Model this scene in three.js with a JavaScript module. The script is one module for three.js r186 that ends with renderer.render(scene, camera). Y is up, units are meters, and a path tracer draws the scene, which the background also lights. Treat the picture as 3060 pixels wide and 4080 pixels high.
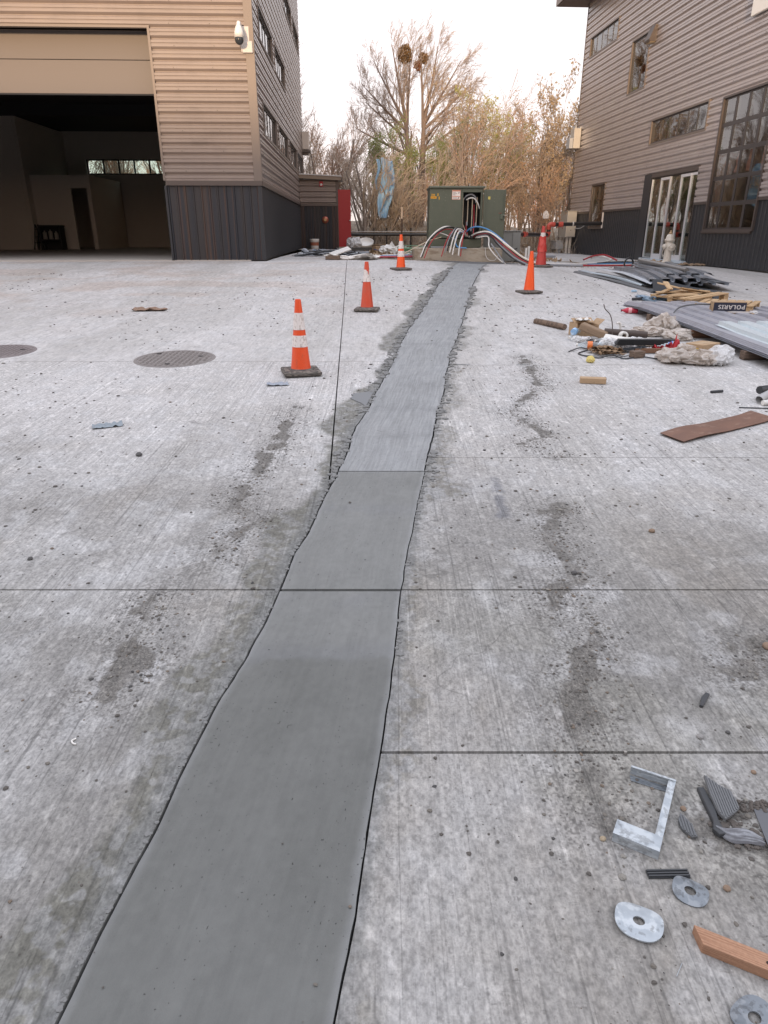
import * as THREE from 'three';
import { RoundedBoxGeometry } from 'three/addons/geometries/RoundedBoxGeometry.js';
import { mergeGeometries } from 'three/addons/utils/BufferGeometryUtils.js';
import { FontLoader } from 'three/addons/loaders/FontLoader.js';
import { TextGeometry } from 'three/addons/geometries/TextGeometry.js';

// ------------------------------------------------------------------ camera, sky, sun, exposure
const scene = new THREE.Scene();
const EYE = 0.66;
const camera = new THREE.PerspectiveCamera(73.53, 768 / 1024, 0.05, 900);
camera.position.set(0, EYE, 0);
camera.rotation.set(-22.2 * Math.PI / 180, 0, 0);
const renderer = new THREE.WebGLRenderer({ antialias: true });
renderer.setSize(768, 1024);
renderer.toneMapping = THREE.LinearToneMapping;
renderer.toneMappingExposure = 1.34;
renderer.shadowMap.enabled = true;

const lerp = (a, b, t) => a + (b - a) * t;
const clamp = (x, a = 0, b = 1) => Math.min(b, Math.max(a, x));
const smooth = (a, b, x) => { const t = clamp((x - a) / (b - a)); return t * t * (3 - 2 * t); };

// dusk sky: pale blue-white overhead, peach at the horizon, the sunset's glow behind the camera
{
  const W = 512, H = 256, data = new Float32Array(W * H * 4);
  for (let j = 0; j < H; j++) for (let i = 0; i < W; i++) {
    const el = ((j + 0.5) / H - 0.5) * Math.PI, az = ((i + 0.5) / W - 0.5) * 2 * Math.PI;
    const y = Math.sin(el), x = Math.cos(el) * Math.cos(az), z = Math.cos(el) * Math.sin(az);
    const t = Math.pow(clamp(y), 0.7);
    let c = [lerp(0.82, 1.2, t), lerp(0.71, 1.25, t), lerp(0.65, 1.42, t)];
    const g = smooth(-0.1, 1, z) * Math.exp(-Math.pow(Math.max(0, y) / 0.24, 2));
    c = [c[0] + 1.75 * g, c[1] + 0.95 * g, c[2] + 0.38 * g];
    if (y < 0) { const k = smooth(0, -0.12, y); c = c.map((v, n) => lerp(v, [0.3, 0.28, 0.26][n], k)); }
    const o = (j * W + i) * 4; data[o] = c[0]; data[o + 1] = c[1]; data[o + 2] = c[2]; data[o + 3] = 1;
  }
  const sky = new THREE.DataTexture(data, W, H, THREE.RGBAFormat, THREE.FloatType);
  sky.mapping = THREE.EquirectangularReflectionMapping; sky.magFilter = THREE.LinearFilter; sky.minFilter = THREE.LinearFilter; sky.wrapS = THREE.RepeatWrapping; sky.needsUpdate = true;
  scene.background = sky; scene.environment = sky;
  scene.backgroundIntensity = 1.0; scene.environmentIntensity = 1.0;
}
const sun = new THREE.DirectionalLight(new THREE.Color(1, 0.7, 0.43), 2.5);
sun.position.set(-12, 8.2, 60); sun.target.position.set(0, 0, -20);
sun.castShadow = true; sun.shadow.radius = 8; sun.shadow.mapSize.set(2048, 2048);
Object.assign(sun.shadow.camera, { left: -45, right: 45, top: 30, bottom: -30, near: 1, far: 220 });
sun.shadow.camera.updateProjectionMatrix();
scene.add(sun, sun.target);

// ------------------------------------------------------------------ helpers
function rngOf(seed) { let a = seed >>> 0; return () => { a = (a + 0x6D2B79F5) | 0; let t = Math.imul(a ^ (a >>> 15), 1 | a); t = (t + Math.imul(t ^ (t >>> 7), 61 | t)) ^ t; return ((t ^ (t >>> 14)) >>> 0) / 4294967296; }; }
const hash = (x, y, s = 0) => { let h = Math.imul(x, 374761393) + Math.imul(y, 668265263) + Math.imul(s, 974634353); h = Math.imul(h ^ (h >>> 13), 1274126177); return ((h ^ (h >>> 16)) >>> 0) / 4294967296; };
function noise(x, y, s = 0) { const i = Math.floor(x), j = Math.floor(y); let u = x - i, v = y - j; u = u * u * (3 - 2 * u); v = v * v * (3 - 2 * v); const a = hash(i, j, s), b = hash(i + 1, j, s), c = hash(i, j + 1, s), d = hash(i + 1, j + 1, s); return a + (b - a) * u + (c - a) * v + (a - b - c + d) * u * v; }
function fbm(x, y, n = 4, s = 0) { let a = 0.5, t = 0, w = 0; for (let k = 0; k < n; k++) { t += a * noise(x, y, s + k * 17); w += a; const q = x * 1.63 - y * 1.21 + 11.3; y = x * 1.21 + y * 1.63 + 5.7; x = q; a *= 0.5; } return t / w; }
const V = (x, y, z) => new THREE.Vector3(x, y, z);
const D2R = Math.PI / 180;

const used = new Map();
function numbered(name) { const n = used.get(name) || 0; used.set(name, n + 1); return n ? name + '_' + String(n).padStart(3, '0') : name; }
function tag(o, label, category, group) { o.userData.label = label; if (category) o.userData.category = category; if (group) o.userData.group = group; return o; }
function shadows(o) { o.castShadow = true; o.receiveShadow = true; return o; }
function thing(name, label, category, pos = [0, 0, 0], turn = 0, group) { const o = new THREE.Group(); o.name = numbered(name); o.position.set(...pos); o.rotation.y = turn; scene.add(o); return tag(o, label, category, group); }
function norm(g) { const o = g.index ? g.toNonIndexed() : g; for (const k of Object.keys(o.attributes)) if (!['position', 'normal', 'uv'].includes(k)) o.deleteAttribute(k); if (!o.attributes.normal) o.computeVertexNormals(); if (!o.attributes.uv) o.setAttribute('uv', new THREE.BufferAttribute(new Float32Array(o.attributes.position.count * 2), 2)); return o; }
function merge(list) { const l = (Array.isArray(list) ? list : [list]).filter(Boolean).map(norm); return l.length === 1 ? l[0] : mergeGeometries(l); }
function mesh(name, geo, mat, parent = scene) { const m = shadows(new THREE.Mesh(Array.isArray(geo) ? merge(geo) : geo, mat)); m.name = parent === scene ? numbered(name) : name; parent.add(m); return m; }
function single(name, geo, mat, label, category, group, pos, turn) { const m = mesh(name, geo, mat); if (pos) m.position.set(...pos); if (turn) m.rotation.y = turn; return tag(m, label, category, group); }
function struct(name, geo, mat, label) { const m = geo ? mesh(name, geo, mat) : (() => { const g = new THREE.Group(); g.name = numbered(name); scene.add(g); return g; })(); m.userData.kind = 'structure'; if (label) m.userData.label = label; return m; }
const box = (w, h, d, x = 0, y = 0, z = 0) => new THREE.BoxGeometry(w, h, d).translate(x, y, z);
const rbox = (w, h, d, r, x = 0, y = 0, z = 0, s = 2) => new RoundedBoxGeometry(w, h, d, s, Math.min(r, w / 2.1, h / 2.1, d / 2.1)).translate(x, y, z);
const cyl = (r0, r1, h, n = 16, x = 0, y = 0, z = 0) => new THREE.CylinderGeometry(r0, r1, h, n).translate(x, y, z);
// box between two corners
const bb = (x0, x1, y0, y1, z0, z1) => new THREE.BoxGeometry(x1 - x0, y1 - y0, z1 - z0).translate((x0 + x1) / 2, (y0 + y1) / 2, (z0 + z1) / 2);
const tube = (pts, r, n = 8, seg) => new THREE.TubeGeometry(new THREE.CatmullRomCurve3(pts.map((p) => V(...p)), false, 'centripetal'), seg || pts.length * 8, r, n, false);
const lathe = (prof, n = 24) => new THREE.LatheGeometry(prof.map(([r, y]) => new THREE.Vector2(r, y)), n);
const rod = (a, b, r0, r1 = r0, n = 8) => { const A = V(...a), B = V(...b), d = B.clone().sub(A), g = new THREE.CylinderGeometry(r1, r0, d.length(), n); g.applyQuaternion(new THREE.Quaternion().setFromUnitVectors(V(0, 1, 0), d.clone().normalize())); return g.translate((A.x + B.x) / 2, (A.y + B.y) / 2, (A.z + B.z) / 2); };
function jitter(g, f) { const p = g.attributes.position, v = V(0, 0, 0); for (let i = 0; i < p.count; i++) { v.fromBufferAttribute(p, i); f(v, i); p.setXYZ(i, v.x, v.y, v.z); } g.computeVertexNormals(); return g; }
function extrudeXZ(pts, h, bevel = 0) { const s = new THREE.Shape(pts.map(([x, z]) => new THREE.Vector2(x, -z))); const g = new THREE.ExtrudeGeometry(s, { depth: h, bevelEnabled: bevel > 0, bevelSize: bevel, bevelThickness: bevel, bevelSegments: 1 }); return g.rotateX(-Math.PI / 2); }
// grid surface from a function (u, v) -> [x, y, z], uv in metres if a uv function is given
function gridSurf(nu, nv, f, uvf) {
  const pos = [], uv = [], idx = [];
  for (let j = 0; j <= nv; j++) for (let i = 0; i <= nu; i++) { const p = f(i / nu, j / nv); pos.push(...p); uv.push(...(uvf ? uvf(p, i / nu, j / nv) : [i / nu, j / nv])); }
  for (let j = 0; j < nv; j++) for (let i = 0; i < nu; i++) { const a = j * (nu + 1) + i, b = a + 1, c = a + nu + 1, d = c + 1; idx.push(a, b, d, a, d, c); }
  const g = new THREE.BufferGeometry(); g.setAttribute('position', new THREE.Float32BufferAttribute(pos, 3)); g.setAttribute('uv', new THREE.Float32BufferAttribute(uv, 2)); g.setIndex(idx); g.computeVertexNormals(); return g;
}
const toSRGB = (c) => { c = clamp(c); return c <= 0.0031308 ? c * 12.92 : 1.055 * Math.pow(c, 1 / 2.4) - 0.055; };
function colorTex(w, h, f) { const d = new Uint8Array(w * h * 4); for (let j = 0; j < h; j++) for (let i = 0; i < w; i++) { const c = f((i + 0.5) / w, (j + 0.5) / h), o = (j * w + i) * 4; d[o] = 255 * toSRGB(c[0]); d[o + 1] = 255 * toSRGB(c[1]); d[o + 2] = 255 * toSRGB(c[2]); d[o + 3] = 255; } const t = new THREE.DataTexture(d, w, h); t.colorSpace = THREE.SRGBColorSpace; return texSet(t); }
function grayTex(w, h, f) { const d = new Uint8Array(w * h * 4); for (let j = 0; j < h; j++) for (let i = 0; i < w; i++) { const c = 255 * clamp(f((i + 0.5) / w, (j + 0.5) / h)), o = (j * w + i) * 4; d[o] = d[o + 1] = d[o + 2] = c; d[o + 3] = 255; } return texSet(new THREE.DataTexture(d, w, h)); }
function texSet(t) { t.magFilter = THREE.LinearFilter; t.minFilter = THREE.LinearMipmapLinearFilter; t.generateMipmaps = true; t.wrapS = t.wrapT = THREE.RepeatWrapping; t.needsUpdate = true; return t; }
const std = (r, g, b, rough = 0.7, metal = 0, extra = {}) => new THREE.MeshStandardMaterial({ color: new THREE.Color().setRGB(r, g, b), roughness: rough, metalness: metal, side: THREE.DoubleSide, ...extra });
const phys = (r, g, b, rough, extra = {}) => new THREE.MeshPhysicalMaterial({ color: new THREE.Color().setRGB(r, g, b), roughness: rough, side: THREE.DoubleSide, ...extra });

// ------------------------------------------------------------------ the ground's height: it rises away from the camera, then runs level; it falls to the right
const GD = [-50, 0, 6.7, 10.9, 13.4, 15.8, 18.5, 22, 40, 400], GY = [-3.065, -0.94, -0.655, -0.465, -0.31, -0.14, -0.03, 0, 0, 0], GM = [0.0425, 0.04252, 0.04395, 0.05301, 0.06615, 0.052, 0.01457, 0, 0, 0];
function groundY(x, z) {
  const d = clamp(-z, -49, 399); let i = 0; while (i < GD.length - 2 && d > GD[i + 1]) i++;
  const h = GD[i + 1] - GD[i], t = (d - GD[i]) / h, t2 = t * t, t3 = t2 * t;
  const y = (2 * t3 - 3 * t2 + 1) * GY[i] + (t3 - 2 * t2 + t) * h * GM[i] + (-2 * t3 + 3 * t2) * GY[i + 1] + (t3 - t2) * h * GM[i + 1];
  return y - 0.031 * clamp(x, 0, 14) * smooth(8, 18, d);
}
const on = (x, z, dy = 0) => [x, groundY(x, z) + dy, z];
// ------------------------------------------------------------------ the yard: old concrete slabs, the fresh concrete strip, the earth beyond
const PL = [[-0.699, -0.94], [-0.684, -1.09], [-0.664, -1.24], [-0.637, -1.42], [-0.618, -1.67], [-0.597, -1.82], [-0.578, -1.98], [-0.548, -2.1], [-0.524, -2.26], [-0.492, -2.46], [-0.467, -2.7], [-0.45, -2.96], [-0.44, -3.08], [-0.395, -3.3], [-0.358, -3.69], [-0.342, -3.82], [-0.312, -4.04], [-0.298, -4.23], [-0.262, -4.46], [-0.228, -4.8], [-0.205, -5.13], [-0.142, -5.5], [-0.071, -6.17], [0.012, -6.78], [0.062, -7.15], [0.147, -7.96], [0.308, -9.27], [0.523, -10.62], [0.956, -13.42], [1.317, -15.59], [1.678, -17.75], [2.15, -19.9]];
const PR = [[-0.108, -0.94], [-0.09, -1.07], [-0.068, -1.2], [-0.05, -1.38], [-0.033, -1.52], [-0.015, -1.68], [0.006, -1.9], [0.026, -2.1], [0.054, -2.42], [0.075, -2.7], [0.09, -2.83], [0.123, -3.12], [0.174, -3.51], [0.2, -3.7], [0.232, -3.97], [0.263, -4.19], [0.299, -4.44], [0.331, -4.73], [0.359, -4.92], [0.416, -5.3], [0.487, -5.85], [0.582, -6.53], [0.675, -7.25], [0.765, -7.96], [0.875, -8.48], [1.206, -10.64], [1.694, -13.83], [2.033, -15.68], [2.389, -17.69], [2.88, -19.9]];
function along(P, z) { if (z >= P[0][1]) return P[0][0] + (z - P[0][1]) * (P[0][0] - P[1][0]) / (P[0][1] - P[1][1]); for (let i = 1; i < P.length; i++) if (z >= P[i][1]) { const t = (z - P[i - 1][1]) / (P[i][1] - P[i - 1][1]); return lerp(P[i - 1][0], P[i][0], t); } return P[P.length - 1][0]; }
const wob = (z, s) => 0.006 * (fbm(z * 9, s, 3, 40) - 0.5) * 2 + smooth(-3.2, -5, z) * 0.022 * (fbm(z * 3.1, s, 3, 41) - 0.5) * 2;
const pathL = (z) => along(PL, z) + wob(z, 1.5), pathR = (z) => along(PR, z) + wob(z, 7.5);

// dirt trails dropped by the diggings, as polylines in the yard
const TRAILS = [[[1.54, -7.68], [1.45, -6.35], [1.03, -5.52], [1.2, -4.92], [1.01, -4.71], [1.17, -4.42]], [[0.86, -3.53], [1.02, -3.62], [0.9, -3.41], [0.88, -3.14], [0.88, -2.79], [0.72, -2.69], [0.76, -2.51], [0.84, -2.39], [0.72, -2.13], [0.66, -1.91], [0.65, -1.75], [0.64, -1.6], [0.62, -1.45]], [[-0.76, -5.66], [-0.75, -4.92], [-0.8, -4.42], [-0.84, -4.17], [-0.87, -3.72], [-0.69, -3.44], [-0.79, -3.22], [-0.86, -2.95]], [[-1.02, -2.67], [-0.99, -2.51], [-1, -2.31], [-0.94, -2.22], [-0.98, -2.08], [-0.98, -1.99]], [[1.3, -2.12], [1.55, -2.34]], [[0.92, -1.43], [1.0, -1.4], [1.12, -1.33]], [[0.99, -1.51], [1.1, -1.49]]];
function segDist(x, z, a, b) { const dx = b[0] - a[0], dz = b[1] - a[1], t = clamp(((x - a[0]) * dx + (z - a[1]) * dz) / (dx * dx + dz * dz)); return Math.hypot(x - a[0] - t * dx, z - a[1] - t * dz); }
function trailDist(x, z) { let m = 9; for (const T of TRAILS) for (let i = 1; i < T.length; i++) { const a = T[i - 1], b = T[i]; if (Math.min(a[0], b[0]) - 0.4 < x && x < Math.max(a[0], b[0]) + 0.4 && Math.min(a[1], b[1]) - 0.4 < z && z < Math.max(a[1], b[1]) + 0.4) m = Math.min(m, segDist(x, z, a, b)); } return m; }

const mix3 = (a, b, t) => [a[0] + (b[0] - a[0]) * t, a[1] + (b[1] - a[1]) * t, a[2] + (b[2] - a[2]) * t];
// old broom-finished concrete: bleached film, brown mud smears, cement slop beside the strip, grit
function yardColor(x, z, res) {
  const big = fbm(x * 0.55 + 3, z * 0.45 + 9, 4, 1), med = fbm(x * 2.3, z * 1.9, 4, 2), fine = fbm(x * 21, z * 15, 3, 3);
  let c = mix3([0.238, 0.23, 0.216], [0.37, 0.363, 0.352], smooth(0.32, 0.66, 0.5 * big + 0.5 * med));
  const far = smooth(-2.3, -6.5, z); c = mix3(c, [0.57, 0.552, 0.538], 0.72 * far);  // near concrete kept darker in place of shade, painted paler with distance
  // bleached mottling
  c = mix3(c, [0.5, 0.5, 0.5], 0.4 * smooth(0.46, 0.74, fbm(x * 7 + 40, z * 6, 4, 4)));
  // brown and greenish mud films
  const mud = smooth(0.52, 0.7, fbm(x * 1.3 + 8, z * 1.1 - 3, 5, 5)) * (0.35 + 0.65 * fine);
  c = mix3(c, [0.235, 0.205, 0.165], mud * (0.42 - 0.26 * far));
  const green = smooth(0.56, 0.7, fbm(x * 1.7 - 20, z * 1.6, 5, 6)) * smooth(-3.4, -1.5, z);
  c = mix3(c, [0.2, 0.19, 0.15], 0.36 * green);
  // reddish dust drifted in front of the garage door
  const red = smooth(-8.5, -13, z) * smooth(1, -3, x) * smooth(0.47, 0.64, fbm(x * 0.9, z * 1.5, 5, 7));
  c = mix3(c, [0.4, 0.31, 0.25], 0.4 * red);
  // wet cement slop along both edges of the strip
  if (z < 0.5) {
    const l = pathL(z) - x, r = x - pathR(z), n = fbm(x * 6, z * 2.6, 4, 8), n2 = fbm(x * 26, z * 26, 3, 9);
    const wl = smooth(-7.5, -4.5, z) * 0.07 + smooth(-2.7, -1.2, z) * 0.1 + 0.24 * smooth(0.3, 0.75, fbm(2, z * 1.3, 3, 10)), wr = smooth(-6, -3.2, z) * 0.06 + 0.2 * smooth(0.35, 0.75, fbm(7, z * 1.5, 3, 11));
    if (l > -0.05 && l < 0.8) { const k = smooth(wl + 0.03, wl - 0.05, l + (n - 0.5) * 0.22); c = mix3(c, mix3([0.125, 0.122, 0.1], [0.2, 0.2, 0.19], smooth(0.45, 0.6, n2)), 0.82 * k); }
    if (r > -0.05 && r < 0.8) { const k = smooth(wr + 0.03, wr - 0.05, r + (n - 0.5) * 0.2); c = mix3(c, mix3([0.165, 0.155, 0.13], [0.25, 0.25, 0.245], smooth(0.42, 0.62, n2)), 0.66 * k); }
    const sl = smooth(0.075, 0.02, l + (n2 - 0.5) * 0.1), sr = smooth(0.05, 0.015, r + (n2 - 0.5) * 0.09);
    c = mix3(c, [0.18, 0.185, 0.185], 0.6 * Math.max(l > -0.1 ? sl : 0, r > -0.1 ? sr : 0));
  }
  // dirt trails with their grit
  const td = trailDist(x, z); if (td < 0.34) {
    const g = noise(x * 150, z * 150, 12), n = fbm(x * 9, z * 9, 4, 13);
    const core = smooth(0.05, 0.026, td + (n - 0.5) * 0.2) * smooth(0.3, 0.5, fbm(x * 4 + 50, z * 4, 3, 35)), halo = smooth(0.3, 0.04, td + (n - 0.5) * 0.2) * smooth(0.5, 0.72, g);
    c = mix3(c, mix3([0.075, 0.068, 0.06], [0.25, 0.235, 0.21], smooth(0.2, 0.85, 0.5 * g + 0.5 * noise(x * 330, z * 260, 39))), 0.85 * core); c = mix3(c, [0.1, 0.093, 0.085], 0.6 * halo);
  }
  // blue-grey rubber scuffs
  const sc = Math.min(segDist(x, z, [0.7, -4.05], [0.69, -3.86]), segDist(x, z, [0.675, -3.76], [0.655, -3.5]));
  if (sc < 0.12) c = mix3(c, [0.15, 0.155, 0.175], 0.6 * smooth(0.055, 0.01, sc + (fbm(x * 30, z * 12, 3, 14) - 0.5) * 0.06));
  // tyre dust lanes
  c = mix3(c, [0.34, 0.325, 0.3], 0.3 * smooth(0.5, 0.7, fbm(x * 2.2 + z * 0.25, z * 0.3, 4, 15)));
  // grain: pits, broom lines and flecks of bleached paste
  const gr = hash(Math.round(x * res), Math.round(z * res), 16), br = fbm(x * 120 + 4 * noise(x * 3, z * 2, 30), z * 5, 2, 18), pits = fbm(x * 62, z * 44, 3, 17), fl = fbm(x * 30 + 9, z * 22, 3, 19);
  const wv = 0.35 * (noise(x * 0.7, z * 0.8, 36) - 0.5), sl1 = noise((x + wv * 0.1) * 250, z * 1.1, 37), sl2 = noise((x + wv * 0.1) * 170 + 9, z * 1.6, 38);
  const p2 = fbm(x * 150, z * 100, 2, 23), p3 = fbm(x * 75 + 3, z * 46, 3, 24);
  let k = 0.88 + 0.12 * fine + 0.2 * (gr - 0.5) + 0.26 * (br - 0.5);
  if (res > 120) k *= (1 + 0.8 * (p2 - 0.5)) * (1 + 0.5 * (p3 - 0.5)) * (1 - 0.3 * smooth(0.68, 0.8, p2)) * (1 + 0.22 * smooth(0.6, 0.78, fl)) * (1 - 0.3 * smooth(0.8, 0.94, sl1)) * (1 + 0.26 * smooth(0.78, 0.92, sl2) * smooth(0.35, 0.6, med)); else k *= (1 - 0.2 * smooth(0.6, 0.78, fbm(x * 30, z * 10, 3, 20))) * (1 + 0.1 * smooth(0.56, 0.74, fbm(x * 15 + 9, z * 6, 3, 22))) * (1 + 0.25 * (fbm(x * 60, z * 24, 2, 25) - 0.5));
  // fine shrinkage cracks
  const cr = Math.abs(fbm(x * 1.6 + 30, z * 1.6, 5, 26) - 0.5); k *= 1 - 0.28 * smooth(0.006, 0.001, cr) * smooth(0.5, 0.62, fbm(x * 0.8, z * 0.8 + 9, 2, 27));
  return [c[0] * k, c[1] * k, c[2] * k];
}
function yardBump(x, z, res) {
  const br = noise(x * 160 + 3 * noise(x * 4, z * 1.5, 30), z * 5, 31) * 0.5 + noise(x * 70, z * 3, 32) * 0.5;
  const pit = noise(x * 95, z * 80, 17), td = trailDist(x, z);
  return clamp(0.45 + 0.3 * (br - 0.5) + 0.3 * (fbm(x * 40, z * 34, 3, 33) - 0.5) - 0.25 * smooth(0.8, 0.9, pit) + (td < 0.3 ? 0.3 * smooth(0.1, 0, td) * noise(x * 130, z * 130, 34) : 0));
}
// each stretch of the yard has its own map, laid in metres
function yardMat(x0, x1, z0, z1, w, h) {
  const res = w / (x1 - x0), P = (u, v) => [lerp(x0, x1, u), lerp(z0, z1, v)];
  const map = colorTex(w, h, (u, v) => { const [x, z] = P(u, v); return yardColor(x, z, res); });
  const bump = grayTex(w >> (res < 60 ? 1 : 0), h >> (res < 60 ? 1 : 0), (u, v) => { const [x, z] = P(u, v); return yardBump(x, z, res); });
  const m = std(1, 1, 1, 0.86, 0, { map, bumpMap: bump, bumpScale: 0.009 });
  m.userData.uv = (p) => [(p[0] - x0) / (x1 - x0), (p[2] - z0) / (z1 - z0)];
  return m;
}
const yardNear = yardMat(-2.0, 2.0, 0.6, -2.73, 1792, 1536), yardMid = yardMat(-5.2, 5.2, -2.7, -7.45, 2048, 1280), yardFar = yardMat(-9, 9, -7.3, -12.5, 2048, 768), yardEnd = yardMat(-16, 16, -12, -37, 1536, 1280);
const yard = struct('concrete_pavement', null, null, 'old pale broom finished concrete yard in slabs');
const BACK_L = -30.7;
function slab(xa, xb, za, zb, mat, nx, nz, parent = yard, name = 'slab', lift = 0, depth = 0.06) {
  const top = (u, v) => { const z = lerp(za, zb, v), a = xa(z), b = xb(z), x = lerp(a, b, u); return [x, groundY(x, z) + lift, z]; };
  const g = [gridSurf(nx, nz, top, (p) => mat.userData.uv(p))];
  const side = (f) => gridSurf(Math.max(nx, nz), 1, (u, v) => { const p = f(u); return [p[0], p[1] - v * depth, p[2]]; }, (p) => mat.userData.uv(p));
  g.push(side((u) => top(u, 0)), side((u) => top(u, 1)), side((u) => top(0, u)), side((u) => top(1, u)));
  return mesh(name, g, mat, parent);
}
const G = 0.0055, lJoint = (z) => lerp(-0.34, -0.945, (z + 4.02) / (-18.6 + 4.02)), rJoint = (z) => 4.265 + 0.0 * z;
const jL = (z) => (z > -4.05 ? Math.min(pathL(z) - 0.012, -0.345) : lJoint(z));
// left of the strip
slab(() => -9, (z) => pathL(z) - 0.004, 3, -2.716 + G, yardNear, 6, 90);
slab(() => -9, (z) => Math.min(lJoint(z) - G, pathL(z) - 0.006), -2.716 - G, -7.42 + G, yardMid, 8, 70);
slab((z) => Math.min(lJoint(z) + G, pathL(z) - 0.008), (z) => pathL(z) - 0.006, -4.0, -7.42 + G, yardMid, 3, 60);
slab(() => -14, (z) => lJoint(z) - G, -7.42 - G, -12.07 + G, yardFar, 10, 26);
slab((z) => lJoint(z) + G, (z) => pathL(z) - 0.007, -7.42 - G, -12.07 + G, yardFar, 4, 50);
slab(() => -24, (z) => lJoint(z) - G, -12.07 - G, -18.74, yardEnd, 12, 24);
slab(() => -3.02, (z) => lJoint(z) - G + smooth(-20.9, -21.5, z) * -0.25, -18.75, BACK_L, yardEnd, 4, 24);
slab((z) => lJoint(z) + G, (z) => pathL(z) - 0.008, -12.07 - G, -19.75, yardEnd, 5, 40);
// right of the strip
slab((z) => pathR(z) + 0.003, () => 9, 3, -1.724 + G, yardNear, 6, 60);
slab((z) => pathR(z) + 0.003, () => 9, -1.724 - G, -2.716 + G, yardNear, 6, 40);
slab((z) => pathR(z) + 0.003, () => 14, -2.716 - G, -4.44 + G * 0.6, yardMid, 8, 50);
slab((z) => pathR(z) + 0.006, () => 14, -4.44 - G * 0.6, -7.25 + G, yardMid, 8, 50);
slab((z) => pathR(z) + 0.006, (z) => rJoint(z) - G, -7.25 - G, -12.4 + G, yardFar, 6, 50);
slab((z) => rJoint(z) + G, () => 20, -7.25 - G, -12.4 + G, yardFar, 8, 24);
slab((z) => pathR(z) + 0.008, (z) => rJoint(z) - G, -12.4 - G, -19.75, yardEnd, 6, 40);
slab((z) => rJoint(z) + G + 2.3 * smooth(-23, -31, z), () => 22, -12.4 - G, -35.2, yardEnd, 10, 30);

// the strip of new concrete
function stripMat(z0, z1, w, h) {
  const col = (u, z) => {
    const len = z0 - z1, rs = w / 0.62, x = u * 0.6;
    const n = fbm(x * 3, z * 1.4, 4, 51), br = fbm(x * 95 + 5 * noise(x * 2, z * 1.1, 52), z * 4.2, 2, 53), sp = noise(x * 160, z * 160, 54);
    const dry = smooth(-2.35, -2.2, z) * -1 + 1; // the newest pour, nearest, is still darker and smooth
    const older = smooth(-4.16, -4.2, z + 0.03 * (fbm(x * 5, 2, 2, 55) - 0.5));
    let c = mix3([0.118, 0.121, 0.113], [0.186, 0.19, 0.183], 0.65 * dry + 0.35 * n); c = mix3(c, [0.275, 0.283, 0.288], older * (0.6 + 0.4 * n));
    // lap marks of the trowel across the strip
    for (const [zz, s] of [[-2.24, 1], [-2.62, 0.7], [-3.6, 0.8], [-4.9, 0.6], [-5.6, 0.7], [-6.4, 0.6], [-8.4, 0.7], [-9.6, 0.6], [-11.2, 0.7]]) { const d = (z - zz) + 0.05 * (fbm(x * 4, zz, 3, 56) - 0.5); c = mix3(c, [0.17, 0.175, 0.178], 0.55 * s * smooth(0.14, 0.0, Math.abs(d)) * smooth(0.35, 0.6, fbm(x * 8, z * 8, 3, 57))); }
    const edge = Math.min(u, 1 - u); c = mix3(c, [0.3, 0.305, 0.31], 0.35 * smooth(0.05, 0.0, edge + 0.03 * (fbm(z * 6, u * 3, 3, 58) - 0.5)));
    const k = (1 + (0.12 + 0.3 * older) * (br - 0.5) + 0.14 * (hash(Math.round(u * w), Math.round(z * rs), 59) - 0.5) + 0.2 * (fbm(x * 9, z * 7, 4, 65) - 0.5) + 0.16 * (fbm(x * 45, z * 40, 2, 66) - 0.5)) * (1 - 0.65 * smooth(0.94, 0.97, sp) * smooth(0.3, 0.5, noise(x * 9, z * 5, 60)));
    return [c[0] * k, c[1] * k, c[2] * k];
  };
  const map = colorTex(w, h, (u, v) => col(u, lerp(z0, z1, v)));
  const bump = grayTex(w, h, (u, v) => { const z = lerp(z0, z1, v), x = u * 0.6, older = smooth(-1.8, -4.3, z); const br = noise(x * 120 + 5 * noise(x * 2, z * 1.1, 52), z * 4.2, 61) * 0.6 + noise(x * 60, z * 2.4, 62) * 0.4; return clamp(0.5 + (0.12 + 0.5 * older) * (br - 0.5) + 0.2 * (fbm(x * 30, z * 30, 3, 63) - 0.5) - 0.5 * smooth(0.955, 0.975, noise(x * 160, z * 160, 54)) * smooth(0.35, 0.5, noise(x * 9, z * 5, 60))); });
  const rough = grayTex(w >> 2, h >> 2, (u, v) => 0.52 + 0.3 * fbm(u * 5, lerp(z0, z1, v) * 3, 3, 64));
  const m = std(1, 1, 1, 1, 0, { map, bumpMap: bump, bumpScale: 0.004, roughnessMap: rough });
  m.userData.uv = (p) => { const z = p[2], a = pathL(z), b = pathR(z); return [(p[0] - a) / (b - a), (z - z0) / (z1 - z0)]; };
  return m;
}
const stripNear = stripMat(0.6, -2.72, 768, 2048), stripFar = stripMat(-2.7, -20, 512, 2048);
const strip = struct('concrete_strip', null, null, 'strip of fresh dark grey concrete filling a trench across the yard');
const sway = (z) => 0.002 * Math.sin(z * 40);
slab((z) => pathL(z) + 0.004, (z) => pathR(z) - 0.003, 3, -2.7065, stripNear, 24, 120, strip, 'concrete_panel', -0.002);
slab((z) => pathL(z) + 0.004, (z) => pathR(z) - 0.003, -2.7265, -4.18, stripFar, 16, 60, strip, 'concrete_panel', -0.002);
slab((z) => pathL(z) + 0.007, (z) => pathR(z) - 0.006, -4.181, -7.22, stripFar, 16, 80, strip, 'concrete_panel', 0.003);
slab((z) => pathL(z) + 0.008, (z) => pathR(z) - 0.007, -7.227, -19.85, stripFar, 12, 120, strip, 'concrete_panel', 0.002);
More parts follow.
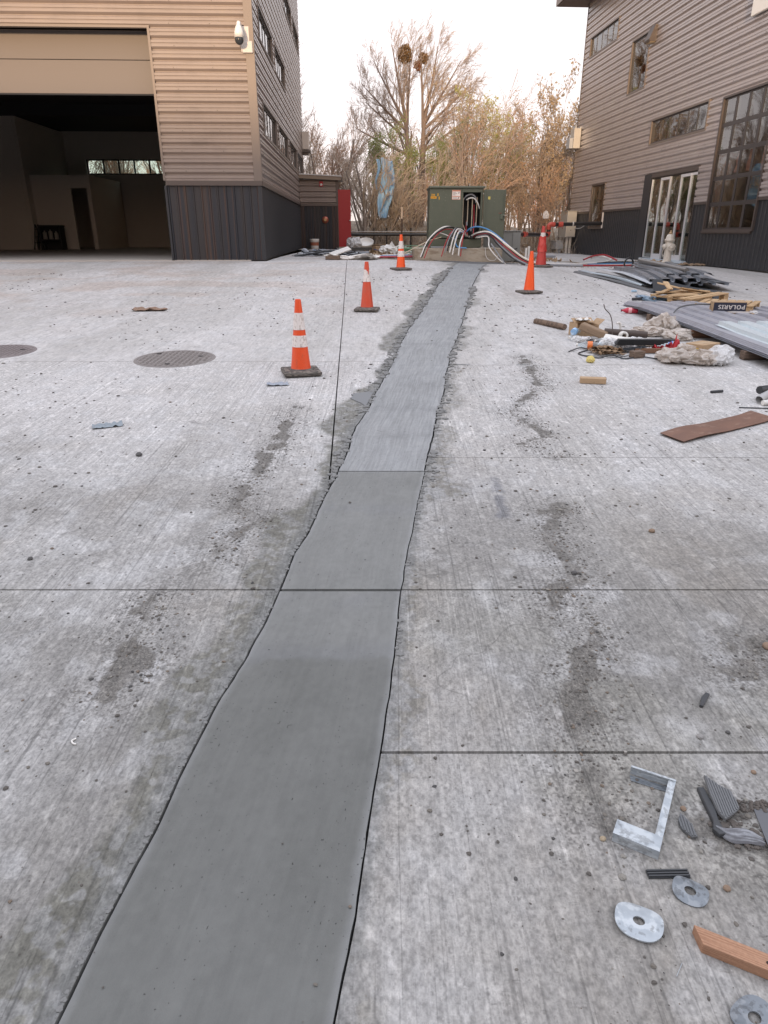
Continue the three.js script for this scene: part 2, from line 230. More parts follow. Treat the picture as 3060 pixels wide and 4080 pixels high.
{ // the spur that ran out to the left, and the wet end in front of the pad
  const pts = [[-0.085, -6.2], [-0.15, -6.13], [-0.2, -6.1], [-0.26, -6.075], [-0.29, -6.05], [-0.268, -6.0], [-0.292, -5.93], [-0.27, -5.89], [-0.227, -5.82], [-0.19, -5.77], [-0.155, -5.66]];
  const g = extrudeXZ(pts, 0.012, 0.003); jitter(g, (v) => { v.y += groundY(v.x, v.z) - 0.005; });
  mesh('spilled_tongue', g, std(0.19, 0.195, 0.2, 0.75), strip);
  const e = [[1.35, -19.83], [1.6, -19.35], [2.05, -19.1], [2.3, -18.9], [2.65, -18.95], [2.95, -19.15], [3.5, -19.5], [3.9, -19.85]];
  const g2 = extrudeXZ(e, 0.012, 0.003); jitter(g2, (v) => { v.y += groundY(v.x, v.z) - 0.004; });
  mesh('wet_end', g2, std(0.13, 0.135, 0.14, 0.6), strip);
}
// ragged crust of slopped cement along the strip's edges
function crust(edge, sgn, z0, z1, n, seed, amt) {
  const rng = rngOf(seed), gs = [];
  for (let i = 0; i < n; i++) {
    const z = lerp(z0, z1, Math.pow(rng(), 1.25)), s = (0.0022 + 0.009 * Math.pow(rng(), 3)) * (0.7 + 0.5 * amt) * (0.45 + 0.17 * -z), off = 0.006 + 0.06 * Math.pow(rng(), 2.2) * amt;
    if (fbm(z * 1.7, seed, 3, 70) < 0.4) continue;
    const x = edge(z) + sgn * off, g = new THREE.DodecahedronGeometry(s, 0); g.scale(1 + rng(), 0.45 + 0.4 * rng(), 1 + rng()); g.rotateY(rng() * 6); g.translate(x, groundY(x, z) + s * 0.25, z); gs.push(g);
  }
  return gs;
}
{
  const m = std(0.2, 0.2, 0.195, 0.9);
  const c = mesh('cement_crumbs', [...crust(pathL, -1, -0.9, -4, 420, 11, 0.22), ...crust(pathL, -1, -4, -17, 900, 12, 1.5), ...crust(pathR, 1, -0.9, -4, 420, 13, 0.3), ...crust(pathR, 1, -4, -17, 620, 14, 1.2)], m);
  tag(c, 'grey cement crumbs along both ragged edges of the fresh strip', 'rubble'); c.userData.kind = 'stuff';
}
// loose grit and gravel over the yard
{
  const rng = rngOf(77), base = [0, 1, 2].map((k) => { const g = new THREE.IcosahedronGeometry(1, k === 2 ? 1 : 0); return jitter(norm(g), (v) => { const n = 0.75 + 0.5 * hash(Math.round(v.x * 50), Math.round(v.y * 50 + v.z * 170), k); v.multiplyScalar(n); v.y *= 0.6; }); });
  const spots = [];
  for (const T of TRAILS) for (let i = 1; i < T.length; i++) { const L = Math.hypot(T[i][0] - T[i - 1][0], T[i][1] - T[i - 1][1]); const n = Math.round(L * 460); for (let k = 0; k < n; k++) { const t = rng(), s = (rng() + rng() + rng() - 1.5) * 0.16; spots.push([lerp(T[i - 1][0], T[i][0], t) + s + 0.03, lerp(T[i - 1][1], T[i][1], t) + (rng() - 0.5) * 0.1, 0.0012 + 0.0052 * Math.pow(rng(), 3.2)]); } }
  for (let k = 0; k < 9500; k++) { const z = -0.8 - 15 * Math.pow(rng(), 1.5), x = (rng() - 0.5) * 2 * (1.4 + 0.75 * -z); if (x > pathL(z) - 0.05 && x < pathR(z) + 0.05) { if (rng() > 0.04) continue; } else if (fbm(x * 0.8, z * 0.8, 3, 71) < 0.4 + 0.15 * rng()) continue; spots.push([x, z, (0.0012 + 0.0042 * Math.pow(rng(), 4)) * (1 + 0.2 * -z)]); }
  const cols = [[0.1, 0.09, 0.08], [0.16, 0.145, 0.125], [0.24, 0.225, 0.2], [0.17, 0.135, 0.105], [0.07, 0.068, 0.066], [0.33, 0.31, 0.28]];
  const mat = std(1, 1, 1, 0.9), q = new THREE.Quaternion(), e = new THREE.Euler(), mt = new THREE.Matrix4(), col = new THREE.Color();
  for (let b = 0; b < 3; b++) {
    const mine = spots.filter((_, i) => i % 3 === b), im = new THREE.InstancedMesh(base[b], mat, mine.length);
    mine.forEach(([x, z, s], i) => { e.set(0, rng() * 6.3, 0); q.setFromEuler(e); mt.compose(V(x, groundY(x, z) + s * 0.3, z), q, V(s * (0.8 + rng() * 0.7), s * (0.6 + 0.5 * rng()), s * (0.8 + 0.7 * rng()))); im.setMatrixAt(i, mt); const c = cols[Math.floor(rng() * rng() * 6)]; im.setColorAt(i, col.setRGB(...c)); });
    im.name = numbered('gravel'); shadows(im); im.userData.kind = 'stuff'; tag(im, 'loose grit and gravel scattered over the concrete yard', 'gravel', 'loose grit over the yard'); scene.add(im);
  }
}
// larger stones one can count
{
  const rng = rngOf(5), S = [[1.41, -3.3, 0.022, 0, 'rusty speckled pebble alone on the open concrete at right'], [0.8, -1.88, 0.012, 1, 'small grey stone just left of the wood splinter row'], [1.13, -1.81, 0.011, 2, 'dark chip of rock up and left of the splinter'], [0.34, -1.28, 0.007, 2, 'tiny dark pebble right of the strip, below the second joint'], [0.872, -1.252, 0.013, 0, 'tan pebble between the washers and the lumber offcut'], [1.03, -1.79, 0.016, 1, 'grey shard lying across the nearer joint'], [1.13, -1.64, 0.011, 0, 'brown stone above the broken grooved tiles'], [-1.67, -4.47, 0.03, 2, 'dark clod on the left slab beyond the long joint'], [-1.72, -3.0, 0.017, 2, 'black round pebble on the far left, close to the joint'], [0.89, -2.86, 0.02, 2, 'dark stone in the dirt trail at the long joint'], [0.6, -1.4, 0.011, 3, 'yellowish pebble below the bent steel bracket'], [0.86, -1.5, 0.012, 0, 'brown nugget between the bracket and the broken tile'], [1.8, -2.75, 0.03, 2, 'black lump on the right slab near the joint'], [1.5, -2.28, 0.026, 0, 'orange-brown stone in the dark dirt at the right edge']];
  const mats = [std(0.24, 0.17, 0.12, 0.9), std(0.27, 0.26, 0.25, 0.9), std(0.085, 0.082, 0.08, 0.85), std(0.36, 0.29, 0.2, 0.9)];
  for (const [x, z, r0, m, label] of S) { const r = r0 * 0.72; const g = jitter(norm(new THREE.IcosahedronGeometry(r, 2)), (v) => { const n = 0.7 + 0.6 * fbm(v.x / r * 1.3 + x * 7, v.y / r * 1.3 + v.z / r * 1.1 + z, 2, 80); v.multiplyScalar(n); v.y *= 0.7; }); single('stone', g, mats[m], label, 'stone', null, on(x, z, r * 0.4), rng() * 6); }
}
// the earth beyond the yard and out to the horizon, with the bank behind
function earthY(x, z) {
  const b = smooth(-33, -52, z), inYard = smooth(-19.9, -21.2, z) * smooth(-1.0, -0.4, x) * smooth(6.8, 5.8, x);
  let y = groundY(x, z) - 0.16; y += inYard * (0.1 + 0.1 * fbm(x * 2, z * 2, 3, 81));
  const hole = smooth(-31.5, -34, z); y += hole * (0.25 * (fbm(x * 0.5, z * 0.5, 4, 82) - 0.5)) + 1.25 * b + 0.35 * hole * smooth(-34, -40, z) * fbm(x * 0.22, z * 0.25, 3, 83);
  if (z < -60) y = lerp(y, 1.1, smooth(-60, -80, z));
  return y;
}
const earthMap = colorTex(1024, 1024, (u, v) => { const x = u * 24, z = v * 24, n = fbm(x * 1.1, z * 1.1, 5, 84), l = noise(x * 14, z * 14, 85), w = noise(x * 6 + 3, z * 6, 86); let c = mix3([0.13, 0.1, 0.072], [0.27, 0.22, 0.165], n); c = mix3(c, [0.36, 0.28, 0.19], 0.5 * smooth(0.6, 0.85, l)); c = mix3(c, [0.07, 0.055, 0.042], 0.6 * smooth(0.62, 0.85, w)); const h = hash(Math.round(u * 1024), Math.round(v * 1024), 87); return c.map((k) => k * (0.75 + 0.5 * h)); });
{
  const m = std(1, 1, 1, 0.95, 0, { map: earthMap });
  struct('earth_ground', [gridSurf(110, 130, (u, v) => { const x = lerp(-40, 40, u), z = lerp(-18, -80, v); return [x, earthY(x, z), z]; }, (p) => [p[0] / 24, p[2] / 24]),
    gridSurf(60, 60, (u, v) => { const x = lerp(-60, 60, u), z = lerp(60, -18, v); return [x, groundY(x, z) - 0.16, z]; }, (p) => [p[0] / 24, p[2] / 24]),
    gridSurf(20, 12, (u, v) => { const x = lerp(-500, 500, u), z = lerp(-80, -700, v); return [x, 1.1 - 0.1, z]; }, (p) => [p[0] / 24, p[2] / 24]),
    gridSurf(2, 20, (u, v) => { const x = lerp(-500, -40, u), z = lerp(-18, -80, v); return [x, earthY(-40, z), z]; }, (p) => [p[0] / 24, p[2] / 24]), gridSurf(2, 20, (u, v) => { const x = lerp(40, 500, u), z = lerp(-18, -80, v); return [x, earthY(40, z), z]; }, (p) => [p[0] / 24, p[2] / 24]),
    gridSurf(2, 2, (u, v) => { const x = lerp(-500, 500, u), z = lerp(60, 400, v); return [x, -3.3, z]; }, (p) => [p[0] / 24, p[2] / 24])], m, 'brown earth and leaf litter bank behind the yard');
}
// ------------------------------------------------------------------ metal buildings
const sideMap = colorTex(256, 512, (u, v) => { const n = fbm(u * 6, v * 14, 4, 101), s = fbm(u * 40, v * 3, 3, 102), d = smooth(0.62, 0.8, fbm(u * 9, v * 25, 4, 103)); const k = 0.88 + 0.2 * n + 0.08 * (s - 0.5) - 0.1 * d; return [k * 0.98, k * 0.98, k]; });
const siding = phys(0.25, 0.2, 0.172, 0.55, { map: sideMap, clearcoat: 0.75, clearcoatRoughness: 0.24 }), sidingF = phys(0.265, 0.212, 0.178, 0.6, { map: sideMap, clearcoat: 0.25, clearcoatRoughness: 0.45 }), sidingRLit = phys(0.37, 0.322, 0.3, 0.5, { map: sideMap, clearcoat: 0.9, clearcoatRoughness: 0.25 });  // the shop's copy of the same paint is lightened in place of light
const trimM = std(0.105, 0.085, 0.076, 0.42, 0.3), trimLight = std(0.18, 0.145, 0.122, 0.5, 0.1);
const frameM = std(0.06, 0.052, 0.05, 0.4, 0.2);
const rustMap = colorTex(1024, 128, (u, v) => { const x = u * 4, n = fbm(x * 9, v * 0.8, 4, 105), f = fbm(x * 60, v * 3, 3, 106); let c = [0.03, 0.032, 0.039]; c = mix3(c, [0.045, 0.04, 0.04], smooth(0.4, 0.7, n)); c = mix3(c, [0.12, 0.066, 0.044], 0.62 * smooth(0.6, 0.72, fbm(x * 15 + 3, v * 0.5, 3, 107)) * (0.4 + 0.6 * f)); const sp = hash(Math.round(u * 1024), Math.round(v * 128), 108); return c.map((k) => k * (0.86 + 0.28 * sp)); });
const wainRust = std(1, 1, 1, 0.46, 0.2, { map: rustMap }), wain = std(0.036, 0.038, 0.043, 0.42, 0.2);
const glass = new THREE.MeshPhysicalMaterial({ color: new THREE.Color().setRGB(0.72, 0.8, 0.78), roughness: 0.02, transmission: 1, thickness: 0, ior: 2.4, side: THREE.DoubleSide });
const dark = std(0.03, 0.03, 0.032, 0.9), liner = std(0.58, 0.53, 0.48, 0.9);
const BF = new THREE.Matrix4(), BSL = new THREE.Matrix4().makeBasis(V(0, 0, -1), V(0, 1, 0), V(1, 0, 0)), BSR = new THREE.Matrix4().makeBasis(V(0, 0, 1), V(0, 1, 0), V(-1, 0, 0));
const PER = 0.216, PROF = [[0, 0], [0.012, 0], [0.06, 0.052], [0.106, 0.052], [0.114, 0.039], [0.13, 0.039], [0.138, 0.052], [0.188, 0.052], [0.208, 0], [0.216, 0]];
function profileCut(a, b, phase, per = PER, prof = PROF) {
  const pts = [], w = (t) => { let s = (((t - phase) % per) + per) % per; for (let i = 1; i < prof.length; i++) if (s <= prof[i][0]) return lerp(prof[i - 1][1], prof[i][1], (s - prof[i - 1][0]) / (prof[i][0] - prof[i - 1][0] || 1)); return 0; };
  pts.push([a, w(a + 1e-6)]);
  for (let k = Math.floor((a - phase) / per); k * per + phase < b; k++) for (const [t, h] of prof) { const p = k * per + phase + t; if (p > a + 1e-4 && p < b - 1e-4 && p > pts[pts.length - 1][0] + 1e-5) pts.push([p, h]); }
  pts.push([b, w(b - 1e-6)]); return pts;
}
// corrugated sheet: ribs run along u (horizontal) or v (vertical); flat facets
function ribSheet(u0, u1, v0, v1, horizontal, phase, seed = 1, per = PER, prof = PROF, uvs = 1) {
  const P = profileCut(horizontal ? v0 : u0, horizontal ? v1 : u1, phase, per, prof), a = horizontal ? u0 : v0, b = horizontal ? u1 : v1, n = Math.max(1, Math.ceil((b - a) / 0.7)), pos = [], uv = [];
  const pt = (i, k) => { const t = lerp(a, b, k / n), wv = (fbm(t * 0.9, P[i][0] * 1.3 + seed * 7, 2, 110) - 0.5) * 0.006; return horizontal ? [t, P[i][0], P[i][1] + wv] : [P[i][0], t, P[i][1] + wv]; };
  const put = (...q) => { for (const p of q) { pos.push(...p); uv.push(p[0] * 0.24 * uvs, p[1] * 0.24 * uvs); } };
  for (let i = 0; i < P.length - 1; i++) for (let k = 0; k < n; k++) { const A = pt(i, k), B = pt(i, k + 1), C = pt(i + 1, k), Dd = pt(i + 1, k + 1); if (horizontal) put(A, B, Dd, A, Dd, C); else put(A, Dd, B, A, C, Dd); }
  const g = new THREE.BufferGeometry(); g.setAttribute('position', new THREE.Float32BufferAttribute(pos, 3)); g.setAttribute('uv', new THREE.Float32BufferAttribute(uv, 2)); g.computeVertexNormals(); return g;
}
// rectangle [u0,u1]x[v0,v1] minus openings -> free rectangles
function freeRects(u0, u1, v0, v1, holes) {
  const out = [], vs = [...new Set([v0, v1, ...holes.flatMap((h) => [h[2], h[3]])].filter((v) => v >= v0 && v <= v1))].sort((a, b) => a - b);
  for (let i = 0; i < vs.length - 1; i++) { const a = vs[i], b = vs[i + 1], m = (a + b) / 2, hs = holes.filter((h) => h[2] < m && h[3] > m).sort((p, q) => p[0] - q[0]); let u = u0; for (const h of hs) { if (h[0] > u + 1e-4) out.push([u, Math.min(h[0], u1), a, b]); u = Math.max(u, h[1]); } if (u < u1 - 1e-4) out.push([u, u1, a, b]); }
  return out;
}
// frame of four bars, mitreless: verticals between horizontals
const ring = (u0, u1, v0, v1, t, w0, w1) => [bb(u0, u1, v1 - t, v1, w0, w1), bb(u0, u1, v0, v0 + t, w0, w1), bb(u0, u0 + t, v0 + t, v1 - t, w0, w1), bb(u1 - t, u1, v0 + t, v1 - t, w0, w1)];
function windowUnit(parent, B, u0, u1, v0, v1, cols, rows, o = {}) {
  const w = new THREE.Group(); w.name = 'window'; parent.add(w);
  const T = o.trim ?? 0.055, put = (n, g, m) => { const q = merge(g); q.applyMatrix4(B); return mesh(n, q, m, w); };
  put('window_trim', ring(u0 - T, u1 + T, v0 - T, v1 + T, T, -0.04, 0.066), o.trimMat || trimLight);
  const f = 0.045, m = o.bar ?? 0.035, bars = ring(u0, u1, v0, v1, f, -0.09, 0.012); const cu = (u1 - u0 - 2 * f + m) / cols, cv = (v1 - v0 - 2 * f + m) / rows;
  for (let i = 1; i < cols; i++) bars.push(bb(u0 + f + i * cu - m, u0 + f + i * cu, v0 + f, v1 - f, -0.085, 0.008));
  for (let j = 1; j < rows; j++) for (let i = 0; i < cols; i++) bars.push(bb(u0 + f + i * cu, u0 + f + (i + 1) * cu - m, v0 + f + j * cv - m, v0 + f + j * cv, -0.084, 0.007));
  put('window_frame', bars, frameM);
  for (let j = 0; j < rows; j++) for (let i = 0; i < cols; i++) {
    const a = u0 + f + i * cu, c = v0 + f + j * cv, tx = (hash(i, j, Math.round(u0 * 91 + v0 * 37)) - 0.5) * 0.006, ty = (hash(i, j, Math.round(u0 * 53 + v0 * 11)) - 0.5) * 0.006;
    const g = gridSurf(4, 4, (s, t) => [lerp(a, a + cu - m, s), lerp(c, c + cv - m, t), -0.004 + tx * (s - 0.5) + ty * (t - 0.5) + 0.0012 * Math.sin(3.1 * s + i) * Math.sin(2.9 * t + j)]); put('pane', g, o.glass || glass);
  }
  return w;
}
function wallOf(parent, B, u0, u1, v0, v1, holes, phase, mat, name, horizontal = true, per, prof) { freeRects(u0, u1, v0, v1, holes).forEach((r, i) => { const g = ribSheet(r[0], r[1], r[2], r[3], horizontal, phase, i, per, prof); g.applyMatrix4(B); mesh(name, g, mat, parent); }); }
function linerOf(parent, B, u0, u1, v0, v1, holes, w0, w1, mat) { const g = freeRects(u0, u1, v0, v1, holes).map((r) => bb(r[0], r[1], r[2], r[3], w0, w1)); const q = merge(g); q.applyMatrix4(B); return mesh('wall', q, mat, parent); }
function screws(parent, B, u0, u1, v0, v1, holes, phase, du) { const gs = [], base = norm(new THREE.CylinderGeometry(0.009, 0.011, 0.012, 6).rotateX(Math.PI / 2)); for (let k = Math.ceil((v0 - phase) / PER); k * PER + phase + 0.08 < v1; k += 2) for (let u = u0 + 0.4 * ((k / 2) % 2 ? 1 : 0.4); u < u1; u += du) { const v = k * PER + phase + 0.08; if (holes.some((h) => u > h[0] - 0.1 && u < h[1] + 0.1 && v > h[2] - 0.1 && v < h[3] + 0.1)) continue; const g = base.clone(); g.translate(u + (hash(k, Math.round(u * 10), 3) - 0.5) * 0.12, v, 0.055); gs.push(g); } const q = merge(gs); q.applyMatrix4(B); const m = mesh('screw_heads', q, frameM, parent); m.userData.kind = 'stuff'; }

// ---- left building: garage front facing us, long side running away
const LEFT = thing('metal_garage', 'brown corrugated metal garage at left with an open overhead door', 'building', [-3.065, 0, -18.783], 2.36 * D2R);
{
  const P = LEFT, HT = 11.6, LEN = 16.55, WT = 1.75, ST = 1.835, ph = 0.026;
  const dU0 = -8.4, dU1 = -2.33, dV = 4.98;
  // front
  const fh = [[dU0 - 0.02, dU1 + 0.035, 0, dV + 0.02]];
  wallOf(P, BF, -16, -0.13, ST, HT, fh, ph, sidingF, 'siding_sheet');
  screws(P, BF, -16, -0.2, ST, 8, fh, ph, 0.92);
  wallOf(P, BF, -16, -0.06, 0, WT, fh, 0.05, wainRust, 'wainscot_sheet', false, 0.2, [[0, 0], [0.06, 0], [0.075, 0.022], [0.1, 0.022], [0.115, 0], [0.2, 0]]);
  linerOf(P, BF, -16, -0.12, 0, HT, [[dU0, dU1, 0, dV]], -0.22, -0.06, liner);
  // band and corner trims, jamb and header trims
  mesh('band_trim', [bb(dU1 + 0.035, 0.05, WT, ST, -0.02, 0.062), bb(dU1 + 0.035, 0.07, WT - 0.022, WT, -0.02, 0.07)], trimM, P);
  { const g = merge([bb(0.0, LEN, WT - 0.02, ST, -0.02, 0.061)]); g.applyMatrix4(BSL); mesh('band_trim', g, trimM, P); }
  mesh('corner_trim', [bb(-0.14, 0.057, ST, HT, 0.0, 0.06), bb(0.002, 0.06, ST, HT, -0.06, -0.002)], trimLight, P); mesh('corner_trim', [bb(-0.065, 0.028, 0, WT - 0.022, -0.03, 0.03)], wain, P);
  mesh('door_trim', [bb(dU1 - 0.02, dU1 + 0.035, ST + 0.002, dV, -0.25, 0.06), bb(dU0, dU1 + 0.035, dV, dV + 0.05, -0.25, 0.06)], trimLight, P);
  mesh('door_trim', [bb(dU1 - 0.02, dU1 + 0.035, 0, WT - 0.025, -0.25, 0.04)], wain, P);
  // overhead door rolled most of the way up
  const door = new THREE.Group(); door.name = 'overhead_door'; P.add(door);
  const dm = std(0.15, 0.127, 0.112, 0.55);
  mesh('door_section', [rbox(6.1, 0.69, 0.05, 0.008, -5.36, 4.085, -0.42)], dm, door);
  mesh('door_section', [rbox(6.1, 0.69, 0.05, 0.008, -5.36, 4.785, -0.42)], dm, door);
  mesh('bottom_seal', [bb(-8.4, -2.32, 3.71, 3.742, -0.45, -0.39)], dark, door);
  // long side
  const SW = [], rows = [[5.1, 5.76, [[1.15, 4.3], [4.95, 8.12]]], [3.0, 3.7, [[1.12, 4.42], [5.05, 8.2], [8.95, 12.15], [12.66, 16.0]]], [7.7, 8.32, [[9.02, 12.2], [12.92, 15.8]]]];
  for (const [v0, v1, us] of rows) for (const [a, b] of us) SW.push([a, b, v0, v1]);
  const sh = SW.map(([a, b, c, d]) => [a - 0.05, b + 0.05, c - 0.05, d + 0.05]);
  wallOf(P, BSL, 0.05, LEN, ST, HT, sh, ph, siding, 'siding_sheet');
  screws(P, BSL, 0.2, LEN, ST, 6, sh, ph, 1.5);
  wallOf(P, BSL, 0.03, LEN, 0, WT - 0.02, [], 0.05, wain, 'wainscot_sheet', false, 0.2, [[0, 0], [0.06, 0], [0.075, 0.022], [0.1, 0.022], [0.115, 0], [0.2, 0]]);
  for (const [a, b, c, d] of SW) windowUnit(P, BSL, a, b, c, d, 5, 1, { bar: 0.03 });
  { const g = merge([bb(0.1, LEN, 0, HT, -0.34, -0.14)]); g.applyMatrix4(BSL); mesh('wall', g, dark, P); }
  // far corner and end, back wall with its strip of five panes, left wall, roof, floor, ceiling
  const bh = [[-9.75, -6.2, 3.1, 3.72]];
  const BK = new THREE.Matrix4().makeTranslation(0, 0, -LEN + 0.3);
  linerOf(P, BK, -16, -0.35, 0, HT, bh, -0.28, 0, liner);
  { const w = new THREE.Group(); w.name = 'window'; P.add(w); const bars = ring(-9.75, -6.2, 3.1, 3.72, 0.05, -0.2, -0.1); for (let i = 1; i < 5; i++) bars.push(bb(-9.7 + i * 0.69 - 0.03, -9.7 + i * 0.69 + 0.03, 3.15, 3.67, -0.19, -0.11)); const q = merge(bars); q.applyMatrix4(BK); mesh('window_frame', q, dark, w);
    const bgl = new THREE.MeshPhysicalMaterial({ color: new THREE.Color().setRGB(0.8, 0.9, 0.84), roughness: 0.12, transmission: 1, thickness: 0, ior: 1.5, side: THREE.DoubleSide });
    for (let i = 0; i < 5; i++) { const q2 = bb(-9.7 + i * 0.69 + 0.03, -9.7 + (i + 1) * 0.69 - 0.03, 3.15, 3.67, -0.152, -0.148); q2.applyMatrix4(BK); mesh('pane', q2, bgl, w); } }
  mesh('wall', [bb(-16.2, -16, 0, HT, -LEN, 0)], liner, P);
  mesh('interior_wall', [bb(-10.75, -10.6, 0.005, 4.78, -LEN + 0.3, -11.6)], liner, P);
  mesh('interior_wall', [bb(-16, -10.76, 0.005, 4.78, -11.75, -11.6)], liner, P);
  mesh('ceiling', [bb(-16, -0.35, 4.82, 4.95, -LEN + 0.3, -1.0)], dark, P);
  mesh('ceiling_beam', [bb(-10.6, -0.4, 4.45, 4.81, -9.2, -9.0), bb(-10.6, -0.4, 4.45, 4.81, -5.2, -5.0)], dark, P);
  mesh('roof', [bb(-16.3, 0.15, HT, HT + 0.2, -LEN - 0.15, 0.15)], trimM, P);
  mesh('floor', [bb(-16, -0.35, -0.12, 0.006, -LEN + 0.3, 0.02)], std(0.42, 0.39, 0.355, 0.7), P);
  // partition room inside with its dark doorway
  mesh('partition_wall', [bb(-10.58, -9.05, 0.008, 2.72, -12.1, -12), bb(-9.05, -8.25, 2.3, 2.72, -12.1, -12), bb(-8.42, -8.25, 0.008, 2.3, -12.1, -12), bb(-8.35, -8.25, 0.008, 2.72, -16, -12.11), bb(-10.58, -8.25, 2.72, 2.78, -16, -12)], liner, P);
  // end wall facing away
  const BE = new THREE.Matrix4().makeBasis(V(-1, 0, 0), V(0, 1, 0), V(0, 0, -1)).setPosition(0, 0, -LEN);
  wallOf(P, BE, 0, 16.2, 0, HT, [[6.2, 9.75, 3.1, 3.72]], ph, siding, 'siding_sheet');
  // wall unit at the far end of the side
  const ac = new THREE.Group(); ac.name = 'wall_unit'; P.add(ac);
  mesh('casing', [rbox(0.3, 0.72, 0.55, 0.02, 0.2, 4.46, -16.1)], std(0.5, 0.44, 0.38, 0.5, 0.1), ac);
  mesh('bracket', [bb(0.05, 0.4, 4.0, 4.06, -16.45, -15.75), bb(0.05, 0.3, 3.9, 4.0, -16.3, -15.9)], trimM, ac);
}
// workbench and clutter inside the garage
{
  const L2W = (x, y, z) => LEFT.localToWorld(V(x, y, z)).toArray(); LEFT.updateMatrixWorld(true);
  const t = thing('work_cabinet', 'small dark cabinet standing deep inside the garage', 'cabinet', L2W(-9.75, 0.006, -11.2), 2.36 * D2R);
  mesh('cabinet_top', [bb(-0.44, 0.44, 0.86, 0.92, -0.25, 0.25)], dark, t); mesh('cabinet_side', [bb(-0.42, -0.36, 0, 0.86, -0.24, 0.24), bb(0.36, 0.42, 0, 0.86, -0.24, 0.24), bb(-0.36, 0.36, 0, 0.86, -0.24, -0.2), bb(-0.36, 0.36, 0.35, 0.4, -0.2, 0.24)], dark, t);
  for (const [x, h] of [[-0.25, 0.26], [-0.02, 0.3], [0.2, 0.24]]) mesh('jug', [cyl(0.07, 0.08, h, 12, x, 0.4 + h / 2, 0.1), cyl(0.025, 0.025, 0.06, 8, x, 0.43 + h, 0.1)], std(0.3, 0.28, 0.25, 0.6), t);
  const s = thing('step_ladder', 'dark folding ladder leaning by the cabinet inside the garage', 'ladder', L2W(-10.3, 0.006, -11.3), 2.36 * D2R);
  for (const z of [-0.2, 0.2]) { mesh('rail', [rod([-0.2, 0, z], [-0.05, 0.95, z * 0.7], 0.025)], dark, s); mesh('rail', [rod([0.25, 0, z], [-0.05, 0.95, z * 0.7], 0.025)], dark, s); }
  for (const y of [0.25, 0.5, 0.75]) mesh('tread', [bb(-0.2 + y * 0.15, -0.1 + y * 0.15, y, y + 0.03, -0.18, 0.18)], dark, s);
}
// camera on the corner of the garage
{
  LEFT.updateMatrixWorld(true); const p = LEFT.localToWorld(V(-0.2, 4.78, 0.052)).toArray();
  const t = thing('security_camera', 'white dome security camera bracketed to the garage corner', 'security camera', p, 2.36 * D2R);
  const wm = std(0.72, 0.7, 0.66, 0.35);
  mesh('back_plate', [rbox(0.2, 0.5, 0.02, 0.008, 0.06, 0.0, 0.0), rbox(0.24, 0.24, 0.05, 0.02, 0.11, -0.16, 0.03)], std(0.5, 0.47, 0.44, 0.4), t);
  mesh('arm', [tube([[0, 0.05, 0.02], [-0.02, 0.2, 0.1], [-0.03, 0.26, 0.22], [-0.03, 0.16, 0.3]], 0.045, 12)], wm, t);
  const h = mesh('housing', [lathe([[0, 0.2], [0.05, 0.2], [0.075, 0.15], [0.1, 0.06], [0.105, -0.04], [0, -0.04]], 24).translate(-0.03, 0, 0.3)], wm, t);
  mesh('dome', [new THREE.SphereGeometry(0.1, 24, 16).translate(-0.03, -0.08, 0.3)], std(0.035, 0.038, 0.042, 0.12), t);
}
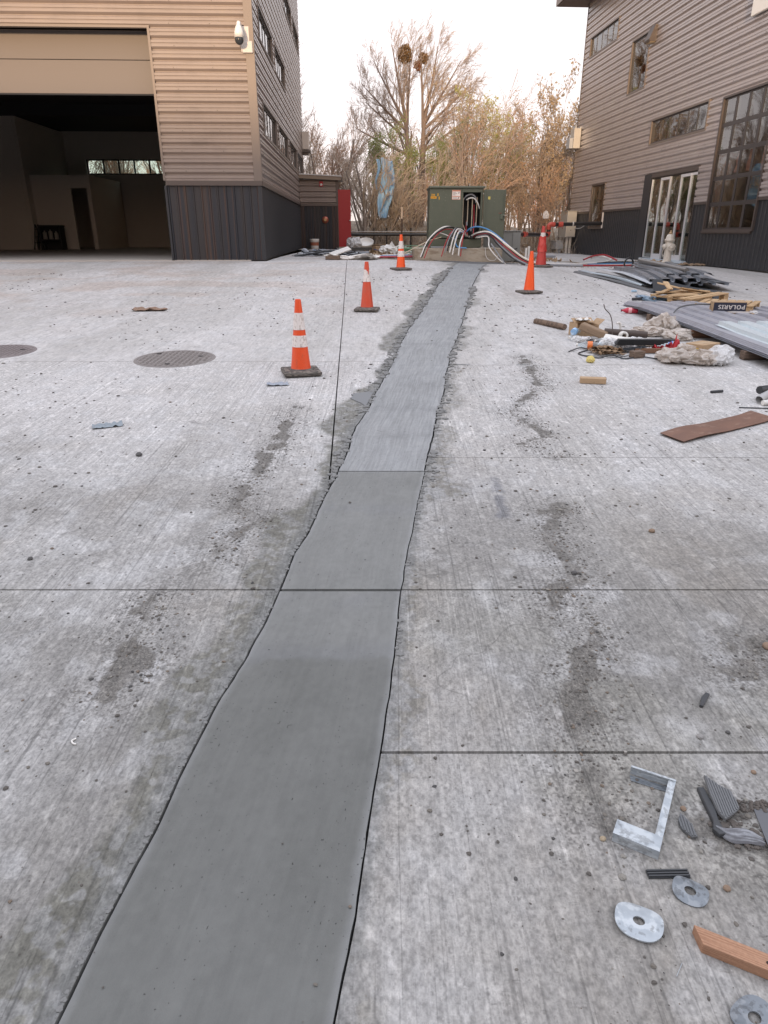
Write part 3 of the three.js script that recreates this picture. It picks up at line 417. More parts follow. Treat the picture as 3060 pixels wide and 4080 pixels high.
// ---- annex at the end of the garage's side, with its red door standing open
{
  const P = thing('annex_shed', 'low brown metal lean-to shed at the garage side', 'shed', [-3.065, 0, -18.783], 2.36 * D2R), z0 = -13.4, B = new THREE.Matrix4().makeTranslation(0, 0, z0);
  const lp = 0.02;
  { const g = ribSheet(0.02, 1.56, 1.79, 2.72, true, 1.79 + 0.01, 5); g.applyMatrix4(B); mesh('siding_sheet', g, siding, P); }
  { const g = ribSheet(0.02, 1.62, -0.02, 1.7, false, 0.03, 6, 0.13, [[0, 0], [0.04, 0], [0.055, 0.045], [0.09, 0.045], [0.105, 0], [0.13, 0]]); g.applyMatrix4(B); mesh('wainscot_sheet', g, wainRust, P); }
  mesh('band_trim', [bb(0.0, 1.68, 1.7, 1.79, z0 - 0.02, z0 + 0.062)], trimM, P);
  mesh('corner_trim', [bb(1.56, 1.68, 1.79, 2.74, z0 - 0.02, z0 + 0.06), bb(1.62, 1.68, 0, 1.7, z0 - 0.02, z0 + 0.05)], trimM, P);
  mesh('wall', [bb(0, 1.64, 0, 2.72, z0 - 3, z0 - 0.03)], dark, P);
  const roof = bb(-0.02, 1.82, 2.8, 2.84, z0 - 3.2, z0 + 0.3); jitter(roof, (v) => { v.y += -0.045 * v.x + 0.11; }); mesh('roof', [roof], std(0.55, 0.55, 0.55, 0.45, 0.3), P);
  const fas = bb(-0.01, 1.8, 2.66, 2.8, z0 + 0.24, z0 + 0.28); jitter(fas, (v) => { v.y += -0.045 * v.x + 0.105; }); mesh('fascia', [fas], std(0.26, 0.2, 0.15, 0.6), P);
  const sof = bb(0, 1.78, 2.7, 2.72, z0 - 0.1, z0 + 0.24); jitter(sof, (v) => { v.y += -0.045 * v.x + 0.08; }); mesh('soffit', [sof], trimM, P);
  const d = mesh('door', [rbox(0.53, 2.27, 0.045, 0.004, 1.92, 1.21, z0 + 0.05)], std(0.36, 0.018, 0.022, 0.42), P);
  mesh('door_knob', [cyl(0.016, 0.016, 0.07, 10).rotateX(Math.PI / 2).translate(2.145, 1.13, z0 + 0.1), new THREE.SphereGeometry(0.032, 12, 10).translate(2.145, 1.13, z0 + 0.14)], std(0.7, 0.68, 0.64, 0.25, 0.8), d);
  mesh('door_sill', [bb(1.64, 2.2, 0.0, 0.075, z0 - 0.1, z0 + 0.16)], std(0.4, 0.33, 0.26, 0.8), P);
  // alarm strobe and bell on its front
  LEFT.updateMatrixWorld(true); const w = (x, y, z) => LEFT.localToWorld(V(x, y, z)).toArray();
  const a = thing('alarm_strobe', 'small red fire alarm strobe under the shed roof', 'fire alarm', w(0.95, 2.56, z0 + 0.04), 2.36 * D2R); mesh('housing', [rbox(0.15, 0.2, 0.07, 0.015, 0, 0, 0.035)], std(0.5, 0.02, 0.03, 0.4), a); mesh('lens', [new THREE.SphereGeometry(0.055, 14, 10).scale(1, 0.8, 0.5).translate(0, -0.03, 0.075)], std(0.85, 0.85, 0.82, 0.15), a);
  const b = thing('alarm_bell', 'round copper coloured alarm bell on the shed wall', 'bell', w(1.08, 1.16, z0 + 0.035), 2.36 * D2R); mesh('gong', [lathe([[0, 0.075], [0.05, 0.075], [0.11, 0.05], [0.145, 0.0], [0.14, 0.0]], 28).rotateX(Math.PI / 2)], std(0.42, 0.14, 0.095, 0.35, 0.5), b); mesh('boss', [cyl(0.06, 0.06, 0.03, 18).rotateX(Math.PI / 2).translate(0, 0, 0.09)], std(0.4, 0.25, 0.12, 0.35, 0.5), b);
}
// ---- right building
const RIGHT = thing('metal_shop', 'brown corrugated metal shop building at right with glass doors', 'building', [9.06, -0.277, -34.407], 3.49 * D2R);
{
  const P = RIGHT, U0 = -1.55, U1 = 24, HT = 10.12, WT = 1.735, ph = 0.02;
  const W1 = [-0.74, 2.44, 7.99, 8.68], W2 = [4.22, 5.76, 5.8, 7.48], ST = [6.92, 10.92, 3.83, 4.55], BW = [11.84, 14.46, 1.02, 4.47], SWn = [1.38, 2.9, 1.13, 2.8], DR = [6.9, 10.93, 0, 2.84];
  const pad = (h, p) => [h[0] - p, h[1] + p, h[2] - p, h[3] + p], holes = [W1, W2, ST, BW, SWn].map((h) => pad(h, 0.05)).concat([[DR[0], DR[1], 0, DR[3]]]);
  wallOf(P, BSR, U0, U1, WT, HT, holes, ph, sidingRLit, 'siding_sheet');
  screws(P, BSR, U0 + 0.3, U1, WT, HT, holes, ph, 1.3);
  wallOf(P, BSR, U0, U1, 0, WT - 0.012, holes, 0.0, wain, 'wainscot_sheet', false, 0.2, [[0, 0], [0.06, 0], [0.075, 0.02], [0.1, 0.02], [0.115, 0], [0.2, 0]]);
  linerOf(P, BSR, U0 + 0.1, U1, 0, HT, [pad(W1, 0), pad(W2, 0), ST, BW, SWn, DR], -0.25, -0.1, dark);
  { const g = merge([bb(U0 - 0.02, U0 + 0.07, 0, HT, -0.05, 0.06)]); g.applyMatrix4(BSR); mesh('corner_trim', g, trimM, P); }
  { const g = merge(freeRects(U0 + 0.08, U1, WT - 0.01, WT + 0.035, holes).map((r) => bb(r[0], r[1], r[2], r[3], -0.02, 0.056))); g.applyMatrix4(BSR); mesh('band_trim', g, trimM, P); }
  windowUnit(P, BSR, ...W1, 5, 1); windowUnit(P, BSR, ...W2, 1, 1); windowUnit(P, BSR, ...ST, 6, 1); windowUnit(P, BSR, ...BW, 4, 5, { bar: 0.11, trimMat: trimM });
  const sw = windowUnit(P, BSR, ...SWn, 2, 3, { bar: 0.012, trimMat: trimM }); { const g = merge([bb(2.955, 2.99, 1.1, 1.72, -0.03, 0.05)]); g.applyMatrix4(BSR); mesh('jamb_strip', g, std(0.8, 0.76, 0.72, 0.4), sw); }
  { const g = merge([bb(11.7, 14.45, 0.93, 0.965, -0.03, 0.075), bb(11.72, 14.43, 0.9, 0.93, -0.03, 0.04)]); g.applyMatrix4(BSR); mesh('window_sill', g, trimM, P); }
  // reddish paper shapes hung inside the third row of panes
  // glass entrance
  const E = new THREE.Group(); E.name = 'entrance'; P.add(E);
  const put = (n, g, m) => { const q = merge(g); q.applyMatrix4(BSR); return mesh(n, q, m, E); };
  const alu = std(0.72, 0.72, 0.74, 0.35, 0.3);
  put('pillar', [bb(6.9, 7.48, 0, 2.84, -0.1, 0.05)], wain);
  put('header', [bb(7.48, 10.93, 2.72, 2.84, -0.12, 0.04)], trimM);
  put('frame', [bb(7.48, 7.54, 0.08, 2.72, -0.1, 0.02), bb(10.87, 10.93, 0.08, 2.72, -0.1, 0.02), bb(7.54, 10.87, 2.68, 2.72, -0.1, 0.0), bb(8.18, 8.235, 0.08, 2.68, -0.1, 0.0), bb(9.02, 9.06, 0.08, 2.68, -0.1, -0.02), bb(9.68, 9.735, 0.08, 2.68, -0.1, 0.0)], frameM);
  for (const [a, b] of [[8.24, 8.99], [9.74, 10.47]]) put('door_leaf', [bb(a, a + 0.06, 0.08, 2.67, -0.06, 0.02), bb(b - 0.045, b, 0.08, 2.67, -0.06, 0.03), bb(a + 0.06, b - 0.045, 2.59, 2.67, -0.06, 0.02), bb(a + 0.06, b - 0.045, 0.08, 0.24, -0.06, 0.02)], alu);
  put('frame_edge', [bb(7.54, 7.555, 0.1, 2.66, -0.05, 0.025), bb(7.555, 8.18, 0.1, 0.115, -0.05, 0.025), bb(10.47, 10.87, 2.6, 2.67, -0.05, 0.02)], alu);
  for (const [a, b] of [[7.555, 8.18], [8.315, 8.93], [9.06, 9.68], [9.815, 10.41], [10.475, 10.87]]) put('pane', [bb(a, b, 0.12, 2.66, -0.012, -0.008)], glass);
  put('threshold', [bb(7.5, 10.93, 0.0, 0.078, -0.12, 0.14)], std(0.5, 0.58, 0.64, 0.45));
  // soffit and eave
  { const g = merge([bb(U0 - 0.45, U1, HT, HT + 0.06, -0.3, 1.3)]); g.applyMatrix4(BSR); mesh('soffit', g, std(0.17, 0.14, 0.14, 0.6), P); const f = merge([bb(U0 - 0.5, U1, HT + 0.02, HT + 0.42, 1.302, 1.36), bb(U0 - 0.5, U0 - 0.452, HT + 0.02, HT + 0.42, -0.3, 1.3)]); f.applyMatrix4(BSR); mesh('fascia', f, trimLight, P); }
  { const g = merge([bb(U0, U1, HT + 0.43, HT + 0.5, -12.5, 1.4)]); g.applyMatrix4(BSR); mesh('roof', g, trimM, P); }
  // inside and the other walls
  { const g = merge([bb(U0 + 0.1, U1, -0.1, 0.004, -12, -0.1)]); g.applyMatrix4(BSR); mesh('floor', g, std(0.16, 0.16, 0.155, 0.5), P); const w = merge([bb(U0, U1, 0, HT, -12.2, -12), bb(U0, U0 + 0.1, 0, HT, -12, -0.06), bb(U1 - 0.1, U1, 0, HT, -12, -0.26)]); w.applyMatrix4(BSR); mesh('wall', w, std(0.1, 0.11, 0.1, 0.9), P); const c = merge([bb(U0 + 0.1, U1, 4.9, 5.0, -12, -0.26)]); c.applyMatrix4(BSR); mesh('ceiling', c, dark, P); }
  // wall lamp
  RIGHT.updateMatrixWorld(true); const w = (u, v, o) => RIGHT.localToWorld(V(-o, v, u)).toArray();
  const lamp = thing('wall_lamp', 'bronze wall pack lamp beside the tall upper window', 'wall lamp', w(6.15, 7.3, 0.03), 3.49 * D2R);
  { const s = new THREE.Shape(); s.moveTo(0, 0.24); s.lineTo(-0.1, 0.24); s.lineTo(-0.26, -0.18); s.lineTo(-0.24, -0.24); s.lineTo(0, -0.24); const g = new THREE.ExtrudeGeometry(s, { depth: 0.4, bevelEnabled: true, bevelSize: 0.01, bevelThickness: 0.01, bevelSegments: 1 }); g.translate(0, 0, -0.2); mesh('housing', g, trimM, lamp); mesh('lens', [bb(-0.22, -0.03, -0.262, -0.252, -0.16, 0.16)], std(0.7, 0.55, 0.35, 0.3), lamp); }
  // white sign board at the top right
  const sg = thing('sign_board', 'white sign panel with a blue field high on the shop wall', 'sign', w(14.6, 7.2, 0.06), 3.49 * D2R);
  mesh('panel', [rbox(0.08, 2.0, 3.8, 0.03, -0.05, 0, 0)], std(0.82, 0.79, 0.72, 0.4), sg); mesh('blue_field', [rbox(0.012, 1.42, 3.1, 0.004, -0.1, 0.0, 0.05)], std(0.03, 0.035, 0.16, 0.4), sg);
  // hanging shapes
  const pm = std(0.3, 0.1, 0.075, 0.8);
  const R3 = [[12.12, 'round reddish loop hung in the first pane of the third row', 0], [12.79, 'reddish wedge shape hung in the second pane of the third row', 1], [13.42, 'reddish stepped shape hung in the third pane of the third row', 2], [14.08, 'reddish upright bar hung in the last pane of the third row', 3]];
  for (const [u, label, k] of R3) {
    const s = new THREE.Shape(); if (k === 0) { s.absellipse(0, 0, 0.16, 0.24, 0, 7); const h = new THREE.Path(); h.absellipse(0.01, 0.02, 0.06, 0.1, 0, 7, true); s.holes.push(h); } else if (k === 1) { s.moveTo(-0.2, -0.26); s.lineTo(0.14, -0.26); s.lineTo(0.16, 0.27); s.lineTo(-0.02, 0.27); s.lineTo(-0.17, 0.05); s.lineTo(-0.1, -0.05); } else if (k === 2) { s.moveTo(-0.19, -0.26); s.lineTo(0.15, -0.26); s.lineTo(0.19, -0.05); s.lineTo(0.12, 0.05); s.lineTo(0.14, 0.3); s.lineTo(-0.1, 0.3); s.lineTo(-0.13, 0.05); s.lineTo(-0.17, -0.02); } else { s.moveTo(-0.13, -0.3); s.lineTo(0.13, -0.3); s.lineTo(0.11, 0.3); s.lineTo(-0.1, 0.3); }
    const g = new THREE.ExtrudeGeometry(s, { depth: 0.02, bevelEnabled: true, bevelSize: 0.01, bevelThickness: 0.008, bevelSegments: 1 }); g.applyMatrix4(new THREE.Matrix4().makeBasis(V(0, 0, 1), V(0, 1, 0), V(-1, 0, 0))); single('window_ornament', g, pm, label, 'window ornament', null, w(u, 2.78, -0.2), 3.49 * D2R);
  }
  // meter boxes and wall boxes at the far corner
  const gm = std(0.46, 0.44, 0.4, 0.45, 0.25), gm2 = std(0.4, 0.41, 0.42, 0.5, 0.2);
  const mb = thing('meter_cabinets', 'two stacked grey electric meter cabinets on a pipe stand', 'meter box', w(-0.85, 0, 0.05), 3.49 * D2R);
  mesh('upper_cabinet', [rbox(0.44, 0.55, 1.1, 0.015, -0.24, 1.56, 0)], gm, mb); mesh('lower_cabinet', [rbox(0.46, 0.54, 1.1, 0.015, -0.25, 1.0, 0.0)], gm, mb);
  mesh('cabinet_lid', [rbox(0.48, 0.03, 1.14, 0.01, -0.25, 1.85, 0)], gm, mb); mesh('knockout', [cyl(0.035, 0.035, 0.02, 12).rotateZ(Math.PI / 2).translate(-0.485, 1.12, 0.0)], std(0.3, 0.06, 0.05, 0.5), mb); mesh('lock', [cyl(0.02, 0.02, 0.02, 8).rotateX(Math.PI / 2).translate(-0.25, 1.03, 0.558)], frameM, mb);
  for (const x of [-0.32, -0.17]) mesh('conduit', [cyl(0.065, 0.065, 0.75, 14, x, 0.36, 0.35)], std(0.6, 0.56, 0.5, 0.5), mb);
  const sb = thing('junction_box', 'low grey junction box left of the meter cabinets', 'electric box', w(-1.3, 0, 0.35), 3.49 * D2R); mesh('casing', [rbox(0.34, 0.36, 1.0, 0.012, -0.3, 0.37, 0.1)], gm2, sb); mesh('lid', [rbox(0.36, 0.025, 1.04, 0.008, -0.3, 0.56, 0.1)], gm, sb); mesh('foot', [bb(-0.4, -0.2, 0, 0.18, -0.3, -0.2), bb(-0.4, -0.2, 0, 0.18, 0.4, 0.5)], gm2, sb);
  const wb = thing('wall_box', 'beige utility box mounted high on the far shop corner', 'electric box', w(-1.15, 4.9, 0.05), 3.49 * D2R); mesh('casing', [rbox(0.32, 0.82, 0.55, 0.015, -0.17, 0, 0)], gm, wb); mesh('side_box', [rbox(0.16, 0.42, 0.5, 0.012, -0.42, -0.2, 0)], gm2, wb); mesh('bracket', [bb(-0.28, -0.22, 0.41, 0.52, -0.2, 0.2), bb(-0.08, 0, 0.41, 0.47, -0.25, 0.25)], gm2, wb);
  const cb = thing('cabinet_conduit', 'thin bent conduit from the meter cabinets to the window', 'pipe', w(0.2, 1.1, 0.1), 3.49 * D2R); mesh('conduit', [tube([[-0.05, 0.02, -0.4], [-0.08, 0.0, 0.2], [-0.06, 0.02, 0.5], [-0.02, 0.12, 0.85], [0.0, 0.2, 1.1]], 0.02, 8)], gm2, cb);
}
// ------------------------------------------------------------------ traffic cones
const dirtNoise = (s, a, b, c1, c2) => colorTex(128, 128, (u, v) => { const n = fbm(u * 8, v * 8, 4, s), d = smooth(a, b, fbm(u * 14 + 5, v * 9, 4, s + 3)); return mix3(c1, c2, d).map((k) => k * (0.85 + 0.3 * n)); });
const baseM = std(1, 1, 1, 0.85, 0, { map: dirtNoise(201, 0.35, 0.65, [0.055, 0.05, 0.046], [0.2, 0.175, 0.15]) });
const orangeTex = (c, d, s) => colorTex(128, 128, (u, v) => mix3(c, d, 0.8 * smooth(0.55, 0.8, fbm(u * 10, v * 6, 4, s)) + 0.25 * smooth(0.6, 0.75, fbm(u * 30, v * 12, 3, s + 1))).map((k) => k * (0.93 + 0.14 * hash(Math.round(u * 128), Math.round(v * 128), s))));
const orangeM = std(1, 1, 1, 0.42, 0, { map: orangeTex([0.78, 0.085, 0.018], [0.62, 0.1, 0.04], 205) }), orangeB = std(1, 1, 1, 0.36, 0, { map: orangeTex([0.9, 0.1, 0.014], [0.82, 0.1, 0.02], 215) });
const collarM = std(1, 1, 1, 0.4, 0, { map: colorTex(128, 64, (u, v) => mix3([0.74, 0.68, 0.64], [0.5, 0.43, 0.39], smooth(0.5, 0.75, fbm(u * 12, v * 5, 4, 208))).map((k) => k * (0.94 + 0.1 * smooth(0.4, 0.6, noise(u * 26, 0.3, 209))))) });
function coneR(h, k) { return k * lerp(0.098, 0.027, clamp((h - 0.03) / 0.68)); }
function makeCone(label, pos, turn, o = {}) {
  const H = o.h || 0.71, k = H / 0.71, t = thing('traffic_cone', label, 'traffic cone', pos, turn, o.group), W = (o.base || 0.37) * 1;
  const r = (h) => k * lerp(0.1, 0.028, clamp((h / k - 0.035) / 0.675));
  const plate = rbox(W, 0.042, W, 0.018, 0, 0.024, 0, 3); mesh('base_plate', [plate, lathe([[r(0) + 0.03, 0.042], [r(0) + 0.016, 0.052], [r(0) + 0.002, 0.058]], 28)], baseM, t);
  const prof = [[r(0.04) + 0.006, 0.045], [r(0.05), 0.06]]; for (let i = 1; i <= 12; i++) { const h = lerp(0.06, H, i / 12); prof.push([r(h), h]); } prof.push([r(H) - 0.004, H + 0.003], [r(H) - 0.008, H - 0.006], [r(H) - 0.012, H - 0.1]);
  mesh('cone_body', [lathe(prof, 32)], o.body || orangeM, t);
  for (const [a, b, torn] of o.collars || []) {
    const n = 40, g = gridSurf(n, 6, (u, v) => { const top = torn ? b * H - torn * H * smooth(0.42, 0.62, fbm(Math.abs(u - 0.5) * 9 + 0.7, 2.2, 3, 211)) : b * H; const h = lerp(a * H, top, v), rr = r(h) + 0.003 + 0.0012 * Math.sin(u * 31 + h * 40), th = u * Math.PI * 2 + 2.2; return [rr * Math.sin(th), h, rr * Math.cos(th)]; }, (p, u, v) => [u * 3, v]); mesh('reflective_collar', g, collarM, t);
  }
  return t;
}
makeCone('nearest orange cone with two white bands, left of the strip', on(-0.828, -6.87), 0.25, { collars: [[0.377, 0.532], [0.606, 0.83]] });
makeCone('orange cone with one torn white band and faded red tip', on(-0.262, -10.98), -0.1, { body: std(1, 1, 1, 0.45, 0, { map: orangeTex([0.62, 0.075, 0.03], [0.5, 0.1, 0.06], 221) }), collars: [[0.6, 0.845, 0.1]] });
makeCone('farthest left bright orange cone with two white bands, near the concrete pad', on(0.379, -16.36), 0.35, { h: 0.735, base: 0.4, body: orangeB, collars: [[0.38, 0.545], [0.606, 0.82]] });
makeCone('plain bright orange cone without bands, right of the strip', on(2.655, -13.15), 0.3, { h: 0.715, base: 0.38, body: orangeB });
{ const t = makeCone('tall faded red cone wrapped in crinkled plastic behind the plain cone', on(3.97, -18.44), 0.1, { h: 0.96, base: 0.5, body: std(1, 1, 1, 0.5, 0, { map: orangeTex([0.5, 0.05, 0.04], [0.45, 0.12, 0.1], 231) }), collars: [[0.71, 0.84]] });
  const wr = gridSurf(40, 18, (u, v) => { const h = lerp(0.36, 0.72, v), th = u * 6.2832, r = 0.955 / 0.71 * lerp(0.1, 0.028, clamp((h / 1.352 - 0.035) / 0.675)) + 0.008 + 0.02 * fbm(u * 12, v * 7, 3, 232); return [r * Math.sin(th), h + 0.01 * Math.sin(u * 25), r * Math.cos(th)]; });
  mesh('plastic_wrap', wr, std(0.55, 0.055, 0.045, 0.25), t); }

// ------------------------------------------------------------------ fire hydrant
{
  const t = thing('fire_hydrant', 'cream white fire hydrant in front of the glass doors', 'fire hydrant', on(7.83, -20.2), 0.15);
  const cream = std(1, 1, 1, 0.5, 0, { map: colorTex(128, 128, (u, v) => mix3([0.6, 0.56, 0.49], [0.42, 0.36, 0.29], smooth(0.55, 0.8, fbm(u * 9, v * 7, 4, 241))).map((k) => k * (0.95 + 0.1 * hash(Math.round(u * 128), Math.round(v * 128), 3)))) });
  mesh('base_flange', [lathe([[0, 0], [0.12, 0], [0.12, 0.02], [0.1, 0.03], [0.1, 0.1], [0.135, 0.11], [0.135, 0.14], [0, 0.14]], 20)], std(0.05, 0.042, 0.038, 0.8), t);
  mesh('barrel', [lathe([[0.135, 0.142], [0.135, 0.165], [0.105, 0.17], [0.1, 0.3], [0.098, 0.5], [0.11, 0.54], [0.113, 0.6], [0.1, 0.65], [0.1, 0.68], [0.13, 0.685], [0.132, 0.71], [0.13, 0.735], [0.105, 0.74], [0.102, 0.79], [0.085, 0.84], [0.055, 0.865], [0, 0.87]], 32)], cream, t);
  for (let i = 0; i < 8; i++) { const a = i * 0.785; mesh('flange_bolt', [cyl(0.012, 0.012, 0.07, 6, 0.12 * Math.sin(a), 0.71, 0.12 * Math.cos(a))], cream, t); }
  mesh('operating_nut', [lathe([[0, 0.86], [0.055, 0.862], [0.05, 0.89], [0.035, 0.92], [0.022, 0.93], [0.02, 0.965], [0, 0.97]], 10)], std(0.36, 0.25, 0.14, 0.6), t);
  const cap = (len, R, y, ax) => { const g = lathe([[R * 0.75, 0.08], [R * 0.75, len - 0.05], [R, len - 0.045], [R, len], [R * 0.6, len + 0.012], [0.022, len + 0.016], [0.02, len + 0.045], [0, len + 0.046]], 20); return ax === 'z' ? g.rotateX(Math.PI / 2).translate(0, y, 0) : g.rotateZ(ax).translate(0, y, 0); };
  mesh('pumper_cap', [cap(0.155, 0.105, 0.53, 'z')], cream, t); mesh('hose_cap', [cap(0.155, 0.065, 0.55, -Math.PI / 2)], cream, t); mesh('hose_cap', [cap(0.155, 0.065, 0.55, Math.PI / 2)], cream, t);
  mesh('chain', [tube([[-0.16, 0.52, 0.04], [-0.2, 0.38, 0.05], [-0.17, 0.3, 0.06], [-0.11, 0.42, 0.05]], 0.007, 6)], cream, t); mesh('chain', [tube([[0.16, 0.52, 0.04], [0.18, 0.4, 0.05], [0.14, 0.31, 0.07], [0.1, 0.42, 0.07]], 0.007, 6)], cream, t);
}

// ------------------------------------------------------------------ transformer on its pad with its bundle of cables
{
  const padMap = colorTex(256, 128, (u, v) => mix3([0.44, 0.38, 0.3], [0.3, 0.24, 0.175], smooth(0.45, 0.7, fbm(u * 9, v * 4, 4, 251))).map((k) => k * (0.9 + 0.2 * fbm(u * 50, v * 26, 2, 252))));
  const pad = rbox(2.4, 0.42, 1.9, 0.02, 0, 0, 0, 2); jitter(pad, (v) => { v.x += 0.012 * (fbm(v.y * 9, v.z * 5, 2, 253) - 0.5); });
  single('concrete_pad', pad, std(1, 1, 1, 0.9, 0, { map: padMap }), 'raised tan concrete pad under the green cabinet', 'concrete pad', null, [2.02, 0.05, -20.86], 0);
  const green = std(1, 1, 1, 0.5, 0, { map: colorTex(256, 256, (u, v) => mix3([0.092, 0.108, 0.075], [0.118, 0.128, 0.092], fbm(u * 6, v * 6, 4, 254)).map((k) => k * (0.96 + 0.08 * hash(Math.round(u * 256), Math.round(v * 256), 4)) * (1 + 0.7 * smooth(0.83, 0.86, fbm(u * 40, v * 90, 2, 255))))) });
  const t = thing('transformer_cabinet', 'green electrical transformer cabinet with its door swung open', 'transformer', [1.24, 0.26, -20.3], 0);
  // front left panel, frame round the opening, sides, back, base
  mesh('left_panel', [rbox(0.87, 1.24, 0.04, 0.008, 0.425, 0.87, -0.02)], green, t);
  mesh('cabinet_shell', [bb(0, 0.03, 0.02, 1.49, -1.2, -0.042), bb(1.41, 1.44, 0.02, 1.49, -1.2, -0.03), bb(0.031, 1.409, 0.02, 1.49, -1.2, -1.17)], green, t);
  mesh('door_frame', [bb(0.862, 0.892, 0.25, 1.49, -0.06, 0.006), bb(1.375, 1.409, 0.25, 1.49, -0.06, 0.006), bb(0.892, 1.375, 1.4, 1.49, -0.06, 0.004)], green, t);
  mesh('lid', [rbox(1.5, 0.055, 1.3, 0.018, 0.72, 1.52, -0.6)], green, t);
  mesh('base_panel', [rbox(1.42, 0.22, 0.05, 0.008, 0.715, 0.12, -0.03)], green, t);
  mesh('back_plate', [bb(0.9, 1.37, 0.24, 1.4, -0.52, -0.5), bb(0.87, 0.9, 0.24, 1.4, -0.5, -0.062), bb(1.371, 1.374, 0.24, 1.4, -0.5, -0.062)], std(0.028, 0.03, 0.027, 0.7), t);
  const d = mesh('open_door', [rbox(0.6, 1.2, 0.045, 0.01, 1.74, 0.86, 0.03)], green, t); d.userData.label = 'green steel door swung open to the right';
  mesh('door_edge_rib', [bb(1.46, 1.49, 0.27, 1.45, 0.055, 0.085), bb(1.98, 2.0, 0.75, 1.38, 0.054, 0.075)], green, d); mesh('door_handle', [rbox(0.07, 0.12, 0.05, 0.015, 1.95, 0.79, 0.08), rbox(0.05, 0.05, 0.05, 0.012, 1.99, 0.83, 0.1)], std(0.14, 0.16, 0.12, 0.4, 0.3), d); mesh('latch_bar', [bb(1.86, 1.95, 0.875, 0.885, 0.056, 0.062)], std(0.3, 0.08, 0.06, 0.6), d);
  // printed notices
  const font = await new FontLoader().loadAsync('fonts/droid/droid_sans_bold.typeface.json');
  globalThis.__font = font;
  const cv = document.createElement('canvas'); cv.width = 256; cv.height = 288; const c = cv.getContext('2d'); c.fillStyle = '#eee6dc'; c.fillRect(0, 0, 256, 288); c.strokeStyle = '#c8602a'; c.lineWidth = 8; c.strokeRect(4, 4, 248, 280); c.fillStyle = '#c8602a'; c.fillRect(14, 14, 228, 26); c.fillRect(14, 182, 228, 18); c.fillStyle = '#3a3230'; c.font = 'bold 52px sans-serif'; c.fillText('57', 176, 108); c.fillStyle = '#8a7a70'; for (let i = 0; i < 8; i++) c.fillRect(24, 60 + i * 14, 60 + 70 * hash(i, 3, 9), 6); for (let i = 0; i < 5; i++) c.fillRect(24, 212 + i * 13, 90 + 80 * hash(i, 5, 9), 6); c.fillRect(180, 216, 44, 44);
  const ct = new THREE.CanvasTexture(cv); ct.colorSpace = THREE.SRGBColorSpace;
  const pl = new THREE.PlaneGeometry(0.228, 0.235).translate(0.705, 1.335, 0.004); mesh('notice_label', pl, std(1, 1, 1, 0.5, 0, { map: ct }), t);
  const cv2 = document.createElement('canvas'); cv2.width = 256; cv2.height = 256; const e = cv2.getContext('2d'); e.fillStyle = '#5a6450'; e.fillRect(0, 0, 256, 256); e.fillStyle = '#e8a21c'; e.font = 'bold 92px sans-serif'; e.fillText('300', 22, 84); e.fillRect(4, 108, 236, 84); e.fillStyle = '#4a3a1c'; e.font = 'bold 60px sans-serif'; e.fillText('2Y7283', 12, 172);
  const ct2 = new THREE.CanvasTexture(cv2); ct2.colorSpace = THREE.SRGBColorSpace;
  mesh('number_label', new THREE.PlaneGeometry(0.17, 0.17).translate(0.1, 1.285, 0.0045), std(1, 1, 1, 0.5, 0, { map: ct2 }), t);
  for (const [x, y] of [[0.2, 1.3], [0.235, 1.22]]) mesh('yellow_tag', [bb(x, x + 0.025, y, y + 0.07, 0.001, 0.004)], std(0.7, 0.4, 0.03, 0.5), t);
  mesh('yellow_sticker', [bb(1.56, 1.62, 1.22, 1.29, 0.0545, 0.0565)], std(0.6, 0.5, 0.12, 0.5), d);
  // cables inside
  const wht = std(0.72, 0.7, 0.66, 0.4), blk = std(0.022, 0.022, 0.024, 0.4), red = std(0.4, 0.03, 0.04, 0.4), blu = std(0.08, 0.25, 0.5, 0.4), tan = std(0.55, 0.46, 0.33, 0.5), gry = std(0.3, 0.31, 0.33, 0.4);
  const C = (m, pts, r, name = 'cable') => mesh(name, [tube(pts, r, 10)], m, t);
  for (const [x, a, b] of [[0.915, 0.5, 1.27], [1.045, 0.62, 1.25], [1.165, 0.48, 1.27], [1.29, 0.6, 1.28]]) { mesh('bushing_rod', [rod([x, a, -0.14], [x, b, -0.14], 0.013)], tan, t); mesh('lug', [rbox(0.04, 0.1, 0.04, 0.008, x - 0.01, a, -0.14)], gry, t); }
  C(gry, [[0.92, 1.23, -0.16], [1.0, 1.32, -0.1], [1.14, 1.35, -0.1], [1.24, 1.28, -0.12], [1.26, 1.15, -0.16]], 0.02); C(wht, [[1.0, 1.22, -0.12], [1.1, 1.26, -0.08], [1.2, 1.25, -0.08], [1.31, 1.13, -0.1], [1.37, 1.0, -0.14]], 0.019); C(blk, [[0.95, 1.2, -0.2], [1.1, 1.3, -0.16], [1.26, 1.26, -0.16], [1.3, 1.0, -0.2]], 0.022); C(red, [[1.03, 0.7, -0.18], [1.02, 0.5, -0.12], [1.06, 0.34, -0.06]], 0.014); C(red, [[1.22, 1.1, -0.2], [1.23, 0.7, -0.18], [1.22, 0.36, -0.06]], 0.014); C(tan, [[0.92, 0.6, -0.12], [0.99, 0.45, -0.06], [1.07, 0.3, -0.02]], 0.012); C(blk, [[1.19, 0.9, -0.22], [1.2, 0.6, -0.18], [1.19, 0.36, -0.06]], 0.016);
  // bundle arching out to the left, onto the ground
  const X = 1.05, Y = 0.3, up = (m, r, lx, h, ex, ey, ez, mid = 0.5, fz = 0.3) => C(m, [[X + 0.02 * lx, Y, -0.05], [lerp(X, ex, 0.22), h - 0.06, fz * 0.45], [lerp(X, ex, mid), h, fz], [lerp(X, ex, 0.84), lerp(h, ey, 0.42), lerp(fz, ez, 0.7)], [ex, ey, ez]], r);
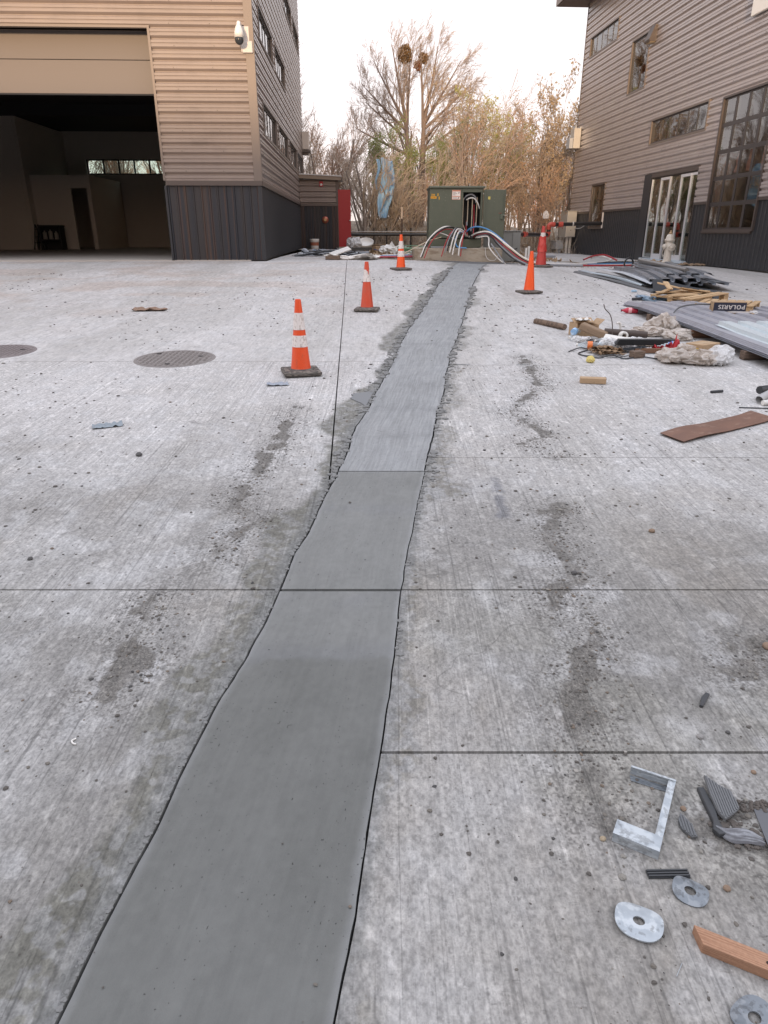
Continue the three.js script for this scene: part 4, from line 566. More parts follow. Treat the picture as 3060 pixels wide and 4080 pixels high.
  up(wht, 0.021, -1, 0.53, -0.26, -0.21, 0.75, 0.52, 0.42); up(blk, 0.019, -1.5, 0.525, -0.24, -0.22, 0.76, 0.46, 0.4); up(red, 0.013, -1, 0.47, -0.17, -0.24, 0.8, 0.55, 0.42); up(red, 0.013, 0, 0.43, 0.3, -0.2, 0.7, 0.6, 0.45); up(gry, 0.016, 0, 0.5, 0.4, -0.1, 0.62, 0.55, 0.4); up(wht, 0.019, 0.4, 0.48, 0.52, -0.1, 0.64, 0.6, 0.42); up(blk, 0.018, 0, 0.5, 0.46, -0.06, 0.6, 0.58, 0.4);
  up(red, 0.014, 0.6, 0.44, 0.82, -0.2, 0.62, 0.5, 0.4); up(wht, 0.02, 0.8, 0.42, 0.6, -0.16, 0.62, 0.6, 0.42); C(blu, [[X, Y, -0.03], [0.95, 0.39, 0.2], [0.82, 0.4, 0.36], [0.68, 0.26, 0.5], [0.72, 0.05, 0.58], [0.98, 0.005, 0.6]], 0.017); up(wht, 0.019, 0.5, 0.39, 0.76, -0.18, 0.64, 0.42, 0.36);
  C(tan, [[0.3, 0.28, 0.42], [0.0, 0.2, 0.5], [-0.4, 0.02, 0.6], [-0.7, -0.12, 0.7]], 0.012); C(wht, [[0.22, 0.4, 0.4], [0.42, 0.34, 0.42], [0.72, 0.2, 0.45]], 0.012);
  // bundle arching out to the right
  const rt = (m, r, h, ex, ey, ez, sx = 0) => C(m, [[X + 0.06 + sx, Y - 0.02, -0.04], [X + 0.25, h - 0.02, 0.3], [X + 0.5, h, 0.5], [lerp(X, ex, 0.55), lerp(h, ey, 0.38), lerp(0.5, ez, 0.5)], [lerp(X, ex, 0.8), lerp(h, ey, 0.8), lerp(0.5, ez, 0.8)], [ex, ey, ez]], r);
  rt(wht, 0.023, 0.41, 2.68, -0.34, 1.5); rt(blk, 0.02, 0.38, 2.62, -0.36, 1.5, 0.03); rt(red, 0.015, 0.36, 2.6, -0.38, 1.52, 0.05); rt(blk, 0.022, 0.34, 2.4, -0.38, 1.5, 0.1); rt(wht, 0.017, 0.29, 1.98, -0.38, 1.0, 0.18); rt(gry, 0.018, 0.33, 2.45, -0.36, 1.45, 0.12); rt(tan, 0.013, 0.35, 2.7, -0.36, 1.6, 0.08);
  C(blu, [[X - 0.06, Y + 0.08, -0.02], [X + 0.05, 0.5, 0.2], [X + 0.25, 0.54, 0.35], [X + 0.55, 0.44, 0.5], [X + 0.95, 0.12, 0.85], [X + 1.25, -0.2, 1.15], [X + 1.6, -0.36, 1.4]], 0.019);
  C(wht, [[1.5, 0.02, 0.42], [1.53, -0.2, 0.46], [1.62, -0.3, 0.5], [1.76, -0.3, 0.5], [1.84, -0.18, 0.48]], 0.008); mesh('cable_sleeve', [rod([1.62, 0.12, 0.66], [1.95, -0.36, 1.0], 0.022)], gry, t);
  for (const [x, y, z, m] of [[1.2, 0.3, 0.0, red], [1.26, 0.32, 0.02, gry], [1.3, 0.29, 0.03, wht], [1.16, 0.28, 0.05, blk]]) mesh('connector', [rbox(0.09, 0.08, 0.08, 0.015, x, y, z)], m, t);
  mesh('conduit_stub', [rod([0.05, 0.02, 0.12], [0.5, 0.02, 0.12], 0.022)], gry, t); mesh('conduit_stub', [rod([0.46, 0.02, 0.2], [0.62, 0.02, 0.2], 0.025)], tan, t);
  // low grey cabinet to the right
  const lb = thing('low_grey_cabinet', 'low grey steel cabinet right of the green transformer', 'electric box', [3.42, -0.12, -21.2], 0), lg = std(0.25, 0.26, 0.25, 0.5, 0.15);
  mesh('casing', [rbox(0.5, 0.8, 0.9, 0.01, 0.25, 0.4, -0.46)], lg, lb); mesh('cover', [rbox(0.53, 0.03, 0.95, 0.008, 0.25, 0.815, -0.45)], lg, lb); const ld = mesh('door', [rbox(0.23, 0.76, 0.025, 0.006, 0.39, 0.4, 0.006)], lg, lb); mesh('handle', [rod([0.31, 0.32, 0.045], [0.42, 0.35, 0.045], 0.014)], frameM, ld); mesh('left_wing', [bb(-0.55, -0.01, 0.0, 0.75, -0.1, -0.06)], lg, lb);
  // cables trailing on the ground to the right
  const T = (m, pts, r, label) => single('loose_cable', [tube(pts.map(([x, z, h = 0]) => on(x, z, r + 0.004 + h)), r, 8)], m, label, 'cable', null);
  T(wht, [[3.85, -18.85, 0.02], [4.9, -19.4], [5.9, -20.6], [6.9, -22.4, 0.02], [7.4, -24.0, 0.06], [7.2, -24.6, 0.12], [6.9, -24.3, 0.05]], 0.03, 'thick white cable lying from the pad toward the shop, its end looped back');
  T(red, [[4.2, -18.95], [5.2, -19.3], [6.3, -19.9], [7.4, -20.8], [8.2, -22]], 0.022, 'dark red cable running along the ground past the hydrant');
  T(blk, [[4.0, -18.7], [5.2, -19.9], [6.2, -21], [7.2, -22.3, 0.01], [8.3, -23.2]], 0.026, 'black cable on the ground beside the white one');
  T(blu, [[5.6, -20.0], [6.6, -21.2], [7.6, -22.2], [8.6, -23.0], [9.0, -22.6]], 0.02, 'blue cable lying by the glass doors');
  T(wht, [[5.0, -19.2], [6.2, -20.2], [7.2, -21.2], [8.3, -22.4]], 0.018, 'thin white cable ending behind the hydrant'); T(red, [[6.4, -23.4, 0.02], [6.9, -23.9, 0.14], [7.3, -24.1, 0.16], [7.6, -23.8, 0.02]], 0.025, 'short red cable end humped up near the meter cabinets');
  T(gry, [[4.3, -18.9], [4.7, -19.0], [5.2, -19.05]], 0.03, 'short grey conduit piece by the tall faded cone');
  single('cable_ring', new THREE.TorusGeometry(0.13, 0.022, 10, 28), blk, 'small black hoop standing on edge left of the hydrant', 'hose', null, on(6.4, -19.05, 0.13), 0.3);
  single('fallen_conduit', [rod([4.15, 0.05, -20.2], [4.9, 0.02, -21.0], 0.035)], gry, 'grey pipe length lying behind the tall cone', 'pipe');
  for (const [x, z, lab] of [[3.86, -19.9, 'left white pipe stub rising beside the low grey cabinet'], [3.94, -19.95, 'right taller white pipe stub beside the low grey cabinet']]) single('pipe_stub', [cyl(0.03, 0.03, 0.34 + (x > 3.9 ? 0.08 : 0), 12, 0, 0.1, 0)], wht, lab, 'pipe', null, [x, 0.0, z]);
}
// fire riser pipe on its stand, red fittings
{
  const t = thing('fire_pipe', 'black fire water pipe with red elbow fittings crossing before the shop', 'pipe', [0, 0, 0]), blk = std(0.025, 0.024, 0.025, 0.4), red = std(0.5, 0.075, 0.05, 0.4), wht = std(0.6, 0.58, 0.54, 0.4);
  mesh('pipe_run', [rod([4.1, 0.6, -26], [6.62, 0.57, -30], 0.075)], blk, t); mesh('riser', [rod([6.66, 0.56, -30.0], [6.68, 0.9, -30], 0.075)], blk, t); mesh('pipe_run', [rod([6.8, 0.95, -30], [8.95, 1.0, -30.6], 0.075)], blk, t);
  mesh('elbow_fitting', [tube([[6.66, 0.76, -30], [6.67, 0.9, -30], [6.72, 0.95, -30], [6.9, 0.95, -30]], 0.09, 12)], red, t); mesh('elbow_fitting', [tube([[6.5, 0.57, -29.95], [6.62, 0.56, -30], [6.66, 0.6, -30], [6.66, 0.68, -30]], 0.09, 12)], red, t); mesh('coupling', [rod([7.05, 0.955, -30], [7.22, 0.955, -30], 0.105)], red, t); mesh('coupling', [rod([5.25, 0.59, -27.7], [5.35, 0.59, -27.9], 0.1)], red, t); mesh('clamp_ring', [rod([7.66, 0.97, -30.2], [7.7, 0.97, -30.2], 0.09)], wht, t);
  mesh('support_leg', [rod([6.58, 0.5, -30], [6.6, -0.35, -30], 0.04)], wht, t); mesh('support_leg', [rod([6.2, 0.5, -29.3], [6.26, -0.35, -29.3], 0.035)], wht, t); mesh('brace', [rod([6.7, 0.78, -30], [7.25, 1.0, -30.3], 0.02)], wht, t);
}
// rail behind, post with plank, bucket
{
  const r = thing('pipe_rail', 'long black pipe rail low across the back of the yard', 'railing', [0, 0, 0]); mesh('rail', [rod([-2.4, 0.57, -33], [1.95, 0.57, -33], 0.06)], std(0.02, 0.02, 0.022, 0.4), r); mesh('upper_tube', [rod([-2.4, 0.68, -33.02], [1.95, 0.68, -33.02], 0.03)], std(0.3, 0.28, 0.26, 0.5), r);
  for (const x of [-0.45, 0.12, 1.2]) mesh('post', [rod([x, -0.3, -33.05], [x, 0.85, -33.05], 0.035)], std(0.03, 0.028, 0.028, 0.6), r);
  const p = thing('marker_post', 'thin rusty stake with a pale top behind the far cone', 'post', [0.765, -0.2, -32]); mesh('stake', [rod([0, 0, 0], [0, 1.4, 0], 0.03)], std(0.1, 0.07, 0.055, 0.8), p); mesh('pale_top', [rod([0, 1.4, 0], [0, 1.85, 0], 0.04)], std(0.6, 0.5, 0.4, 0.7), p);
  const b = thing('paint_bucket', 'white plastic pail with a brown label against the shed', 'bucket', [-2.955, 0, -31.35], 0.3); mesh('pail', [lathe([[0, 0], [0.155, 0], [0.162, 0.02], [0.185, 0.36], [0.2, 0.36], [0.2, 0.39], [0.186, 0.395]], 28)], std(0.66, 0.64, 0.6, 0.4), b); mesh('rim', [lathe([[0.186, 0.3], [0.203, 0.3], [0.203, 0.33], [0.186, 0.33]], 28), cyl(0.19, 0.19, 0.02, 28, 0, 0.395, 0)], std(0.66, 0.64, 0.6, 0.4), b); mesh('label_band', [lathe([[0.1745, 0.14], [0.1845, 0.27]], 28)], std(0.33, 0.12, 0.07, 0.5), b);
}
// ------------------------------------------------------------------ building scraps, litter, sheets and pallets
const cardMap = (s, c = [0.42, 0.29, 0.175]) => colorTex(128, 128, (u, v) => { const n = fbm(u * 7, v * 7, 4, s), f = noise(u * 3, v * 120, s + 1); return c.map((k) => k * (0.86 + 0.22 * n + 0.05 * f - 0.3 * smooth(0.68, 0.8, fbm(u * 9 + 4, v * 9, 4, s + 2)))); });
const cardM = std(1, 1, 1, 0.85, 0, { map: cardMap(301) }), cardDark = std(1, 1, 1, 0.9, 0, { map: cardMap(305, [0.27, 0.19, 0.125]) });
const woodTex = (c1, c2, s) => colorTex(256, 64, (u, v) => { const g = fbm(u * 3, v * 18 + 2 * fbm(u * 2, v * 2, 3, s), 4, s + 1), k = noise(u * 90, v * 10, s + 2); return mix3(c1, c2, smooth(0.3, 0.7, g)).map((q) => q * (0.88 + 0.2 * k)); });
const palM = [std(1, 1, 1, 0.85, 0, { map: woodTex([0.52, 0.36, 0.2], [0.38, 0.25, 0.135], 311) }), std(1, 1, 1, 0.85, 0, { map: woodTex([0.6, 0.43, 0.25], [0.45, 0.3, 0.165], 315) })];
const oldWood = std(1, 1, 1, 0.9, 0, { map: woodTex([0.2, 0.14, 0.1], [0.11, 0.078, 0.06], 321) }), brownWood = std(1, 1, 1, 0.85, 0, { map: woodTex([0.24, 0.13, 0.075], [0.15, 0.08, 0.05], 325) });
const galv = std(1, 1, 1, 0.33, 0.75, { map: colorTex(256, 256, (u, v) => { const n = fbm(u * 6, v * 6, 4, 331), w = smooth(0.6, 0.75, fbm(u * 15, v * 15, 4, 332)); return mix3([0.5, 0.53, 0.57], [0.36, 0.38, 0.42], n).map((k) => k * (1 - 0.35 * w)); }) });
const plasticBag = new THREE.MeshPhysicalMaterial({ color: new THREE.Color().setRGB(0.74, 0.68, 0.62), roughness: 0.3, transmission: 0.5, thickness: 0, ior: 1.45, side: THREE.DoubleSide });
const clearBag = new THREE.MeshPhysicalMaterial({ color: new THREE.Color().setRGB(0.88, 0.88, 0.88), roughness: 0.25, transmission: 0.5, thickness: 0, ior: 1.45, side: THREE.DoubleSide });
const clearPet = new THREE.MeshPhysicalMaterial({ color: new THREE.Color().setRGB(0.86, 0.92, 0.95), roughness: 0.08, transmission: 0.85, thickness: 0, ior: 1.5, side: THREE.DoubleSide });
const plBlack = std(0.03, 0.032, 0.036, 0.45), plWhite = std(0.72, 0.7, 0.66, 0.4), steelBlue = std(0.36, 0.42, 0.46, 0.32, 0.5);
function crumple(w, h, d, seed, fold = 1) { const g = jitter(new THREE.SphereGeometry(1, 40, 24), (v) => { const n = V(v.x, v.y, v.z); let r = 0.7; for (let k = 0; k < 4; k++) { const f = 1.9 * Math.pow(1.85, k), q = fbm(n.x * f + seed + n.y * 0.7, n.z * f + n.y * f * 0.9 + seed * 3 + k * 9, 2, 340); r += fold * 0.42 / Math.pow(1.45, k) * (0.42 - 2.1 * Math.abs(q - 0.5)); } r = Math.max(0.25, r); v.set(n.x * r * w / 2, Math.max(n.y * r * h * 0.5 + h * 0.3, 0.003 + 0.004 * r), n.z * r * d / 2); }).toNonIndexed(); g.computeVertexNormals(); return g; }
function baggy(w, h, d, seed, n = 6) { const rng = rngOf(Math.round(seed * 100)), gs = []; for (let k = 0; k < n; k++) { const q = 0.36 + 0.3 * rng(), sd = seed + k * 5.3, g = norm(new THREE.IcosahedronGeometry(1, 3)); jitter(g, (v) => { const c = V(v.x, v.y, v.z), r1 = Math.abs(fbm(c.x * 1.6 + sd + c.y, c.z * 1.6 + c.y * 1.2, 2, 346) - 0.5), r2 = Math.abs(fbm(c.x * 4 + sd + c.y * 2, c.z * 4 - c.y * 3, 2, 347) - 0.5), hs = hash(Math.round(c.x * 400), Math.round(c.y * 400) + Math.round(c.z * 900), k); const r = 1.02 - 1.5 * r1 - 0.7 * r2 + 0.1 * (hs - 0.5); v.set(c.x * r * w * q, c.y * r * h * 0.52, c.z * r * d * q); }); g.rotateZ((rng() - 0.5) * 0.5); g.rotateY(rng() * 6.3); g.translate((k / (n - 1) - 0.5) * w * 0.62, h * (0.3 + 0.14 * rng()) * (k % 2 ? 0.7 : 1), (rng() - 0.5) * d * 0.35); jitter(g, (p) => { p.y = Math.max(p.y, 0.003 + 0.02 * h * hash(Math.round(p.x * 900), Math.round(p.z * 900), 1)); }); gs.push(g); } return merge(gs); }
function sheetOf(w, l, seed, amp) { return gridSurf(22, 16, (u, v) => [(u - 0.5) * w, 0.004 + amp * Math.abs(fbm(u * 4 + seed, v * 4, 3, 345) - 0.5) * 2, (v - 0.5) * l]); }
const planks = (m, pos, turn, tilt, w, h, d, parent, name) => { const g = rbox(w, h, d, 0.003); jitter(g, (v) => { v.y += 0.004 * Math.sin(v.x * 7 + pos[0] * 9); }); const o = mesh(name, g, m, parent); o.position.set(...pos); o.rotation.set(tilt[0], turn, tilt[1]); return o; };

// big grey wall sheets lying on blocks
function lyingSheet(parent, mat, len, wid, per, hgt, sag, seed, name = 'sheet') {
  const prof = [[0, 0], [per * 0.2, 0], [per * 0.225, hgt], [per * 0.8, hgt * 0.96], [per * 0.97, 0], [per, 0]], pts = profileCut(0, wid, 0, per, prof), n = 22, pos = [], uv = [];
  const at = (i, k) => { const x = lerp(0, len, k / n); return [x, pts[i][1] + sag(x, pts[i][0]), pts[i][0]]; };
  for (let i = 0; i < pts.length - 1; i++) for (let k = 0; k < n; k++) { const A = at(i, k), B = at(i, k + 1), C = at(i + 1, k), E = at(i + 1, k + 1); for (const p of [A, B, E, A, E, C]) { pos.push(...p); uv.push(p[0] * 0.4, p[2] * 0.4); } }
  const g = new THREE.BufferGeometry(); g.setAttribute('position', new THREE.Float32BufferAttribute(pos, 3)); g.setAttribute('uv', new THREE.Float32BufferAttribute(uv, 2)); g.computeVertexNormals(); return mesh(name, g, mat, parent);
}
{
  const gs = phys(1, 1, 1, 0.5, { clearcoat: 0.7, clearcoatRoughness: 0.3, map: colorTex(256, 256, (u, v) => mix3([0.38, 0.385, 0.425], [0.32, 0.325, 0.36], fbm(u * 5, v * 9, 4, 351)).map((k) => k * (1 - 0.12 * smooth(0.62, 0.75, fbm(u * 20, v * 20, 3, 352))))) });
  // the near edge runs from (3.90, -11.3) toward (4.05, -6.6): the sheets lie along z, their far ends to the left in view
  const t = thing('metal_sheet_stack', 'stack of long grey corrugated wall sheets lying on wooden blocks', 'metal sheets', [3.95, groundY(3.95, -9) + 0.0, -6.2], Math.PI / 2 + 0.035);
  const slope = (x) => groundY(3.9, -6.2 - x) - groundY(3.95, -9);
  for (let k = 0; k < 3; k++) lyingSheet(t, gs, 5.15 - 0.02 * k, 1.2, 0.235, 0.042, (x) => slope(x) + 0.105 + 0.014 * k - 0.05 * smooth(4.2, 5.2, x), 3 + k).position.set(0, 0, 0.012 * k);
  for (const [x, m] of [[1.35, oldWood], [2.65, brownWood], [4.0, oldWood]]) { const y = slope(x); planks(m, [x, y + 0.05, 0.6], 0.05, [0, 0], 0.09, 0.09, 1.25, t, 'support_block'); }
  const st = thing('strap', 'thin grey steel strap looped loosely over the sheet stack', 'strap', [0, 0, 0]); mesh('band', [tube([on(3.96, -9.62, 0.05), on(3.93, -9.64, 0.14), on(4.02, -9.75, 0.22), on(4.3, -9.95, 0.25), on(4.7, -10.1, 0.24)], 0.011, 6)], std(0.12, 0.125, 0.13, 0.4, 0.5), st);
  const w = thing('pale_roof_sheet', 'pale bluish white corrugated sheet on top of the grey stack', 'metal sheet', [4.14, groundY(4.1, -8.5) + 0.175, -6.1], Math.PI / 2 + 0.035);
  lyingSheet(w, std(0.62, 0.68, 0.7, 0.35, 0.2), 2.55, 1.0, 0.235, 0.042, (x) => groundY(4.1, -6.1 - x) - groundY(4.1, -8.5) + 0.012 * smooth(2, 2.5, x), 9);
  const c = thing('metal_sheet_pair', 'grey corrugated sheets lying farther right beyond the pallets', 'metal sheets', [5.62, groundY(5.7, -10) + 0.06, -8.0], Math.PI / 2 + 0.1);
  lyingSheet(c, gs, 3.0, 0.8, 0.235, 0.042, (x) => groundY(5.7, -8 - x) - groundY(5.7, -10), 12); planks(oldWood, [2.0, -0.02, 0.4], 0, [0, 0], 0.09, 0.06, 0.9, c, 'support_block');
}
// box with upside-down print, on the stack
{
  const p = [4.82, groundY(4.8, -10) + 0.155, -9.98], t = thing('printed_carton', 'flat brown carton with upside-down white lettering on a dark side', 'cardboard box', p, -0.14);
  mesh('carton', [rbox(0.44, 0.13, 0.17, 0.006, 0, 0.075, 0)], cardM, t);
  mesh('dark_panel', [bb(-0.215, 0.215, 0.012, 0.128, 0.0865, 0.0885)], std(0.02, 0.021, 0.04, 0.6), t);
  const tg = new TextGeometry('POLARIS', { font: globalThis.__font, size: 0.056, depth: 0.0015, curveSegments: 4 }); tg.computeBoundingBox(); const bx = tg.boundingBox; tg.translate(-(bx.max.x + bx.min.x) / 2, -(bx.max.y + bx.min.y) / 2, 0); tg.scale(1.14, 1, 1); tg.rotateZ(Math.PI); tg.translate(0.02, 0.068, 0.089); mesh('lettering', tg, std(0.55, 0.52, 0.5, 0.6), t);
  const f = thing('flat_cartons', 'flattened carton pieces lying under the printed carton', 'cardboard', [4.86, groundY(4.8, -9.8) + 0.15, -9.82], -0.1); mesh('flap', [rbox(0.46, 0.012, 0.14, 0.003, 0, 0.006, 0)], cardM, f); mesh('flap', [rbox(0.3, 0.012, 0.1, 0.003, 0.05, 0.022, 0.03)], std(0.5, 0.45, 0.42, 0.7), f);
  single('plastic_scrap', crumple(0.14, 0.07, 0.1, 3.1), clearBag, 'small clear plastic scrap at the right of the printed carton', 'plastic', null, [5.12, groundY(5, -9.8) + 0.14, -9.82], 0.4);
}
// pallets
{
  function pallet(label, pos, turn, tilt, broken) {
    const t = thing('pallet', label, 'pallet', pos, turn); t.rotation.set(tilt[0], turn, tilt[1], 'YXZ'); const rng = rngOf(Math.round(pos[0] * 100)), L = 1.0, W = 0.8;
    for (const z of [-0.35, 0, 0.35]) { for (const x of [-0.44, 0, 0.44]) planks(palM[0], [x, 0.06, z], 0, [0, 0], 0.12, 0.08, 0.1, t, 'block'); planks(palM[1], [0, 0.01, z], 0, [0, 0], L, 0.018, 0.1, t, 'bottom_board'); }
    for (const x of [-0.44, 0, 0.44]) planks(palM[0], [x, 0.11, 0], 0, [0, 0], 0.1, 0.018, W, t, 'stringer');
    for (let i = 0; i < 7; i++) { const z = -0.36 + i * 0.12; if (broken && (i === 1 || i === 4)) { planks(palM[i % 2], [rng() * 0.3 - 0.3, 0.15, z], (rng() - 0.5) * 0.7, [0.1, (rng() - 0.5) * 0.2], L * 0.7, 0.018, 0.095, t, 'deck_board'); continue; } planks(palM[i % 2], [(rng() - 0.5) * 0.02, 0.129, z], (rng() - 0.5) * (broken ? 0.12 : 0.02), [0, 0], L, 0.018, 0.095, t, 'deck_board'); }
    return t;
  }
  pallet('broken pale wood pallet with loose boards behind the grey sheets', on(5.2, -12.2, 0.01), 0.55, [0.03, 0.06], true);
  pallet('low pale wood pallet beyond the printed carton', on(5.38, -11.15, 0.005), 1.0, [0.0, 0.0], false);
  const e = thing('loose_boards', 'splintered pale boards heaped on the broken pallet', 'boards', on(5.0, -12.3, 0.13), 0.3);
  for (const [x, y, z, r, l, m] of [[-0.25, 0.06, 0.05, 0.6, 0.5, 0], [0.1, 0.09, -0.05, -0.5, 0.75, 1], [0.35, 0.05, 0.1, -0.2, 0.6, 0], [-0.1, 0.13, -0.1, 1.2, 0.34, 1], [0.5, 0.03, 0.0, 0.1, 0.5, 1]]) planks(palM[m], [x, y, z], r, [0.12 * (m ? 1 : -1), 0.16 * (x > 0 ? -1 : 1)], l, 0.018, 0.09, e, 'board');
  const b = thing('blue_tarp_scrap', 'crushed blue grey plastic lying at the pallet corner', 'plastic', on(4.72, -12.35), 0.2); mesh('sheet', baggy(0.5, 0.1, 0.22, 5.5), std(0.2, 0.28, 0.36, 0.4), b); single('black_tube_piece', [rod([-0.12, 0.03, 0], [0.12, 0.035, 0.02], 0.024)], plBlack, 'short black tube end lying left of the blue plastic', 'pipe', null, on(4.38, -12.35), 0.5);
}
// far heap of galvanised sheets and black trim
{
  const gf = std(1, 1, 1, 0.34, 0.6, { map: colorTex(256, 256, (u, v) => mix3([0.36, 0.39, 0.43], [0.26, 0.28, 0.31], fbm(u * 6, v * 9, 4, 361)).map((k) => k * (1 - 0.3 * smooth(0.6, 0.72, fbm(u * 14, v * 14, 3, 362))))) });
  const t = thing('scrap_sheet_heap', 'heap of bent galvanised corrugated sheets before the hydrant', 'metal sheets', on(5.15, -14.15), 1.47);
  lyingSheet(t, gf, 3.4, 1.15, 0.24, 0.07, (x, s) => 0.1 + groundY(6.1, -14 - x) - groundY(6.1, -14) + 0.04 * Math.sin(x * 1.3 + s), 4).position.set(0, 0, 0.0);
  lyingSheet(t, gf, 3.2, 0.9, 0.24, 0.05, (x, s) => 0.05 + groundY(6.1, -14 - x) - groundY(6.1, -14) + 0.03 * Math.sin(x * 1.7 + s * 3), 6).position.set(-0.1, 0, 0.75);
  lyingSheet(t, gf, 2.9, 1.0, 0.24, 0.05, (x, s) => 0.2 + groundY(6.1, -14 - x) - groundY(6.1, -14) + 0.02 * Math.sin(x * 2 + s), 8).position.set(0.5, 0.0, 0.45);
  const bl = std(0.028, 0.03, 0.034, 0.4, 0.2), strips = [['long black metal trim strip at the left of the sheet heap', [4.49, -17.0], [5.15, -13.3], 0.05, 0.14, bl], ['thin pale edged trim strip lying beside the black one', [4.6, -17.1], [5.1, -14.2], 0.09, 0.07, steelBlue], ['wide galvanised trim channel propped on the black strips', [5.1, -17.2], [5.25, -14.0], 0.16, 0.14, gf], ['black bent flashing lying in front of the sheet heap', [5.05, -13.6], [5.85, -12.75], 0.1, 0.22, bl], ['second black trim strip under the propped channel', [4.85, -16.6], [5.4, -13.6], 0.08, 0.16, bl]];
  for (const [label, a, b, h, w, m] of strips) { const dx = b[0] - a[0], dz = b[1] - a[1], L = Math.hypot(dx, dz), nx = -dz / L, nz = dx / L; const g = gridSurf(4, 14, (u, v) => { const x = lerp(a[0], b[0], v) + nx * (u - 0.5) * w, z = lerp(a[1], b[1], v) + nz * (u - 0.5) * w; return [x, groundY(x, z) + h * (0.35 + 0.65 * Math.sin(Math.PI * (0.15 + 0.6 * v))) + (Math.abs(u - 0.5) > 0.4 ? -0.035 : 0) + 0.006 * Math.sin(v * 9 + u * 4), z]; }); single('trim_strip', g, m, label, 'metal strip'); }
  const bf = gridSurf(10, 3, (u, v) => { const x = lerp(5.05, 6.0, u), z = lerp(-13.45, -12.6, u) - 0.15 * v; return [x, groundY(x, z) + 0.24 * v * (1 - 0.5 * u) + 0.01 * Math.sin(u * 8), z]; }); single('black_flashing', bf, bl, 'upright black metal flashing bent across the front of the heap', 'metal strip');
  const pipe = new THREE.CylinderGeometry(0.055, 0.055, 2.35, 18, 1, true); single('steel_pipe', [rod([6.03, groundY(6, -17.2) + 0.3, -17.2], [6.22, groundY(6.2, -14.9) + 0.28, -14.9], 0.055, 0.055, 18)], std(0.2, 0.19, 0.18, 0.45, 0.5), 'dull steel pipe lying on top of the galvanised sheets', 'pipe');
  single('plastic_scrap', crumple(0.12, 0.06, 0.1, 8), std(0.35, 0.5, 0.62, 0.3), 'bit of pale blue plastic beside the black trim', 'plastic', null, on(4.72, -13.55), 0);
}
// cardboard scraps by the shop
single('torn_cardboard', jitter(sheetOf(0.8, 0.5, 2, 0.14), (v) => { v.y *= 1.3; }), cardM, 'torn brown cardboard on the cables before the glass doors', 'cardboard', null, on(8.6, -23.6), 0.5);
single('torn_cardboard', jitter(sheetOf(0.9, 0.45, 6, 0.12), (v) => { v.y *= 1.3; }), cardDark, 'brown cardboard flap lying against the shop wall near the hydrant', 'cardboard', null, on(9.35, -22.3), 0.2);
